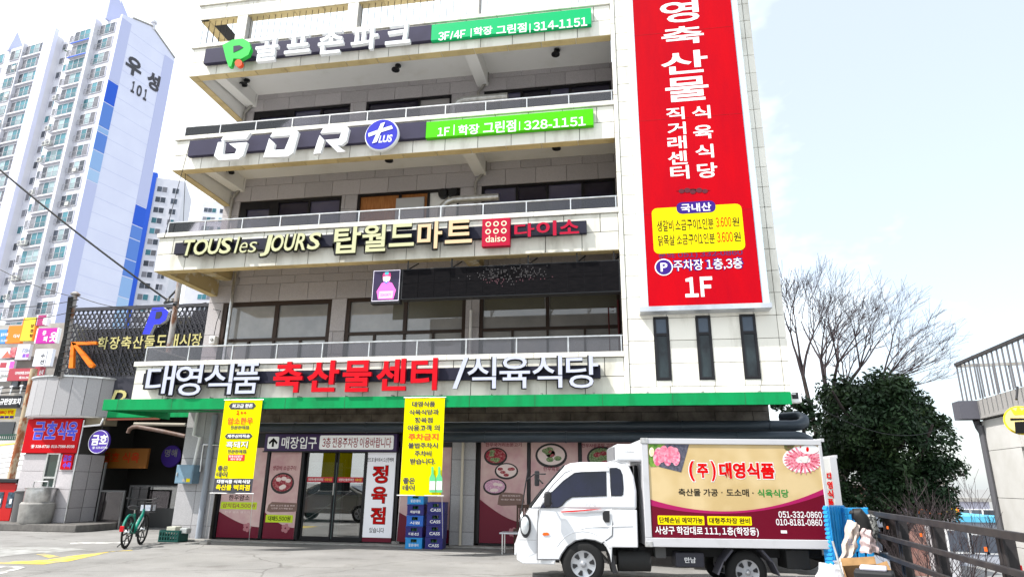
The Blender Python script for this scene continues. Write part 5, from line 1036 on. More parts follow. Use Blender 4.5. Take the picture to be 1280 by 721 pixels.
for a,b in((P(-4,620,18.4).x,P(4.5,620,18.4).x),(P(10,620,18.4).x,P(18,620,18.4).x)):
    MB().box(a,b,18.385,18.4,.6,zt2-.4).build('window',mat('booth_dark_glass',(.02,.03,.04),.08,c2=(.10,.16,.22),sc=6),t,pos=(a,18.39,.6)); MB().box((a+b)/2,(a+b)/2+.08,18.375,18.384,zt2-.75,zt2-.6).build('white_tag',wprint,t,pos=(a,18.38,1))
ptext('캐시비',19.5,603.5,23.5,605,18.39,wprint,t)
t=thing('grey_bin','grey ribbed bin between the red cabinet and the stock pot','bin',(P(22,640,18.2).x,18.2,.2)); MB().lathe([(.28,0),(.32,.85),(.34,.87),(.34,.9),(.1,.93)],(P(22,640,18.2).x,18.4,.2),'z',18).build('body',mat('dark_grey_bin',(.10,.10,.10),.6),t,pos=(P(22,640,18.2).x,18.4,.2),smooth=True)
q0,q1=G(197,677),G(227,677); gp_=mat('dark_teal_plastic',(.01,.07,.06),.45)
t=thing('vegetable_crate','dark green slotted plastic crate holding pale trays on the asphalt by the pier','crate',q0); w_=q1.x-q0.x; X,Y_=q0.x,q0.y; h_=.28; b=MB()
for y in(Y_,Y_+.38):
    b.box(X,X+w_,y,y+.02,0,.05).box(X,X+w_,y,y+.02,h_-.05,h_)
    for i in range(8): xx=X+i*(w_-.03)/7; b.box(xx,xx+.03,y,y+.02,.05,h_-.05)
    b.box(X+.03,X+w_-.03,y+.004,y+.016,.12,.15)
for x in(X,X+w_-.02): b.box(x,x+.02,Y_+.02,Y_+.38,0,h_)
b.box(X,X+w_,Y_,Y_+.4,0,.015); b.build('body',gp_,t,pos=q0)
MB().box(X+.15,X+.40,Y_+.05,Y_+.3,.2,.36).build('tray',mat('beige_tray',(.5,.5,.42),.5),t,pos=q0,bevel=.01); MB().box(X+.48,X+.68,Y_+.1,Y_+.3,.2,.33).build('tray',mat('grey_tray',(.4,.42,.42),.5),t,pos=q0,bevel=.02)
# bicycle, local x forward, y left
ra=G(156,685); rb=G(173,681); hd_=math.atan2(rb.y-ra.y,rb.x-ra.x)
BK=thing('bicycle','teal shared bicycle with black basket standing on its kickstand, seen from behind','bicycle',(ra.x,ra.y,0),local=True,rz=hd_+.04)
teal=mat('teal_frame_paint',(.0,.17,.12),.35,coat=.3)
def bwheel(x):
    w=MB(); n=36; pts=[(x+.325*math.cos(2*math.pi*i/n),0,.34+.325*math.sin(2*math.pi*i/n)) for i in range(n+1)]; wo_=w.tube(pts,.024,8,False).build('tyre',tyre,BK,smooth=True)
    s=MB(); pts=[(x+.295*math.cos(2*math.pi*i/n),0,.34+.295*math.sin(2*math.pi*i/n)) for i in range(n+1)]; s.tube(pts,.014,6,False)
    for k in range(6): a=R(60*k+10); s.bar((x+.04*math.cos(a),0,.34+.04*math.sin(a)),(x+.29*math.cos(a),0,.34+.29*math.sin(a)),.012,.035)
    s.build('rim',black,BK); MB().lathe([(.05,-.05),(.06,-.03),(.06,.03),(.05,.05)],(x,0,.34),'y',16).build('hub',steel,BK)
bwheel(0); bwheel(1.02)
MB().tube([(.47,0,.30),(.80,0,.62),(.86,0,.80)],[.04,.035,.03],10).tube([(.47,0,.30),(.30,0,.62),(.26,0,.74)],.025,8).tube([(.47,0,.28),(.0,.06,.34)],.014,6).tube([(.47,0,.28),(.0,-.06,.34)],.014,6).tube([(.32,0,.6),(.0,.06,.34)],.012,6).tube([(.32,0,.6),(0,-.06,.34)],.012,6).tube([(.44,0,.34),(.80,0,.66)],.045,10).build('frame',teal,BK,smooth=True)
MB().bar((.50,-.047,.38),(.78,-.047,.62),.004,.05).bar((.50,.047,.38),(.78,.047,.62),.004,.05).build('frame_print',wprint,BK)
MB().tube([(.86,0,.78),(.83,0,.95),(.82,0,1.0)],.018,8).tube([(.86,.05,.70),(1.02,.06,.34)],.014,6).tube([(.86,-.05,.70),(1.02,-.06,.34)],.014,6).build('fork',black,BK,smooth=True)
MB().tube([(.68,.32,1.06),(.76,.28,1.05),(.82,.1,1.02),(.82,-.1,1.02),(.76,-.28,1.05),(.68,-.32,1.06)],.013,8).build('handlebar',black,BK,smooth=True)
for s_ in(-1,1): MB().tube([(.60,s_*.335,1.065),(.72,s_*.31,1.06)],.019,8).build('grip',black,BK,smooth=True)
MB().tube([(.26,0,.72),(.22,0,.84)],.015,8).build('seat_post',steel,BK)
sd_=MB().tube([(.05,0,.86),(.12,0,.87),(.25,0,.875),(.36,0,.87)],[.09,.12,.075,.03],12); sd_.v=[(x,y*1.05,.87+(z-.87)*.45) for x,y,z in sd_.v]; sd_.build('saddle',mat('saddle_black',(.03,.03,.035),.35),BK,smooth=True)
f_=MB(); pts=[(.37*math.cos(R(a)),0,.34+.37*math.sin(R(a))) for a in range(25,165,12)]; f_.tube(pts,.03,6).build('rear_fender',teal,BK,smooth=True); f_=MB(); pts=[(1.02+.37*math.cos(R(a)),0,.34+.37*math.sin(R(a))) for a in range(30,130,12)]; f_.tube(pts,.03,6).build('front_fender',black,BK,smooth=True)
MB().box(-.42,-.36,-.04,.04,.38,.50).build('tail_light',mat('red_lens',(.6,.01,.02),.25),BK,bevel=.01)
bs=MB()
for z in(.72,.80,.88,.95): bs.tube([(.95,-.15,z),(1.22,-.15,z),(1.22,.15,z),(.95,.15,z),(.95,-.15,z)],.006,4)
for x,y in((.95,-.15),(1.08,-.15),(1.22,-.15),(1.22,0),(1.22,.15),(1.08,.15),(.95,.15),(.95,0)): bs.tube([(x,y,.72),(x,y,.95)],.006,4)
bs.box(.95,1.22,-.15,.15,.715,.725).build('basket',black,BK); MB().box(.99,1.18,-.154,-.151,.76,.90).box(.944,.947,-.11,.11,.76,.90).build('basket_plate',mat('blue_white_plate',(.4,.45,.6),.4,c2=(.75,.78,.8),sc=20),BK)
MB().tube([(.40,.05,.26),(.22,.24,.01)],.012,6).build('kickstand',black,BK); MB().lathe([(.07,-.02),(.07,.02)],(.47,-.06,.28),'y',18).build('chainring',black,BK)
for s_,a in((-1,.6),(1,3.7)): MB().bar((.47,s_*.08,.28),(.47+.15*math.cos(a),s_*.08,.28-.15*math.sin(a)),.012,.025).box(.47+.15*math.cos(a)-.05,.47+.15*math.cos(a)+.05,s_*.13-.04,s_*.13+.04,.28-.15*math.sin(a)-.01,.28-.15*math.sin(a)+.01).build('pedal',black,BK)
# ================= poles and wires =================
def wire_(a,b,sag,label,r=.012,n=14):
    pts=[a.lerp(b,i/n)+Vector((0,0,-sag*4*(i/n)*(1-i/n))) for i in range(n+1)]
    o=MB().tube(pts,r,5,False).build('overhead_wire',wire,None,pos=a); tag(o,label,'wire','overhead wires on the left'); return o
def pole(label,pts,r,m): 
    t=thing('utility_pole',label,'pole',(pts[0].x,pts[0].y,0)); MB().tube(pts,r,12).build('shaft',m,t,pos=pts[0],smooth=True); return t
pt=P(226.5,340,17.0); t=pole('leaning white and rusty pole between lattice screen and main building',[Vector((pt.x+.05,17.0,3.6)),Vector((pt.x,17.0,pt.z))],[.095,.075],rust)
a=P(206,378,17.0)
MB().bar(P(205,379,17.0),P(221,376,17.0),.05).bar(P(221,377,17.0),P(218,381,16.8),.08).bar(P(206,378,17.0),P(221,362,17.0),.04).tube([P(226,350,17.0),P(231,344,16.9),P(234,341,16.8)],.035,6).build('cross_arm',black,t,pos=a)
for x in(210,215,219): c=P(x,377,17.0); MB().lathe([(.03,0),(.05,.03),(.03,.06),(.05,.09),(.02,.12)],c,'z',10).build('insulator',conc,t,pos=c)
pl_=P(94,369,17.6); t=pole('rust stained pole with a black cable bundle left of the orange arrow',[Vector((pl_.x+.1,17.6,4.5)),Vector((pl_.x,17.6,pl_.z))],.075,rust)
for k in range(4): 
    a0=P(91-k*1.7,371,17.5); b0=P(74-k*2.2,470,17.5); MB().tube([a0,a0.lerp(b0,.5)+Vector((.03*k,0,0)),b0],.022,6).build('cable',wire,t,pos=a0)
for k in range(12): a0=P(88-k*1.35,376+k*8,17.48); MB().bar(a0,a0+Vector((.28,0,.03)),.03).build('cable_clamp',black,t,pos=a0)
MB().lathe([(.13,0),(.15,.04),(.05,.12)],(pl_.x,17.6,pl_.z),'z',14).build('pole_cap',rust,t,pos=pl_)
pa,pb=P(43,461,22),P(24,552,22); sp=mat('striped_pole',(.45,.36,.24),.8,c2=(.30,.10,.04),sc=5,lo=.45,hi=.55,streak=(1,1,.5)); t=pole('spotted ochre pole in front of the far shop signs',[Vector((pb.x,22,.2)),pb,pa],.13,sp)
wire_(P(-40,178,15.5),P(212,377,17.0),.12,'thickest dark wire falling from the left edge across the flats to the white pole',.03)
wire_(P(-20,384,17.6),P(91,376,17.6),.1,'thin wire from the left edge to the rusty pole, upper one')
wire_(P(-20,398,17.6),P(88,390,17.6),.15,'thin wire from the left edge to the rusty pole, lower one')
wire_(P(-20,325,17.6),P(93,371,17.6),.15,'thin wire sloping from the left edge to the top of the rusty pole')
wire_(P(94,369,17.6),P(258,378,16.8),.35,'thin wire hanging over the lattice screen between the two poles')
wire_(P(226,345,17.0),P(232,214,14.3),.0,'thin wire climbing from the white pole to the balcony corner',.008)
wire_(P(205,298,14.1),P(237,180,14.1),.05,'thin wire looping at the left end of the balconies',.008)
wire_(Vector((3.62,13.9,3.2)),P(1185,530,20),.5,'thin wire from the awning end towards the right',.006)
# ================= apartment towers =================
aw_=mat('apartment_white',(.66,.66,.70),.8,c2=(.60,.60,.66),sc=.3); alav=mat('apartment_lavender',(.68,.70,.84),.8,c2=(.64,.66,.81),sc=.25); alav2=mat('apartment_pale_blue',(.48,.51,.72),.8)
ab1=mat('strong_blue_band',(.02,.10,.58),.6); ab2=mat('mid_blue_band',(.10,.22,.60),.6); ab3=mat('light_blue_band',(.26,.42,.70),.6); ab4=mat('sky_blue_band',(.36,.52,.74),.6)
gteal=mat('teal_reflecting_glass',(.06,.19,.23),.2,spec=.3,var=.35); gdk=mat('dark_flat_glass',(.05,.06,.08),.15,spec=.6,var=.4); gmid=mat('grey_curtain_glass',(.17,.17,.19),.3,var=.3); gtint=mat('pale_curtain_glass',(.30,.40,.42),.3,var=.2); railm=mat('apartment_rail',(.26,.26,.28),.5); acm=mat('ac_unit_white',(.5,.5,.48),.6)
AC=P(151,20,80); 
AP=thing('apartment_tower','tall white apartment tower numbered 101 with blue bands on its blank end wall','building',(AC.x,80,0),local=True,rz=math.atan2(.16760,-.98585)-math.pi)
# local frame: x to the right along the facade (so the facade is at negative x), y away from the camera
zt_=77.4; L_=46
AP['label']='tall white apartment tower numbered 101 with blue bands on its blank end wall'
cores=MB(); cores.box(-12.2,0,.4,11.3,0,zt_).box(-15.4,-12.2,1.4,11.3,0,zt_-.3).box(-L_,-15.4,.4,11.3,0,zt_); cores.build('tower_body',aw_,AP)
gb=MB(); gb.prism([(0.0,0),(11.3,0),(11.3,76.6),(5.6,79.4),(1.9,78.2),(0,77.6)],0.0,.35,'x').build('end_wall',alav,AP)
MB().prism([(1.9,78.2),(5.6,79.4),(11.3,76.6),(11.3,76.85),(5.6,79.65),(1.9,78.45)],0,.5,'x').build('roof_edge',pipem,AP)
MB().prism([(2.0,78.3),(5.2,79.5),(2.0,83.2)],-4,-3.6,'x').prism([(-.2,77.5),(4.5,77.5),(.9,83.5),(-.2,83.0)],-3.6,-3.2,'x').build('roof_fin',alav2,AP); MB().prism([(0,77),(4,77),(.7,81.5)],-28,-27.6,'x').build('roof_fin',alav2,AP)
MB().lathe([(.35,0),(.35,1.3),(.55,1.35),(.5,1.8),(.1,2.0)],(.2,6.0,79),'z',14).build('roof_vent',aw_,AP,smooth=True)
for a,b,z0_,z1_,m_ in((.0,1.9,64.8,77.0,alav2),(.0,1.9,60.6,64.7,ab1),(0,1.9,56.2,60.5,ab2),(0,1.9,55.2,56.1,ab3),(0,1.9,51.9,55.1,ab2),(0,1.9,48.6,51.8,ab3),(0,1.9,46.6,48.5,ab4),(9.2,11.3,46.3,76.0,alav2),(9.2,11.3,42.6,46.2,ab1),(9.2,11.3,40.2,42.5,ab2),(9.2,11.3,36.5,40.1,ab2),(9.2,11.3,33.5,36.4,ab2),(9.2,11.3,30,33.4,ab3),(9.2,11.3,24,29.9,ab4),(0,1.9,10,46.5,alav2)):
    MB().box(.35,.40,a,b,z0_+.04,z1_-.04).build('colour_band',m_,AP)
for k in range(27): MB().box(.35,.362,1.95,9.15,8+k*2.6,8.05+k*2.6).build('render_joint',alav2,AP)
def gtext(s_,w0,w1,z0_,z1_,m_):
    vs,fs=glyph(s_,.045,0); a0,a1,b0,b1=bbox(vs); b=MB(); b.add([(.42,w0+(v[0]-a0)/(a1-a0)*(w1-w0),z0_+(v[1]-b0)/(b1-b0)*(z1_-z0_)) for v in vs],fs); b.build('lettering',m_,AP)
gtext('우',2.3,5.4,68.0,71.4,mat('apartment_letter',(.06,.06,.07),.6)); gtext('성',6.7,9.3,67.8,71.2,mat('apartment_letter',(.06,.06,.07),.6))
for ch,a in zip('101',(4.0,5.2,6.5)): gtext(ch,a+(.15 if ch=='1' else 0),a+(.8 if ch=='1' else 1.0),65.0,67.2,mat('apartment_letter',(.06,.06,.07),.6))
_wm={}
def flat_window(kind,x0,x1,z0_,z1_,yy,seed):
    """window of the flats: frame and panes as one part each, meshes shared between floors"""
    w=x1-x0; h=z1_-z0_; key=(kind,round(w,2),round(h,2))
    if key not in _wm:
        m=MB(); m.box(0,w,.0,.12,0,.08).box(0,w,0,.12,h-.08,h).box(0,.08,0,.12,.08,h-.08).box(w-.08,w,0,.12,.08,h-.08); nn={'a':3,'b':4,'c':2,'d':1}[kind]
        for i in range(1,nn): m.box(i*w/nn-.04,i*w/nn+.04,0,.12,.08,h-.08)
        if kind in 'ab':
            m.mi(1); m.box(-.02,w+.02,-.28,-.24,.85,.92).box(-.02,w+.02,-.28,-.24,.02,.08); k=0
            while k*.3<w: m.box(k*.3,k*.3+.035,-.27,-.25,.08,.85); k+=1
        _wm[key]=m.mesh('window',[aw_,railm])
    wo=link('window',_wm[key],AP,(x0,yy,z0_)); nn={'a':3,'b':4,'c':2,'d':1}[kind]; rnd=random.Random(seed)
    for i in range(nn):
        pk_=('pane',round(w/nn,2),round(h,2)); g_=rnd.choice([gteal,gtint,gteal] if nn>2 and 0<i<nn-1 else [gdk,gmid,gmid,gteal])
        kk=(pk_,g_.name)
        if kk not in _wm: _wm[kk]=MB().box(.0,w/nn-.06,.05,.08,.0,h-.16).mesh('pane',g_)
        link('pane',_wm[kk],wo,(x0+i*w/nn+.04,yy,z0_+.08))
    return wo
for k in range(24):
    zc=76.0-2.93*k; sd0=k*31
    if zc<8: break
    near=zc>22
    flat_window('a',-4.8,-1.2,zc-1.35,zc+.75,.27,sd0+1); flat_window('b',-10.8,-5.85,zc-1.45,zc+.85,.27,sd0+2); flat_window('d',-11.95,-11.1,zc-1.1,zc+.35,.27,sd0+3); flat_window('c',-15.0,-12.9,zc-1.3,zc+.1,1.27,sd0+4)
    flat_window('b',-23.1,-18.3,zc-1.45,zc+.85,.27,sd0+5); flat_window('a',-27.0,-23.4,zc-1.35,zc+.75,.27,sd0+6); flat_window('a',-32.4,-28.8,zc-1.35,zc+.75,.27,sd0+7)
    if zc<50: flat_window('b',-38,-33,zc-1.45,zc+.85,.27,sd0+8)
    MB().box(-10.9,-5.75,-.05,.4,zc-1.75,zc-1.5).build('balcony_ledge',aw_,AP); MB().box(-23.2,-18.2,-.05,.4,zc-1.75,zc-1.5).build('balcony_ledge',aw_,AP)
    if k in(4,6,7,8,10,13,15,16,18,19,21,22) : 
        for ux in([-11.2,-10.2] if k%2 else [-11.4]): 
            a=MB().box(ux,ux+.85,-.55,-.2,zc-1.35,zc-.6); a.mi(1).lathe([(.28,-.0),(.28,-.02)],(ux+.35,-.56,zc-.97),'y',14); a.build('air_conditioner',[acm,gmid],AP)
    if k in(1,3,5,9,12,14): MB().box(-24.2,-23.4,-.5,-.15,zc-1.3,zc-.6).build('air_conditioner',acm,AP)
    if k in(9,11): MB().box(-3.2,-2.4,-.1,.3,zc-1.3,zc-.7).build('air_conditioner',acm,AP)
MB().box(-5.65,-5.05,-.55,.4,5,zt_+.3).box(-23.4,-23.15,-.2,.4,5,zt_).build('facade_fin',aw_,AP); MB().box(-17.8,-15.4,-.3,.4,5,zt_+1.2).build('stair_fin',alav,AP)
for k_ in(0,1): MB().box(-10.8,-5.8,-.12,-.06,74.2-2.93*k_,74.4-2.93*k_).build('blue_rail_band',ab1,AP)
MB().add([(-11.2+math.cos(i*2.4)*.5,-.5+math.sin(i*1.7)*.3,72.3+((i*7)%5)*.2) for i in range(12)],[(0,3,5),(1,4,6),(2,7,9),(8,10,11),(0,8,4)]).build('balcony_plants',mat('balcony_plant_green',(.03,.08,.03),.8),AP)
# second and third towers
def far_tower(label,x0p,x1p,ytop,Y0,slant,pitch,blue,cols,x1top):
    A=P(x0p,ytop,Y0); 
    t=thing('apartment_tower',label,'building',(A.x,Y0,0),local=True,rz=R(slant)); Wd=cols[-1][1]+1.0; H_=A.z
    MB().box(0,Wd,0,12,0,H_).build('tower_body',aw_,t)
    if blue: MB().box(-1.2,0,-.2,1.2,0,H_+1.2).build('blue_fin',ab1,t); MB().box(-1.2,-1.0,-.1,.6,0,H_+.6).build('pale_fin',alav,t)
    k=0
    while H_-2.2-k*pitch>8 and k<24:
        z=H_-2.2-k*pitch
        for a,b in cols:
            w_=MB().box(a,b,-.04,.02,z-1.5,z).build('window',aw_,t); n=2 if b-a<2.6 else 3
            for i in range(n): MB().box(a+(b-a)*i/n+.06,a+(b-a)*(i+1)/n-.06,-.07,-.04,z-1.42,z-.08).build('pane',random.choice([gdk,gteal,gdk,gmid]),w_)
        k+=1
    return t
far_tower('pale apartment tower with a bright blue edge strip, right of tower 101',196,0,222,128,28,2.75,True,[(.5,2.8),(3.9,5.4)],0)
far_tower('distant pale tower showing under the second balcony corner',254,0,251,165,20,3.0,False,[(.6,4.2),(5.2,9.0)],0)
t=far_tower('distant bluish tower low behind the parking sign',232,0,357,150,15,3.0,False,[(3.5,7.0),(8.5,12)],0)
# ================= uphill street and far shops on the left =================
FS=mat('far_shop_wall',(.42,.40,.37),.8,c2=(.30,.28,.26),sc=.8); YS_=46
def sign_plate(label,b,Y,m_,texts=(),th=.3,frame=None,par=None):
    x0,x1,z0,z1=PR(*b,Y); t=thing('shop_sign',label,'sign',(x0,Y,z0)); MB().box(x0,x1,Y-th,Y,z0,z1).build('sign_board',m_,t,pos=(x0,Y,z0))
    for tx,bb,mm in texts: ptext(tx,*bb,Y-th-.01,mm,t,off=.03)
    if frame: [MB().box(q,q+.12,Y-th,Y,z0,z1).build('frame',frame,t,pos=(q,Y,z0)) for q in(x0-.12,x1)]
    return t
x0,x1,z0,z1=PR(-60,455,75,552,YS_+1)
S1=thing('shop_building','grey shop building stacked with signboards up the street at the left edge','building',(x0,YS_+1,0))
MB().box(x0,P(72,480,YS_+1).x,YS_+1,YS_+14,1,P(30,405,YS_+1).z).build('wall',FS,S1,pos=(x0,YS_+1,1)); xa,xb,za,zb2=PR(-20,440,60,446,YS_+.9)
for i,y in enumerate((446,470,505)): a,b,c,d=PR(-40,y,66,y+4,YS_+.7); MB().box(a,b,YS_+.7,YS_+1,c,d).build('ledge',conc,S1,pos=(a,YS_,c))
for i,xx in enumerate((14,28,44)): a,b,c,d=PR(xx,474,xx+10,486,YS_+.9); w_=MB().box(a,b,YS_+.9,YS_+1,c,d).build('window',frame,S1,pos=(a,YS_,c)); MB().box(a+.1,b-.1,YS_+.85,YS_+.9,c+.1,d-.1).build('pane',gdk,w_,pos=(a,YS_,c))
a,b,c,d=PR(-40,527,16,549,YS_+.9); MB().box(a,b,YS_+.9,YS_+1,c,d).build('shop_window',gdk,S1,pos=(a,YS_,c))
a,b,c,d=PR(26,438,40,470,YS_+.95)
MB().box(*PR(32,418,72,450,YS_+4)[:2],YS_+4,YS_+5,PR(32,418,72,450,YS_+4)[2]-3,PR(32,418,72,450,YS_+4)[3]).build('upper_wall',FS,S1,pos=(a,YS_,c))
sb=mat('sky_blue_sign',(.08,.28,.70),.5); so_=mat('orange_sign',(.85,.22,.02),.5); sy=mat('mustard_sign',(.70,.60,.04),.5); sm_=mat('magenta_sign',(.48,.02,.32),.5); sw_=mat('white_sign',(.72,.72,.78),.5); sr=mat('dusty_red_sign',(.40,.06,.08),.5); sp_=mat('plum_sign',(.38,.04,.16),.5)
sign_plate('blue sign cut by the left edge of the photo, middle row',(-10,413,11.5,430),YS_,sb,[('일프의원',(1,416,10,420),wprint),('031-3300',(1,424,9,427),wprint)])
sign_plate('orange sign with white letters left of the mustard sign',(13,408,31,429.5),YS_,so_,[('다사랑',(17,417.5,28.5,422),wprint)])
sign_plate('tall mustard sign with dark vertical letters',(32,398,46,426.5),YS_-1,sy,[('장',(38,405,42.5,409.5),mat('dark_red_outline',(.15,.0,.0),.5)),('호',(37.5,411,42,415.5),mat('dark_red_outline',(.15,.0,.0),.5)),('탕',(37,417,41.5,421.5),mat('dark_red_outline',(.15,.0,.0),.5))],frame=so_)
sign_plate('small plum sign with a pale emblem above the magenta one',(50.5,395,61,407.5),YS_-1,sp_,[('통',(53,397.5,59,405.5),wprint)],frame=wprint)
sign_plate('magenta sign with big white slanted letters',(50,411,74,429.5),YS_-1,sm_,[('유',(53,413,58,419),wprint),('쾌',(54,420,59,427),wprint),('옷',(62,415,71,427),wprint)],frame=wprint)
sign_plate('white sign with red food picture at the left edge, below the blue one',(1,436,16,448),YS_,sw_,[('▲',(3,438,14,447),mat('salmon_print',(.7,.15,.1),.5))])
sign_plate('narrow dark red picture sign beside the white food sign',(17,435,23.5,447),YS_,mat('dark_red_picture',(.4,.03,.06),.5,c2=(.7,.3,.3),sc=3))
sign_plate('white sign with small coloured letters',(24.5,431,40,450),YS_,sw_,[('FISH',(28,435.5,37,440.5),mat('blue_grey_print',(.2,.25,.4),.5)),('■■',(28,442,36,446.5),mat('pink_blue_print',(.6,.1,.35),.5,c2=(.1,.1,.6),sc=1.5))])
sign_plate('pair of white signs with black vertical brush letters',(46.5,437,68,458),YS_-1,sw_,[('수',(51,442,56,447),bprint),('선',(50,449,55,455),bprint),('|',(57.5,438,58,457),bprint)])
sign_plate('white sign with pink and dark panels at the left edge',(-6,451,20,464),YS_,sw_,[('■',(0,453,8,459.5),sr),('■',(12,451.5,17.5,460),mat('hot_pink_print',(.8,.1,.45),.5))])
sign_plate('dusty red sign with two lines of white writing',(14,461,46,476),YS_-.5,sr,[('대구머리막창 조개구이',(19,464,38,468),wprint),('☎322-3456',(24,470,38,473.5),wprint)])
sign_plate('small dusty red sign right of the ochre pole',(47,459,56,472),YS_-.5,sr,[('순대',(49,462,54,468),wprint)])
sign_plate('white sign with grey handwriting below the dusty red one',(-6,465,13.5,477),YS_-.5,sw_,[('gaee',(0,468,10,473),mat('grey_print',(.30,.30,.28),.6))])
sign_plate('long black sign with white cartoon like Korean letters',(-8,495,27,509.5),YS_-1.5,black,[('규탄양꼬치',(0,497.5,25.5,505.5),wprint)])
sign_plate('yellow and red sign below the long black sign',(-8,511,19,523.5),YS_-1,yel,[('BBQ 반점',(0,512.5,17,517.5),rprint),('■■■',(0,519.5,17,522.5),dblu)])
sign_plate('small blue sign right of the ochre pole',(39,493,43,507),YS_-1,sb)
t=thing('railing','dark railing with round knobs along the first floor of the shop building','railing',P(10,488,YS_-1.2)); 
for y in(486,492): MB().bar(P(-10,y,YS_-1.2),P(38,y-4,YS_-1.2),.08).build('rail',black,t,pos=P(-10,y,YS_-1.2))
for x in(2,14.5,27): c=P(x,486-x*.08,YS_-1.2); MB().lathe([(.05,-.5),(.05,0),(.14,.05),(.14,.15),(.02,.2)],c,'z',8).build('post',wprint,t,pos=c)
# uphill road
road2=mat('uphill_road_concrete',(.36,.35,.34),.9,c2=(.28,.27,.26),sc=.5,bump=.2,bsc=20)
a=P(-60,660,24.5); a.z=0.004; b=Vector((-19.5,24.5,.004)); c=P(75,545,YS_); d=P(-120,545,YS_)
hr=MB().quad(a,b,c,d).build('uphill_road',road2); tag(hr,kind='structure'); MB
def onroad(px,py,h=.02):
    n=(b-a).cross(d-a).normalized(); r=ray(px,py); o=Vector((0,0,CAMH)); t=((a-o).dot(n))/r.dot(n); return o+r*t+n*h*(1 if n.z>0 else -1)
for i,(p,q) in enumerate((((0,567),(4,573)),)): pass
crs=MB()
for y0,dy in((562.5,3),(567.5,3.2),(573,3.5),(579,3.8),(585.5,4)): 
    for xo in(0,): crs.quad(onroad(-8,y0+2.5),onroad(-4,y0+2.5+dy),onroad(32-(y0-562)*.2,y0+dy-2.5),onroad(36-(y0-562)*.2,y0-2.5))
tag(crs.build('crosswalk_marking',wprint),kind='structure'); ym=mat('yellow_road_paint',(.75,.52,.05),.7,c2=(.45,.36,.15),sc=3,lo=.5,hi=.75)
tag(MB().quad(onroad(-5,556),onroad(-5,557.5),onroad(45,552),onroad(45,550.8)).build('yellow_road_line',ym),kind='structure')
g_=thing('green_fence','low dark green fence along the top of the uphill street','fence',P(0,548,YS_-2)); fm=mat('dark_green_fence',(.02,.07,.05),.6)
for i in range(14): MB().box(P(-6+i*2.6,545,YS_-2).x,P(-6+i*2.6,545,YS_-2).x+.06,YS_-2.05,YS_-2,P(0,551,YS_-2).z-.5,P(0,543,YS_-2).z).build('picket',fm,g_,pos=(P(-6+i*2.6,545,YS_-2).x,YS_-2,3))
for y in(543.5,549): MB().bar(P(-8,y,YS_-2),P(30,y-1,YS_-2),.08).build('rail',fm,g_,pos=P(-8,y,YS_-2))
tag(MB().box(-120,-19.6,24.5,24.9,-3,.0).build('road_kerb',conc),kind='structure')
# ================= right hand side =================
def hdir(px,py): d=ray(px,py); d.z=0; return d.normalized()
rd_=hdir(868,614)                      # direction of the guard rail and of the right building
gm=mat('dark_bronze_rail',(.025,.023,.026),.5,c2=(.045,.04,.04),sc=5); orp=mat('orange_reflector',(.85,.15,.02),.4)
A0=G(1280,671.5,1.1); 
def RP(s,z): return Vector((A0.x+rd_.x*s,A0.y+rd_.y*s,z))
fe=thing('guard_rail','dark metal guard rail with three bars and orange reflectors along the drop on the right','railing',RP(4,0))
smax=(G(1068,637,1.1)-A0).length+1.0; smin=-3
perp=Vector((-rd_.y,rd_.x,0))
for z,w_ in((1.1,.075),(.79,.06),(.52,.06),(.24,.06)): MB().bar(RP(smin,z),RP(smax,z),.05,w_).build('rail',gm,fe,pos=RP(0,z),bevel=.006)
for px_,py_ in((1247,665),(1168,652),(1115,645)):
    q=G(px_,py_,1.1); s_=(q-A0).dot(rd_)
    c=RP(s_,0)+perp*(-.07); po=MB().bar(c+Vector((0,0,-.2)),c+Vector((0,0,1.05)),.02,.16,up=(rd_.x,rd_.y,0)).bar(c+perp*(-.05)+Vector((0,0,-.2)),c+perp*(-.05)+Vector((0,0,1.05)),.14,.02,up=(rd_.x,rd_.y,0)).build('post',gm,fe,pos=c,bevel=.003)
    c2=RP(s_-.02,.93)+perp*.07; MB().bar(c2,c2+Vector((0,0,.04)),.022,.010).build('reflector',orp,fe,pos=c2)
# right building: wall parallel to the rail
RB=thing('terrace_building','pale tiled building with a railed roof terrace at the right edge','building',P(1216,620,12.5)); rbw=mat('white_wall_panel',(.60,.59,.57),.7,c2=(.52,.51,.48),sc=2)
C0=P(1217,525,12.5); zb0=C0.z; zt0=P(1197,503,12.5).z
def RBp(s,o,z): return Vector((C0.x-rd_.x*s+(-perp.x)*o,C0.y-rd_.y*s+(-perp.y)*o,z))   # s towards the camera, o into the building
def slab3(s0,s1,o0,o1,z0,z1,m_,nm,par,bev=0):
    b=MB(); v=[RBp(s,o,z) for z in(z0,z1) for s,o in((s0,o0),(s1,o0),(s1,o1),(s0,o1))]; b.add(v,[(0,3,2,1),(4,5,6,7),(0,1,5,4),(1,2,6,5),(2,3,7,6),(3,0,4,7)]); return b.build(nm,m_,par,pos=v[0],bevel=bev)
wl_=slab3(.05,9,.12,3,-3.2,zb0,joint,'wall_core',RB)
js=[.05,1.35,2.7,4.05,9]; zs_=[-1.3,-.1,.62,1.35,2.1,zb0-.02]
for i in range(4):
    for j in range(5):
        if i>=1 and 1<=j<=3: continue
        slab3(js[i]+.004,js[i+1]-.004,.08,.12,zs_[j]+.004,zs_[j+1]-.004,rbw,'wall_panel',wl_)
slab3(1.5,9,.115,.13,.7,2.0,mat('green_tint_glass',(.02,.10,.09),.05,spec=.7),'window',RB); slab3(1.35,1.5,.07,.3,.62,2.1,mat('recess_side',(.30,.30,.28),.8,c2=(.24,.23,.22),sc=6),'window_jamb',RB); slab3(1.35,9,.07,.3,2.04,2.1,steel,'window_head',RB)
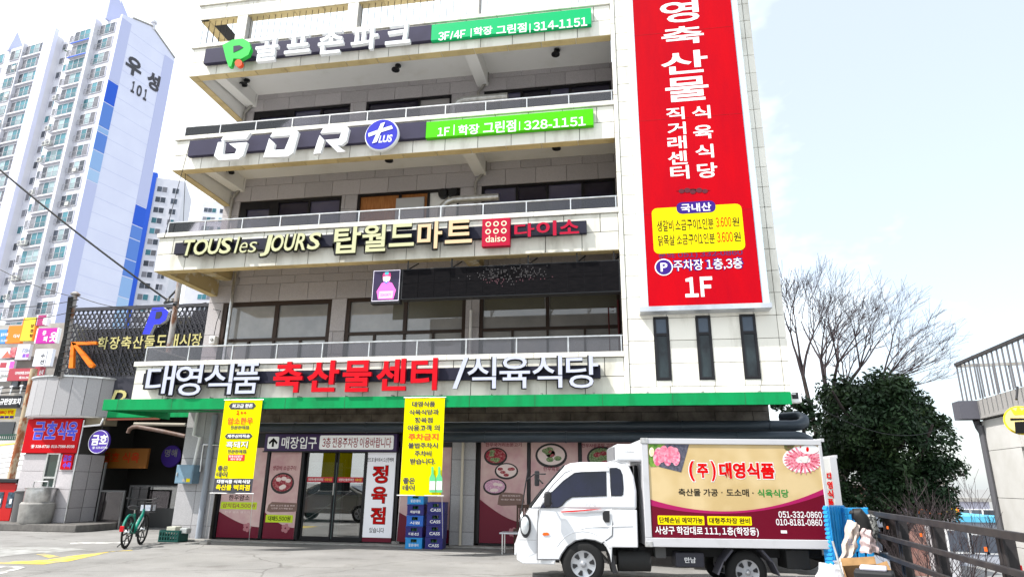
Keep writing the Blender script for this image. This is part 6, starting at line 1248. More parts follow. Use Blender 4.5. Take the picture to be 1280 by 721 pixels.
sl_=slab3(0,9,0,3,zb0,zt0,mat('terrace_slab_grey',(.34,.33,.32),.8,c2=(.50,.49,.47),sc=3,lo=.6,hi=.7),'terrace_slab',RB)
slab3(-.02,.3,-.28,-.004,zb0,zt0,mat('terrace_end_grey',(.10,.10,.12),.8),'slab_end',RB); slab3(1.2,9,.05,.3,zb0-.05,zb0-.004,mat('yellow_trim',(.7,.5,.02),.5),'yellow_strip',RB)
zr_=P(1190,457,12.5).z; rl=MB(); rl.bar(RBp(.1,-.15,zr_),RBp(9,.1,zr_),.05); rl.build('terrace_rail',gm,RB,pos=RBp(.1,0,zr_)); MB().bar(RBp(.1,-.15,zr_-.02),RBp(.3,3,zr_-.02),.05).build('terrace_rail',pipem,RB,pos=RBp(.1,0,zr_)); s_=.1
while s_<9: c=RBp(s_,-.14+.02*s_,zt0-.02); MB().tube([c,c+Vector((0,0,zr_-zt0+.02))],.014,5,False).build('baluster',mat('baluster_grey',(.14,.14,.15),.5),RB,pos=c); s_+=.17
o_=.15
while o_<3: c=RBp(.15,o_,zt0-.02); MB().tube([c,c+Vector((0,0,zr_-zt0+.02))],.014,5,False).build('baluster',mat('baluster_grey',(.14,.14,.15),.5),RB,pos=c); o_+=.24
c=RBp(.02,.10,0); MB().tube([Vector((c.x,c.y,-1.5)),Vector((c.x,c.y,zb0-.25)),RBp(.02,.05,zb0-.12),RBp(.1,.0,zb0)],.055,10).build('downpipe',mat('dark_downpipe',(.10,.10,.11),.4),RB,pos=c,smooth=True); c=RBp(.14,.03,0); MB().tube([Vector((c.x,c.y,-1.5)),Vector((c.x,c.y,zb0-.1))],.045,8).build('downpipe',mat('dark_downpipe',(.10,.10,.11),.4),RB,pos=c,smooth=True)
# round yellow sign
q=P(1276,525,9.6); t=thing('shop_sign','round yellow and white hanging sign with a teapot mark under the terrace','sign',q); rr=.165
def disc(nm,m_,r,d0,d1,par=t):
    b=MB(); n=30; ax=(-perp); fr_=Vector((0,-1,0))*.9+Vector((-.45,0,0)); fr_.normalize(); sx=Vector((0,0,1)).cross(fr_).normalized(); vs=[]
    for d in(d0,d1): vs+=[q+fr_*d+sx*(r*math.cos(6.2832*i/n))+Vector((0,0,1))*(r*math.sin(6.2832*i/n)) for i in range(n)]
    b.add(vs,[tuple(range(n)),tuple(range(2*n-1,n-1,-1))]+[(i,i+n,(i+1)%n+n,(i+1)%n) for i in range(n)]); return b.build(nm,m_,par,pos=q)
disc('disc',mat('cream_sign_face',(.75,.62,.25),.5),rr,-.04,.03); disc('yellow_rim',mat('yellow_rim_paint',(.85,.65,.02),.4),rr+.02,-.05,.0)
fr_=(Vector((0,-1,0))*.9+Vector((-.45,0,0))).normalized(); sx=fr_.cross(Vector((0,0,1))).normalized()*-1
def mark(pts,m_,nm,d=.035): 
    b=MB(); n=len(pts); b.add([q+fr_*d+sx*(-x)+Vector((0,0,z)) for x,z in pts]+[q+fr_*(d-.006)+sx*(-x)+Vector((0,0,z)) for x,z in pts],[tuple(range(n)),tuple(range(2*n-1,n-1,-1))]+[(i,i+n,(i+1)%n+n,(i+1)%n) for i in range(n)]); b.build(nm,m_,t,pos=q)
mark([(-.11,.02),(-.13,.0),(-.13,-.06),(-.10,-.06),(-.10,-.0),(.11,.0),(.11,.03)],bprint,'pot_mark'); mark([(-.07,-.02),(-.085,-.17),(.085,-.17),(.07,-.02)],bprint,'pot_mark',.036); mark([(-.09,.17),(-.06,.07),(.06,.07),(.09,.17),(.03,.12),(0,.19),(-.03,.12)],mat('yellow_rim_paint',(.85,.65,.02),.4),'crown_mark')
MB().tube([q+Vector((.0,.0,.27)),q+Vector((.1,.1,.45))],.015,6).build('bracket',black,t,pos=q)
# red sign piece low on the right building
t=thing('shop_sign','small red sign with white marks low at the right edge','sign',P(1272,712,7.4)); x0,x1,z0,z1=PR(1265,706,1279,724,7.4); MB().box(x0,x1,7.4,7.43,z0,z1).build('plate',mat('bright_red_board',(.62,.01,.015),.4),t,pos=(x0,7.4,z0)); ptext('사',1267.5,710,1276,718,7.395,wprint,t)
# second truck body behind the first
t=thing('box_truck','older white box truck with red writing parked behind the first, only its rear corner showing','truck',P(1040,690,13.6)); ob=mat('stained_white_box',(.62,.61,.58),.5,c2=(.40,.36,.30),sc=2.5,lo=.5,hi=.7)
x1=P(1047,600,13.6).x; zt1=P(1040,571,13.6).z; MB().box(x1-3.2,x1,13.6,15.3,.75,zt1).build('cargo_box',ob,t,pos=(x1,13.6,.75),bevel=.02); MB().box(x1,x1+.05,13.6,15.3,zt1-.02,zt1+.04).box(x1-.1,x1+.02,13.57,13.6,.8,zt1).build('corner_frame',boxw,t,pos=(x1,13.6,.8)); MB().box(x1-3.3,x1-4.9,13.7,15.2,.5,1.9).build('cab',wht,t,pos=(x1-4,13.7,.5),bevel=.12,smooth=True); MB().box(x1-4.8,x1-3.5,13.68,13.7,1.2,1.75).build('side_window',tgl,t,pos=(x1-4,13.7,1.2))
for i,ch in enumerate('대영식품'): ptext(ch,1033.5+i*.4,590+i*11,1041+i*.4,599.5+i*11,13.59,rprint,t,off=.04)
for x in(x1-.7,x1-4.2): MB().lathe([(.18,-.1),(.3,-.1),(.32,-.07),(.32,.07),(.3,.1)],(x,13.85,.32),'y',24).build('wheel',tyre,t,pos=(x,13.85,.32),smooth=True)
# clutter
plb=mat('bright_blue_plastic',(.03,.36,.75),.4,c2=(.02,.27,.62),sc=6); Yc=11.3
def pallet(label,p,w_,h_,rz,m_):
    t=thing('pallet',label,'pallet',p,'blue plastic pallets behind the truck',local=True,rz=rz); b=MB(); T=.14
    for z in(0,h_/2-.05,h_-.1): b.box(0,w_,0,T,z,z+.1)
    for x in(0,w_/2-.05,w_-.1): b.box(x,x+.1,0,T,.1,h_/2-.05).box(x,x+.1,0,T,h_/2+.05,h_-.1)
    b.build('frame',m_,t,bevel=.008); i=0
    while i*.09<w_-.04: MB().box(i*.09+.02,i*.09+.07,-.012,0,.02,h_-.02).build('deck_slat',m_,t); i+=1
    z=.02
    g2=MB()
    while z<h_: g2.box(-.012,0,.01,T-.01,z,z+.03); z+=.06
    tag(g2.build('side_ribs',m_,t),kind='stuff')
    return t
p=G(1043,724); p=P(1041,690,11.1); pallet('upright bright blue plastic pallet nearest the truck',(p.x,11.1,0),.6,P(1050,632,11.1).z,R(50),plb); pallet('second blue plastic pallet leaning behind the first one',(P(1057,690,11.5).x+.36,11.55,0),.36,P(1065,634,11.5).z,R(188),plb)
cream_c=mat('cream_cloth',(.55,.48,.42),.8,c2=(.42,.36,.32),sc=9); wbag=mat('white_bag_plastic',(.68,.68,.70),.45,c2=(.45,.45,.47),sc=14,bump=.4,bsc=30); card=mat('cardboard',(.30,.175,.075),.8,c2=(.22,.125,.05),sc=8); bbag=mat('blue_bag_plastic',(.02,.03,.30),.4,bump=.5,bsc=25)
def blob(name,label,cat,c,rx,ry,rz_,m_,seed,grp=None,rough=.22):
    t=thing(name,label,cat,(c.x,c.y,c.z),grp,local=True); rnd=random.Random(seed); bm=bmesh.new(); bmesh.ops.create_icosphere(bm,subdivisions=3,radius=1)
    ph=[rnd.uniform(0,6) for _ in range(6)]
    for v in bm.verts:
        x,y,z=v.co; k=1+rough*(math.sin(3*x+ph[0])*math.sin(4*y+ph[1])+.6*math.sin(7*z+ph[2]+3*x)+.4*math.sin(11*y+ph[3]+5*z)); v.co=Vector((x*rx*k,y*ry*k,max(0,(z*.9+.85)*rz_*k*.6)))
    me=bpy.data.meshes.new(name); bm.to_mesh(me); bm.free(); me.materials.append(m_)
    for p_ in me.polygons: p_.use_smooth=True
    link('body',me,t); k=MB().lathe([(.04,rz_*.95),(.02,rz_*1.02),(.06,rz_*1.12)],(0,0,0),'z',8); k.build('tied_neck',m_,t,smooth=True); return t
def GP(px,py,z=0): return G(px,py,z)
blob('rubbish_bag','white plastic bag with printed side lying under the truck tail','bag',P(1013,725,10.6)*1,.42,.2,.2,wbag,3,'plastic bags piled by the guard rail').location.z=0
blob('rubbish_bag','large white plastic bag bulging beside the cardboard box','bag',Vector((P(1046,700,10.7).x,10.7,0)),.30,.22,.42,wbag,5,'plastic bags piled by the guard rail')
blob('rubbish_bag','flat blue plastic bag at the bottom edge below the cardboard box','bag',Vector((P(1050,715,10.2).x,10.2,0)),.5,.25,.18,bbag,8,'plastic bags piled by the guard rail')
blob('rubbish_bag','small white bag with red print next to the truck rear wheel','bag',Vector((P(1000,715,10.9).x,10.9,0)),.25,.16,.16,wbag,9,'plastic bags piled by the guard rail')
t=thing('cardboard_box','open brown cardboard box full of folded cloth in front of the guard rail','box',Vector((P(1078,700,10.2).x,10.2,.02)),local=True,rz=R(-10)); t.rotation_euler=(R(24),R(-6),R(-12)); zt_=P(1080,690,10.2).z*.8; t.scale=(.82,.8,.8)
b=MB().box(-.26,.26,-.2,-.19,0,zt_).box(-.26,.26,.24,.25,0,zt_).box(-.26,-.25,-.19,.24,0,zt_).box(.25,.26,-.19,.24,0,zt_).box(-.25,.25,-.19,.24,0,.01).build('body',card,t)
MB().add([(-.26,.24,zt_),(.26,.24,zt_),(.27,.40,zt_+.05),(-.25,.40,zt_+.05),(-.26,.24,zt_+.008),(.26,.24,zt_+.008),(.27,.40,zt_+.058),(-.25,.40,zt_+.058)],[(0,1,2,3),(7,6,5,4),(0,4,5,1),(1,5,6,2),(2,6,7,3),(3,7,4,0)]).build('flap',card,t)
MB().add([(.26,-.2,zt_),(.26,.24,zt_),(.42,.20,zt_+.07),(.42,-.16,zt_+.07),(.26,-.2,zt_+.008),(.26,.24,zt_+.008),(.42,.20,zt_+.078),(.42,-.16,zt_+.078)],[(0,1,2,3),(7,6,5,4),(0,4,5,1),(1,5,6,2),(2,6,7,3),(3,7,4,0)]).build('flap',card,t)
def cloth(label,pts,m_,Y,nm='rolled_cloth'):
    pp_=[P(x,y,Y) for x,y,_ in pts]; t=thing(nm,label,'cloth',pp_[0]); MB().tube(pp_,[r for _,_,r in pts],10).build('roll',m_,t,pos=pp_[0],smooth=True); c=pp_[-1]; MB().lathe([(pts[-1][2]*.9,-.02),(pts[-1][2]*.95,.0),(pts[-1][2]*.5,.03)],c,'z',12).build('end_fold',m_,t,pos=c,smooth=True)
def sheet(label,nm,quadpx,Y,m_,seed,amp=.05):
    # crumpled hanging cloth: a grid between four corners measured on the photograph
    c=[P(x,y,Y) for x,y in quadpx]; t=thing(nm,label,'cloth',c[3]); rnd=random.Random(seed); nx,nz=9,12; vs=[];fs=[]; ph=[rnd.uniform(0,6) for _ in range(5)]
    for s_ in(0,1):
        for j in range(nz+1):
            for i in range(nx+1):
                u,v=i/nx,j/nz; p=c[0].lerp(c[1],u).lerp(c[3].lerp(c[2],u),v); d=amp*(math.sin(9*u+4*v+ph[0])+.6*math.sin(14*v-6*u+ph[1])+.4*math.sin(21*u+ph[2])); e_=.05*math.sin(3.14*u)
                vs.append(p+Vector((.012*math.sin(17*v+ph[3]),d*.6+(.08 if s_ else -e_),.01*math.sin(11*u+ph[4]))))
    w_=nx+1; N_=w_*(nz+1)
    for j in range(nz):
        for i in range(nx): a_=j*w_+i; fs.append((a_,a_+1,a_+w_+1,a_+w_)); fs.append((a_+N_,a_+w_+N_,a_+w_+1+N_,a_+1+N_))
    for i in range(nx): fs.append((i,i+N_,i+1+N_,i+1)); q_=nz*w_+i; fs.append((q_,q_+1,q_+1+N_,q_+N_))
    for j in range(nz): a_=j*w_; fs.append((a_,a_+w_,a_+w_+N_,a_+N_)); b_=a_+nx; fs.append((b_,b_+N_,b_+w_+N_,b_+w_))
    b=MB(); b.add(vs,fs); b.build('fabric',m_,t,pos=c[3],smooth=True); return t
sheet('cream printed sack leaning between the blue pallet and the cardboard box','cream_sack',[(1062,650),(1073,655),(1071,690),(1050,704)],10.5,cream_c,4); ptext('후추',1060,672,1066,684,10.36,mat('faded_blue_print',(.15,.15,.25),.6),bpy.data.objects['cream_sack'],off=.0)
sheet('pale pink folded cloth standing in the cardboard box','pink_cloth',[(1078,660),(1090,664),(1099,690),(1078,691)],10.35,mat('pale_pink_cloth',(.58,.47,.46),.8,c2=(.42,.32,.32),sc=14),6,.03)
cloth('black padded bundle hanging over the guard rail',[(1084,684,.05),(1082,664,.10),(1077,648,.10),(1071,641,.10),(1066,640,.06)],mat('black_padding',(.02,.02,.02),.6),10.9,'black_bundle'); cloth('grey patterned blanket roll against the guard rail',[(1090,680,.06),(1089,660,.10),(1086,645,.09)],mat('patterned_blanket',(.06,.06,.06),.8,c2=(.35,.35,.33),sc=25,lo=.48,hi=.52),11.2,'blanket')
t=thing('scale_device','small black device with a white round screen beside the cardboard box','device',Vector((P(1092,712,9.3).x,9.3,0)),local=True,rz=R(-20)); zz_=P(1092,712,9.3).z
MB().box(-.22,.22,-.16,.16,0,max(.1,zz_)).build('body',black,t,bevel=.03); MB().box(-.15,.15,-.12,.12,max(.1,zz_),max(.1,zz_)+.05).build('screen',mat('white_screen_cover',(.6,.58,.66),.3),t,bevel=.02); MB().bar((-.28,-.1,0),(-.42,-.05,zz_+.32),.02,.06).build('leaning_strip',steel,t)
t=thing('hand_cart','orange and black hand cart frame behind the truck tail','cart',Vector((P(1037,690,12.2).x,12.2,0)),local=True); oc=mat('orange_cart_paint',(.7,.30,.01),.5)
MB().tube([(0,0,.1),(0,0,1.0),(.12,0,1.05),(.18,0,1.0),(.18,0,.1)],.016,8).build('handle_frame',oc,t,smooth=True); MB().box(-.02,.2,-.25,0,.08,.11).build('toe_plate',black,t); MB().box(.02,.16,-.02,.02,.4,.85).build('bag',black,t,bevel=.02)
for x in(-.04,.22): MB().lathe([(.05,-.02),(.09,-.02),(.1,0),(.09,.02),(.05,.02)],(x,.05,.1),'x',16).build('wheel',tyre,t)
# ================= trees =================
bark=mat('bark',(.07,.055,.05),.9,c2=(.035,.028,.025),sc=8,bump=.4,bsc=20); twig=mat('twig_bark',(.055,.042,.045),.9)
leafm=mat('evergreen_leaf',(.014,.036,.014),.55,spec=.25,var=.5,c2=(.028,.055,.016),sc=.9,island=1); leafm2=mat('evergreen_leaf_light',(.04,.065,.02),.55,spec=.25,var=.4,island=1)
def branch_tree(t,base,h,spread,seed,levels,r0,bias=Vector((0,0,0)),nm='limbs',m_=None,minr=.005,starts=6,upw=.5,fan=.9,l0=None):
    rnd=random.Random(seed); b=MB()
    def grow(p,d,l,r,k):
        n=4; pts=[p]; rs=[r]; q=p.copy(); dd=d.copy()
        for i in range(n):
            dd=(dd+Vector((rnd.uniform(-1,1),rnd.uniform(-1,1),rnd.uniform(-.6,.9)))*.13+bias*.04).normalized(); q=q+dd*l/n; pts.append(q.copy()); rs.append(max(minr,r*(1-.45*(i+1)/n)))
        b.tube(pts,rs,max(3,7-k*2+1 if k<3 else 3),False)
        if k>=levels: return
        for i in range(rnd.choice([3,4,4]) if k<levels-1 else 5):
            j=rnd.choice([2,3,3,4,4]) if k else 4; side=Vector((rnd.uniform(-1,1),rnd.uniform(-1,1),rnd.uniform(-.2,upw+.3))).normalized()
            nd=(dd*1.0+side*rnd.uniform(.45,fan)+bias*.12).normalized(); grow(pts[min(j,n)],nd,l*rnd.uniform(.55,.80),rs[min(j,n)]*.68,k+1)
    for i in range(starts):
        a=6.2832*i/starts+rnd.uniform(-.3,.3); d=(Vector((math.cos(a)*spread,math.sin(a)*spread,1))+bias).normalized(); grow(base-d*.08,d,l0 or h*.42,r0,0)
    return b.build(nm,m_ or twig,t,pos=base)
# evergreen
YE=20.5; et=thing('evergreen_tree','broad dark evergreen tree right of the white tower','tree',(P(1105,640,YE).x,YE,-3)); cE=P(1108,560,YE)
zt_=P(1110,468,YE).z; zbt=P(1110,662,YE).z; rxE=(P(1198,560,YE).x-P(1012,560,YE).x)/2; cx=(P(1198,560,YE).x+P(1008,560,YE).x)/2
tr=MB().tube([(cx,YE,-3.2),(cx+.1,YE,-1),(cx-.05,YE,1.0),(cx+.1,YE,3.2)],[.38,.28,.22,.10],12); rnd=random.Random(4)
for i in range(9): a=i*.7+.3; z=rnd.uniform(-.8,2.6); l=rnd.uniform(1.0,2.0); tr.tube([(cx,YE,z),(cx+math.cos(a)*l*.5,YE+math.sin(a)*l*.5,z+.5),(cx+math.cos(a)*l,YE+math.sin(a)*l,z+.9+rnd.random())],[.12,.07,.03],7)
tr.build('trunk',bark,et,pos=(cx,YE,-3.2),smooth=True)
def leaves(t,clumps,n,size,m_,seed,nm='crown',flat_=.5):
    rnd=random.Random(seed); vs=[];fs=[]
    for (c,r) in clumps:
        for i in range(n):
            d=Vector((rnd.gauss(0,1),rnd.gauss(0,1),rnd.gauss(0,.8))).normalized(); p=c+d*(r*(rnd.random()**.45)); nrm=(d*.5+Vector((rnd.uniform(-1,1),rnd.uniform(-1,1),rnd.uniform(-.2,1)))).normalized(); u=nrm.orthogonal().normalized(); u=(Matrix.Rotation(rnd.uniform(0,6.28),3,nrm)@u); v=nrm.cross(u); s=size*rnd.uniform(.6,1.3); k=len(vs)
            vs+=[p-u*s,p-v*s*.42,p+u*s,p+v*s*.42+nrm*s*.15]; fs.append((k,k+1,k+2,k+3))
    me=bpy.data.meshes.new(nm); me.from_pydata(vs,[],fs); me.materials.append(m_); return link(nm,me,t,WL[t.name])
def mk(t,*a,**k):
    o=leaves(t,*a,**k); o.location=-WL[t.name] if False else Vector((0,0,0)); o.matrix_parent_inverse=Matrix.Translation(-WL[t.name]); return o
rnd=random.Random(21); cl=[]
for i in range(118):
    a=rnd.uniform(0,6.283); u=rnd.random()**.5; zz=rnd.random(); 
    wz=min(1,1.12*math.sin(math.pi*(.22+.68*zz))**.6); r=u*rxE*wz*.90
    cl.append((Vector((cx+math.cos(a)*r,YE+math.sin(a)*r*.8,zbt+.75+(zt_-zbt-1.3)*zz+.3*math.sin(a*3))),rnd.uniform(.32,.62)))
mk(et,cl,300,.075,leafm,5); mk(et,[(c+Vector((0,-.15,.2)),r*.8) for c,r in cl[::4]],70,.07,leafm2,6,nm='light_leaves')
# smaller evergreen filling behind the awning end
e2=thing('evergreen_tree','narrow evergreen shrub close behind the tower edge under the bare tree','tree',(P(1015,640,19).x,19,-3)); c=P(1012,600,19.2); tr=MB().tube([(c.x,19.2,-3.2),(c.x,19.2,3)],[.15,.05],8).build('trunk',bark,e2,pos=(c.x,19.2,-3.2)); rnd=random.Random(8)
mk(e2,[(Vector((c.x+rnd.uniform(-.7,1.0),19.4+rnd.uniform(-.7,.7),rnd.uniform(.2,P(1010,500,19.2).z))),rnd.uniform(.3,.6)) for _ in range(26)],210,.10,leafm,9)
# bare trees
YB_=25; b1=thing('bare_tree','large leafless tree fanning out above the evergreen on the right','tree',(P(1030,560,YB_).x,YB_,-3)); bp=P(1040,520,YB_); MB().tube([(bp.x,YB_,-3.2),(bp.x,YB_,bp.z)],[.35,.22],10).build('trunk',bark,b1,pos=(bp.x,YB_,-3.2),smooth=True)
branch_tree(b1,bp,7.2,.85,17,4,.085,bias=Vector((.55,0,.05)),starts=8,upw=.35,fan=1.0,minr=.004,l0=2.1)
b2=thing('bare_tree','thin leafless tree rising along the right edge of the white tower','tree',(P(1000,560,22).x,22,-3)); bp=P(1004,470,22); MB().tube([(bp.x+.6,22,-3.2),(bp.x+.4,22,1),bp],[.16,.1,.06],8).build('trunk',bark,b2,pos=(bp.x,22,-3.2)); branch_tree(b2,bp,4,.3,3,3,.05,bias=Vector((-.05,0,.3)),starts=3,minr=.006,l0=1.5)
for i,(px_,Y_,h_,sd_,lb) in enumerate(((1158,13.5,2.3,31,'leafless shrub just beyond the guard rail, nearest the cardboard box'),(1185,14.5,2.9,32,'leafless sapling beyond the guard rail in front of the orange roof sign'),(1216,13.0,3.0,37,'leafless shrub beyond the guard rail beside the terrace building'))):
    q=P(px_,720,Y_); t=thing('bare_shrub',lb,'shrub',(q.x,Y_,-2),'leafless shrubs beyond the guard rail'); b_=Vector((q.x,Y_,-1.2)); MB().tube([(q.x,Y_,-3.2),(q.x,Y_,-1.2)],.05,7).build('stem',bark,t,pos=(q.x,Y_,-3.2)); branch_tree(t,b_,h_,.5,sd_,3,.020,bias=Vector((.12 if i<2 else -.15,0,.3)),starts=3,minr=.0028,fan=1.0,l0=h_*.40)
# ================= far right background =================
def house(label,b,Y,m_,dp=8,roof=None,win=0,z0=-3.2):
    x0,x1,za,zb_=PR(*b,Y); t=thing('house',label,'house',(x0,Y,z0)); MB().box(x0,x1,Y,Y+dp,z0,zb_).build('wall',m_,t,pos=(x0,Y,z0))
    MB().box(x0-.3,x1+.3,Y-.3,Y+dp+.3,zb_,zb_+.35).build('roof',roof or conc,t,pos=(x0,Y,zb_))
    for i in range(win):
        wx=x0+(x1-x0)*(i+.3)/win; f=MB().box(wx,wx+1.1,Y-.06,Y+.02,zb_-1.9,zb_-.7).build('window',white,t,pos=(wx,Y,zb_)); MB().box(wx+.08,wx+1.02,Y-.08,Y-.06,zb_-1.82,zb_-.78).build('pane',gdk,f,pos=(wx,Y,zb_))
    return t
brick=mat('far_brick',(.25,.12,.10),.9,c2=(.32,.2,.17),sc=2)
house('brick coloured low house behind the evergreen tree',(1100,606,1178,660),42,brick,win=4)
house('grey blue house with a bright blue roof in the distance',(1185,652,1262,690),48,mat('far_grey_wall',(.35,.37,.42),.9),roof=mat('bright_blue_roof',(.10,.42,.62),.6),win=4)
house('pale low building with an orange sign roof',(1176,643,1192,680),40,mat('far_pale_wall',(.5,.5,.52),.9),roof=mat('orange_sign_band',(.85,.20,.03),.6),win=1)
house('wide pale lilac building on the far side behind the bare shrubs',(1120,626,1240,668),75,mat('far_lilac_wall',(.45,.44,.52),.9),win=8); house('grey house low behind the cars',(1040,640,1110,690),38,mat('far_grey_wall',(.35,.37,.42),.9),win=4)
t=thing('roof_sign','bright orange sign board on the pale low building','sign',P(1180,640,39)); x0,x1,z0,z1=PR(1179,634,1198,641,39); MB().box(x0,x1,39,39.3,z0,z1).build('board',mat('orange_sign',(.85,.22,.02),.5),t,pos=(x0,39,z0)); ptext('■ ■ ■',1181,635.5,1196,639.5,38.98,yel,t)
def smooth_line(p,n=5):
    o=[]
    for i in range(len(p)-1):
        a_,b_,c_,d_=p[max(i-1,0)],p[i],p[i+1],p[min(i+2,len(p)-1)]
        for k in range(n):
            t=k/n; o.append(tuple(.5*((2*b_[j])+(-a_[j]+c_[j])*t+(2*a_[j]-5*b_[j]+4*c_[j]-d_[j])*t*t+(-a_[j]+3*b_[j]-3*c_[j]+d_[j])*t**3) for j in(0,1)))
    return o+[p[-1]]
def car(label,px_,Y_,m_,z=-3.15,rz=0,scale=1):
    """saloon: local x forward; rounded roof line, body sides that lean in above the waist and narrow at both ends"""
    q=P(px_,680,Y_); t=thing('parked_car',label,'car',(q.x,Y_,z),'cars parked on the lower road',local=True,rz=rz)
    top=smooth_line([(-2.28,.42),(-2.30,.70),(-2.18,.92),(-1.62,1.0),(-1.15,1.14),(-.70,1.36),(-.1,1.46),(.5,1.42),(1.0,1.18),(1.35,.98),(1.9,.88),(2.22,.72),(2.30,.50),(2.26,.30)])
    ar=lambda c:[(c+.36*math.cos(R(a)),.31+.36*math.sin(R(a))) for a in range(0,181,20)]
    side=top+[(1.78,.22)]+ar(1.40)+ar(-1.36)+[(-1.74,.22),(-2.2,.28)]
    def wy(x,zz): return .89-.10*max(0,(abs(x)-1.3)/1.0)**2-max(0,zz-.92)*.38-max(0,.45-zz)*.12
    loft([(x,-wy(x,zz),zz) for x,zz in side],[(x,wy(x,zz),zz) for x,zz in side],m_,'body',t,bevel=.045,smooth=True)
    for s_ in(-1,1):
        for gg in([(-1.28,1.0),(-.78,1.27),(-.42,1.36),(-.36,1.0)],[(-.30,1.0),(-.36,1.37),(.10,1.38),(.48,1.34),(.98,1.05),(.98,1.0)]):
            n=len(gg); y=lambda x,zz,e_:s_*(wy(x,zz)+e_); MB().add([(x,y(x,zz,.006),zz) for x,zz in gg]+[(x,y(x,zz,-.02),zz) for x,zz in gg],[tuple(range(n)),tuple(range(2*n-1,n-1,-1))]+[(i,i+n,(i+1)%n+n,(i+1)%n) for i in range(n)]).build('side_window',tgl,t)
        for dx in(-1.22,-.34,.98): MB().tube([(dx,s_*(wy(dx,.3)+.002),.30),(dx,s_*(wy(dx,.6)+.002),.6),(dx,s_*(wy(dx,.97)+.002),.97)],.006,4).build('door_gap',black,t)
        for dx in(-.52,.62): MB().box(dx-.1,dx+.1,s_*.89-.02,s_*.89+.02,.82,.85).build('door_handle',m_,t,bevel=.008)
        MB().tube([(.86,s_*.82,1.02),(.84,s_*.98,1.06)],[.03,.02],6).build('mirror_arm',m_,t); MB().box(.78,.90,s_*1.0-.08,s_*1.0+.08,1.0,1.14).build('mirror',m_,t,bevel=.03)
        MB().tube([(-2.1,s_*.83,.48),(0,s_*.895,.50),(2.1,s_*.83,.46)],.02,6).build('side_moulding',m_,t)
        for x in(-1.36,1.40):
            w_=MB().lathe([(.20,-.09),(.29,-.105),(.315,-.08),(.315,.08),(.29,.105),(.20,.09)],(x,s_*.78,.315),'y',28).build('wheel',tyre,t,pos=(x,s_*.78,.315),smooth=True); MB().lathe([(.02,-s_*.0),(.03,s_*.02),(.17,s_*.005),(.205,s_*.015),(.205,-s_*.02)],(x,s_*.87,.315),'y',24).build('hubcap',hub,w_,pos=(x,s_*.87,.315),smooth=True)
            for k in range(5): a_=R(72*k); MB().bar((x+.06*math.cos(a_),s_*.892,.315+.06*math.sin(a_)),(x+.17*math.cos(a_),s_*.888,.315+.17*math.sin(a_)),.012,.05).build('hubcap_slot',black,w_,pos=(x,s_*.87,.315))
        MB().box(2.14,2.24,s_*.58-.17,s_*.58+.17,.60,.74).build('headlight',mat('headlight_lens',(.65,.68,.70),.1,metal=.4),t,bevel=.03); MB().box(-2.28,-2.2,s_*.62-.14,s_*.62+.14,.66,.82).build('tail_light',mat('red_lens',(.6,.01,.02),.25),t,bevel=.02)
    MB().add([(1.28,-.70,1.03),(1.28,.70,1.03),(.60,.60,1.40),(.60,-.60,1.40)],[(0,1,2,3)]).build('windscreen',tgl,t); MB().add([(-1.50,-.66,1.05),(-1.50,.66,1.05),(-.80,.60,1.34),(-.80,-.60,1.34)],[(0,1,2,3)]).build('rear_window',tgl,t); MB().box(2.26,2.31,-.4,.4,.48,.60).build('grille',black,t); return t
carw=mat('pearl_white_paint',(.7,.7,.72),.25,coat=.5); cars_=mat('silver_beige_paint',(.40,.38,.34),.28,coat=.6,metal=.7); card_=mat('dark_blue_car_paint',(.03,.035,.08),.25,coat=.5)
car('white car half seen on the lower road beside the terrace building',1246,24,carw,rz=R(180)); car('dark blue car on the lower road behind the shrubs',1200,27,card_); car('dark car on the lower road behind the guard rail post',1145,26,card_,rz=R(5))
cc=car('silver beige saloon car parked across the street, seen mirrored in the shop door',600,9,cars_,z=0,rz=R(180)); cc.location=(-11.35,7.7,0); cc['group']='street side cars'; 
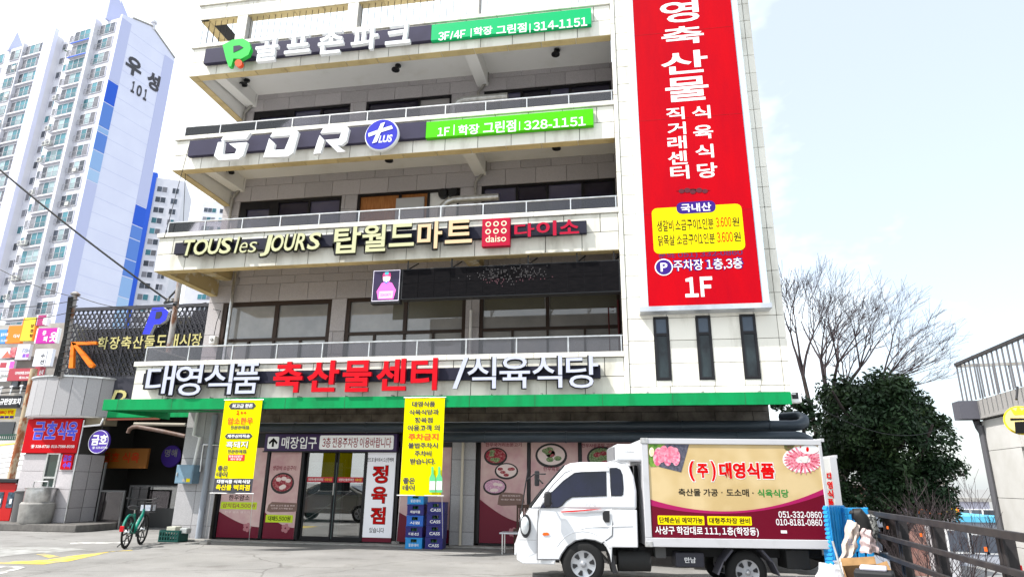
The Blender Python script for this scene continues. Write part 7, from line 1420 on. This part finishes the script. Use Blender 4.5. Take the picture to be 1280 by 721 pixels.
def asphalt():
    m=bpy.data.materials.new('asphalt'); m.use_nodes=True; n=m.node_tree; b=n.nodes['Principled BSDF']; l=n.links.new; b.inputs['Roughness'].default_value=.92; b.inputs['Specular IOR Level'].default_value=.2
    geo=n.nodes.new('ShaderNodeNewGeometry')
    def nz_(sc,det,lo,hi,c0,c1,rough=.6):
        t=n.nodes.new('ShaderNodeTexNoise'); t.inputs['Scale'].default_value=sc; t.inputs['Detail'].default_value=det; t.inputs['Roughness'].default_value=rough; l(geo.outputs['Position'],t.inputs['Vector'])
        r=n.nodes.new('ShaderNodeValToRGB'); r.color_ramp.elements[0].position=lo; r.color_ramp.elements[1].position=hi; r.color_ramp.elements[0].color=(*c0,1); r.color_ramp.elements[1].color=(*c1,1); l(t.outputs['Fac'],r.inputs[0]); return r.outputs[0],t
    base,_=nz_(.55,8,.35,.68,(.31,.303,.292),(.215,.21,.203)); speck,st=nz_(55,4,.38,.66,(.55,.55,.55),(1.25,1.24,1.22),.8); stain,_=nz_(1.7,9,.55,.72,(1,1,1),(.60,.58,.56))
    def mul(a,c,f=1):
        x=n.nodes.new('ShaderNodeMixRGB'); x.blend_type='MULTIPLY'; x.inputs[0].default_value=f; l(a,x.inputs[1]); l(c,x.inputs[2]); return x.outputs[0]
    wv=n.nodes.new('ShaderNodeTexNoise'); wv.inputs['Scale'].default_value=1.5; wv.inputs['Detail'].default_value=5; l(geo.outputs['Position'],wv.inputs['Vector'])
    ad=n.nodes.new('ShaderNodeMixRGB'); ad.inputs[0].default_value=.25; l(geo.outputs['Position'],ad.inputs[1]); l(wv.outputs['Color'],ad.inputs[2])
    vo=n.nodes.new('ShaderNodeTexVoronoi'); vo.feature='DISTANCE_TO_EDGE'; vo.inputs['Scale'].default_value=.42; l(ad.outputs[0],vo.inputs['Vector'])
    cr_=n.nodes.new('ShaderNodeValToRGB'); cr_.color_ramp.elements[0].position=.0; cr_.color_ramp.elements[1].position=.007; cr_.color_ramp.elements[0].color=(.45,.44,.43,1); cr_.color_ramp.elements[1].color=(1,1,1,1); l(vo.outputs['Distance'],cr_.inputs[0])
    l(mul(mul(mul(base,speck,.55),stain,.7),cr_.outputs[0],.75),b.inputs['Base Color'])
    bp=n.nodes.new('ShaderNodeBump'); bp.inputs['Strength'].default_value=.6; bp.inputs['Distance'].default_value=.01; l(st.outputs['Fac'],bp.inputs['Height']); l(bp.outputs[0],b.inputs['Normal']); return m
asph=asphalt()
lowr=mat('lower_road',(.20,.20,.20),.9,c2=(.26,.26,.25),sc=.6)
# ground sheet with its right edge on the guard rail, slightly lower under the truck tail
g=MB(); e0=RP(-14,0)+perp*(-.25); e1=RP(smax+22,0)+perp*(-.25)
hf=lambda x,y: -.085*min(1,max(0,(x+.2)/1.9)) if y<15.5 else 0
xs_=[-900,-60,-24,-8,-2,-.2,.5,1.1,1.7,2.4,3.2]; ys_=[-400,-20,0,6,9,10,12,14,15,15.6,16.4,24,24.5]
vs=[];fs=[]
def ex(y): k=(y-e0.y)/(e1.y-e0.y); return max(3.6,e0.x+(e1.x-e0.x)*k) if y<24.6 else 3.6
for y in ys_:
    for x in xs_: vs.append((x,y,hf(x,y)))
    vs.append((ex(y),y,hf(ex(y),y)))
w_=len(xs_)+1
for j in range(len(ys_)-1):
    for i in range(w_-1): a=j*w_+i; fs.append((a,a+1,a+w_+1,a+w_))
g.add(vs,fs); g=g.build('ground',asph); tag(g,kind='structure')
vs=[(-19.5,24.5,0),(ex(24.5),24.5,0),(ex(24.5),60,0),(-19.5,60,0)]; tag(MB().quad(*vs).build('back_ground',asph),kind='structure')
tag(MB().quad((-1500,-600,-3.2),(1800,-600,-3.2),(1800,2400,-3.2),(-1500,2400,-3.2)).build('lower_ground',lowr),kind='structure')
rwall=MB(); a,b=e0,e1; rwall.add([(a.x,a.y,-3.3),(b.x,b.y,-3.3),(b.x,b.y,-.09),(a.x,a.y,-.09),(a.x+.25,a.y,-3.3),(b.x+.25,b.y,-3.3),(b.x+.25,b.y,-.05),(a.x+.25,a.y,-.05)],[(0,1,2,3),(7,6,5,4),(3,2,6,7)]); tag(rwall.build('retaining_wall',conc,bevel=0),kind='structure')
# painted marks
worn=mat('worn_white_paint',(.62,.62,.60),.8,c2=(.26,.25,.24),sc=5,lo=.42,hi=.6,det=8); worny=mat('worn_yellow_paint',(.68,.50,.06),.8,c2=(.28,.26,.18),sc=2.6,lo=.42,hi=.62,det=8)
def markp(name,pts,m_,z=.004): tag(MB().add([tuple(G(x,y,z)) for x,y in pts],[tuple(range(len(pts)))]).build(name,m_),kind='structure')
markp('white_line',[(-20,706.5),(-20,709),(20,708.8),(34,707.8)],worn); markp('white_line_diagonal',[(-30,719),(-30,724),(4,716),(33,708.5),(28,708),(0,714)],worn,.005)
markp('yellow_hatching',[(-10,700.5),(0,702),(60,699),(75,696),(100,693),(118,691),(165,686.4),(166,687.6),(140,688.5),(118,694),(85,701),(55,704.6),(10,704.3),(-10,704)],worny)
markp('yellow_hatching_strip',[(45,692),(56,691.5),(75,695),(62,697)],worny,.0045); markp('worn_white_patch',[(-10,684),(60,683),(110,686),(90,688.5),(30,692),(-10,697)],mat('faint_white_paint',(.36,.36,.35),.85,c2=(.23,.225,.21),sc=3,lo=.4,hi=.6),.0035)
markp('pavement_joint',[(88,677.5),(160,676.8),(160,678.2),(88,679.2)],worn,.003)
tag(MB().box(-11.9,-4.2,16.0,16.35,0,.035).build('kerb_strip',conc,bevel=.01),kind='structure')
tag(MB().box(-4.2,3.3,16.1,16.45,0,.04).build('kerb_strip',conc,bevel=.01),kind='structure')
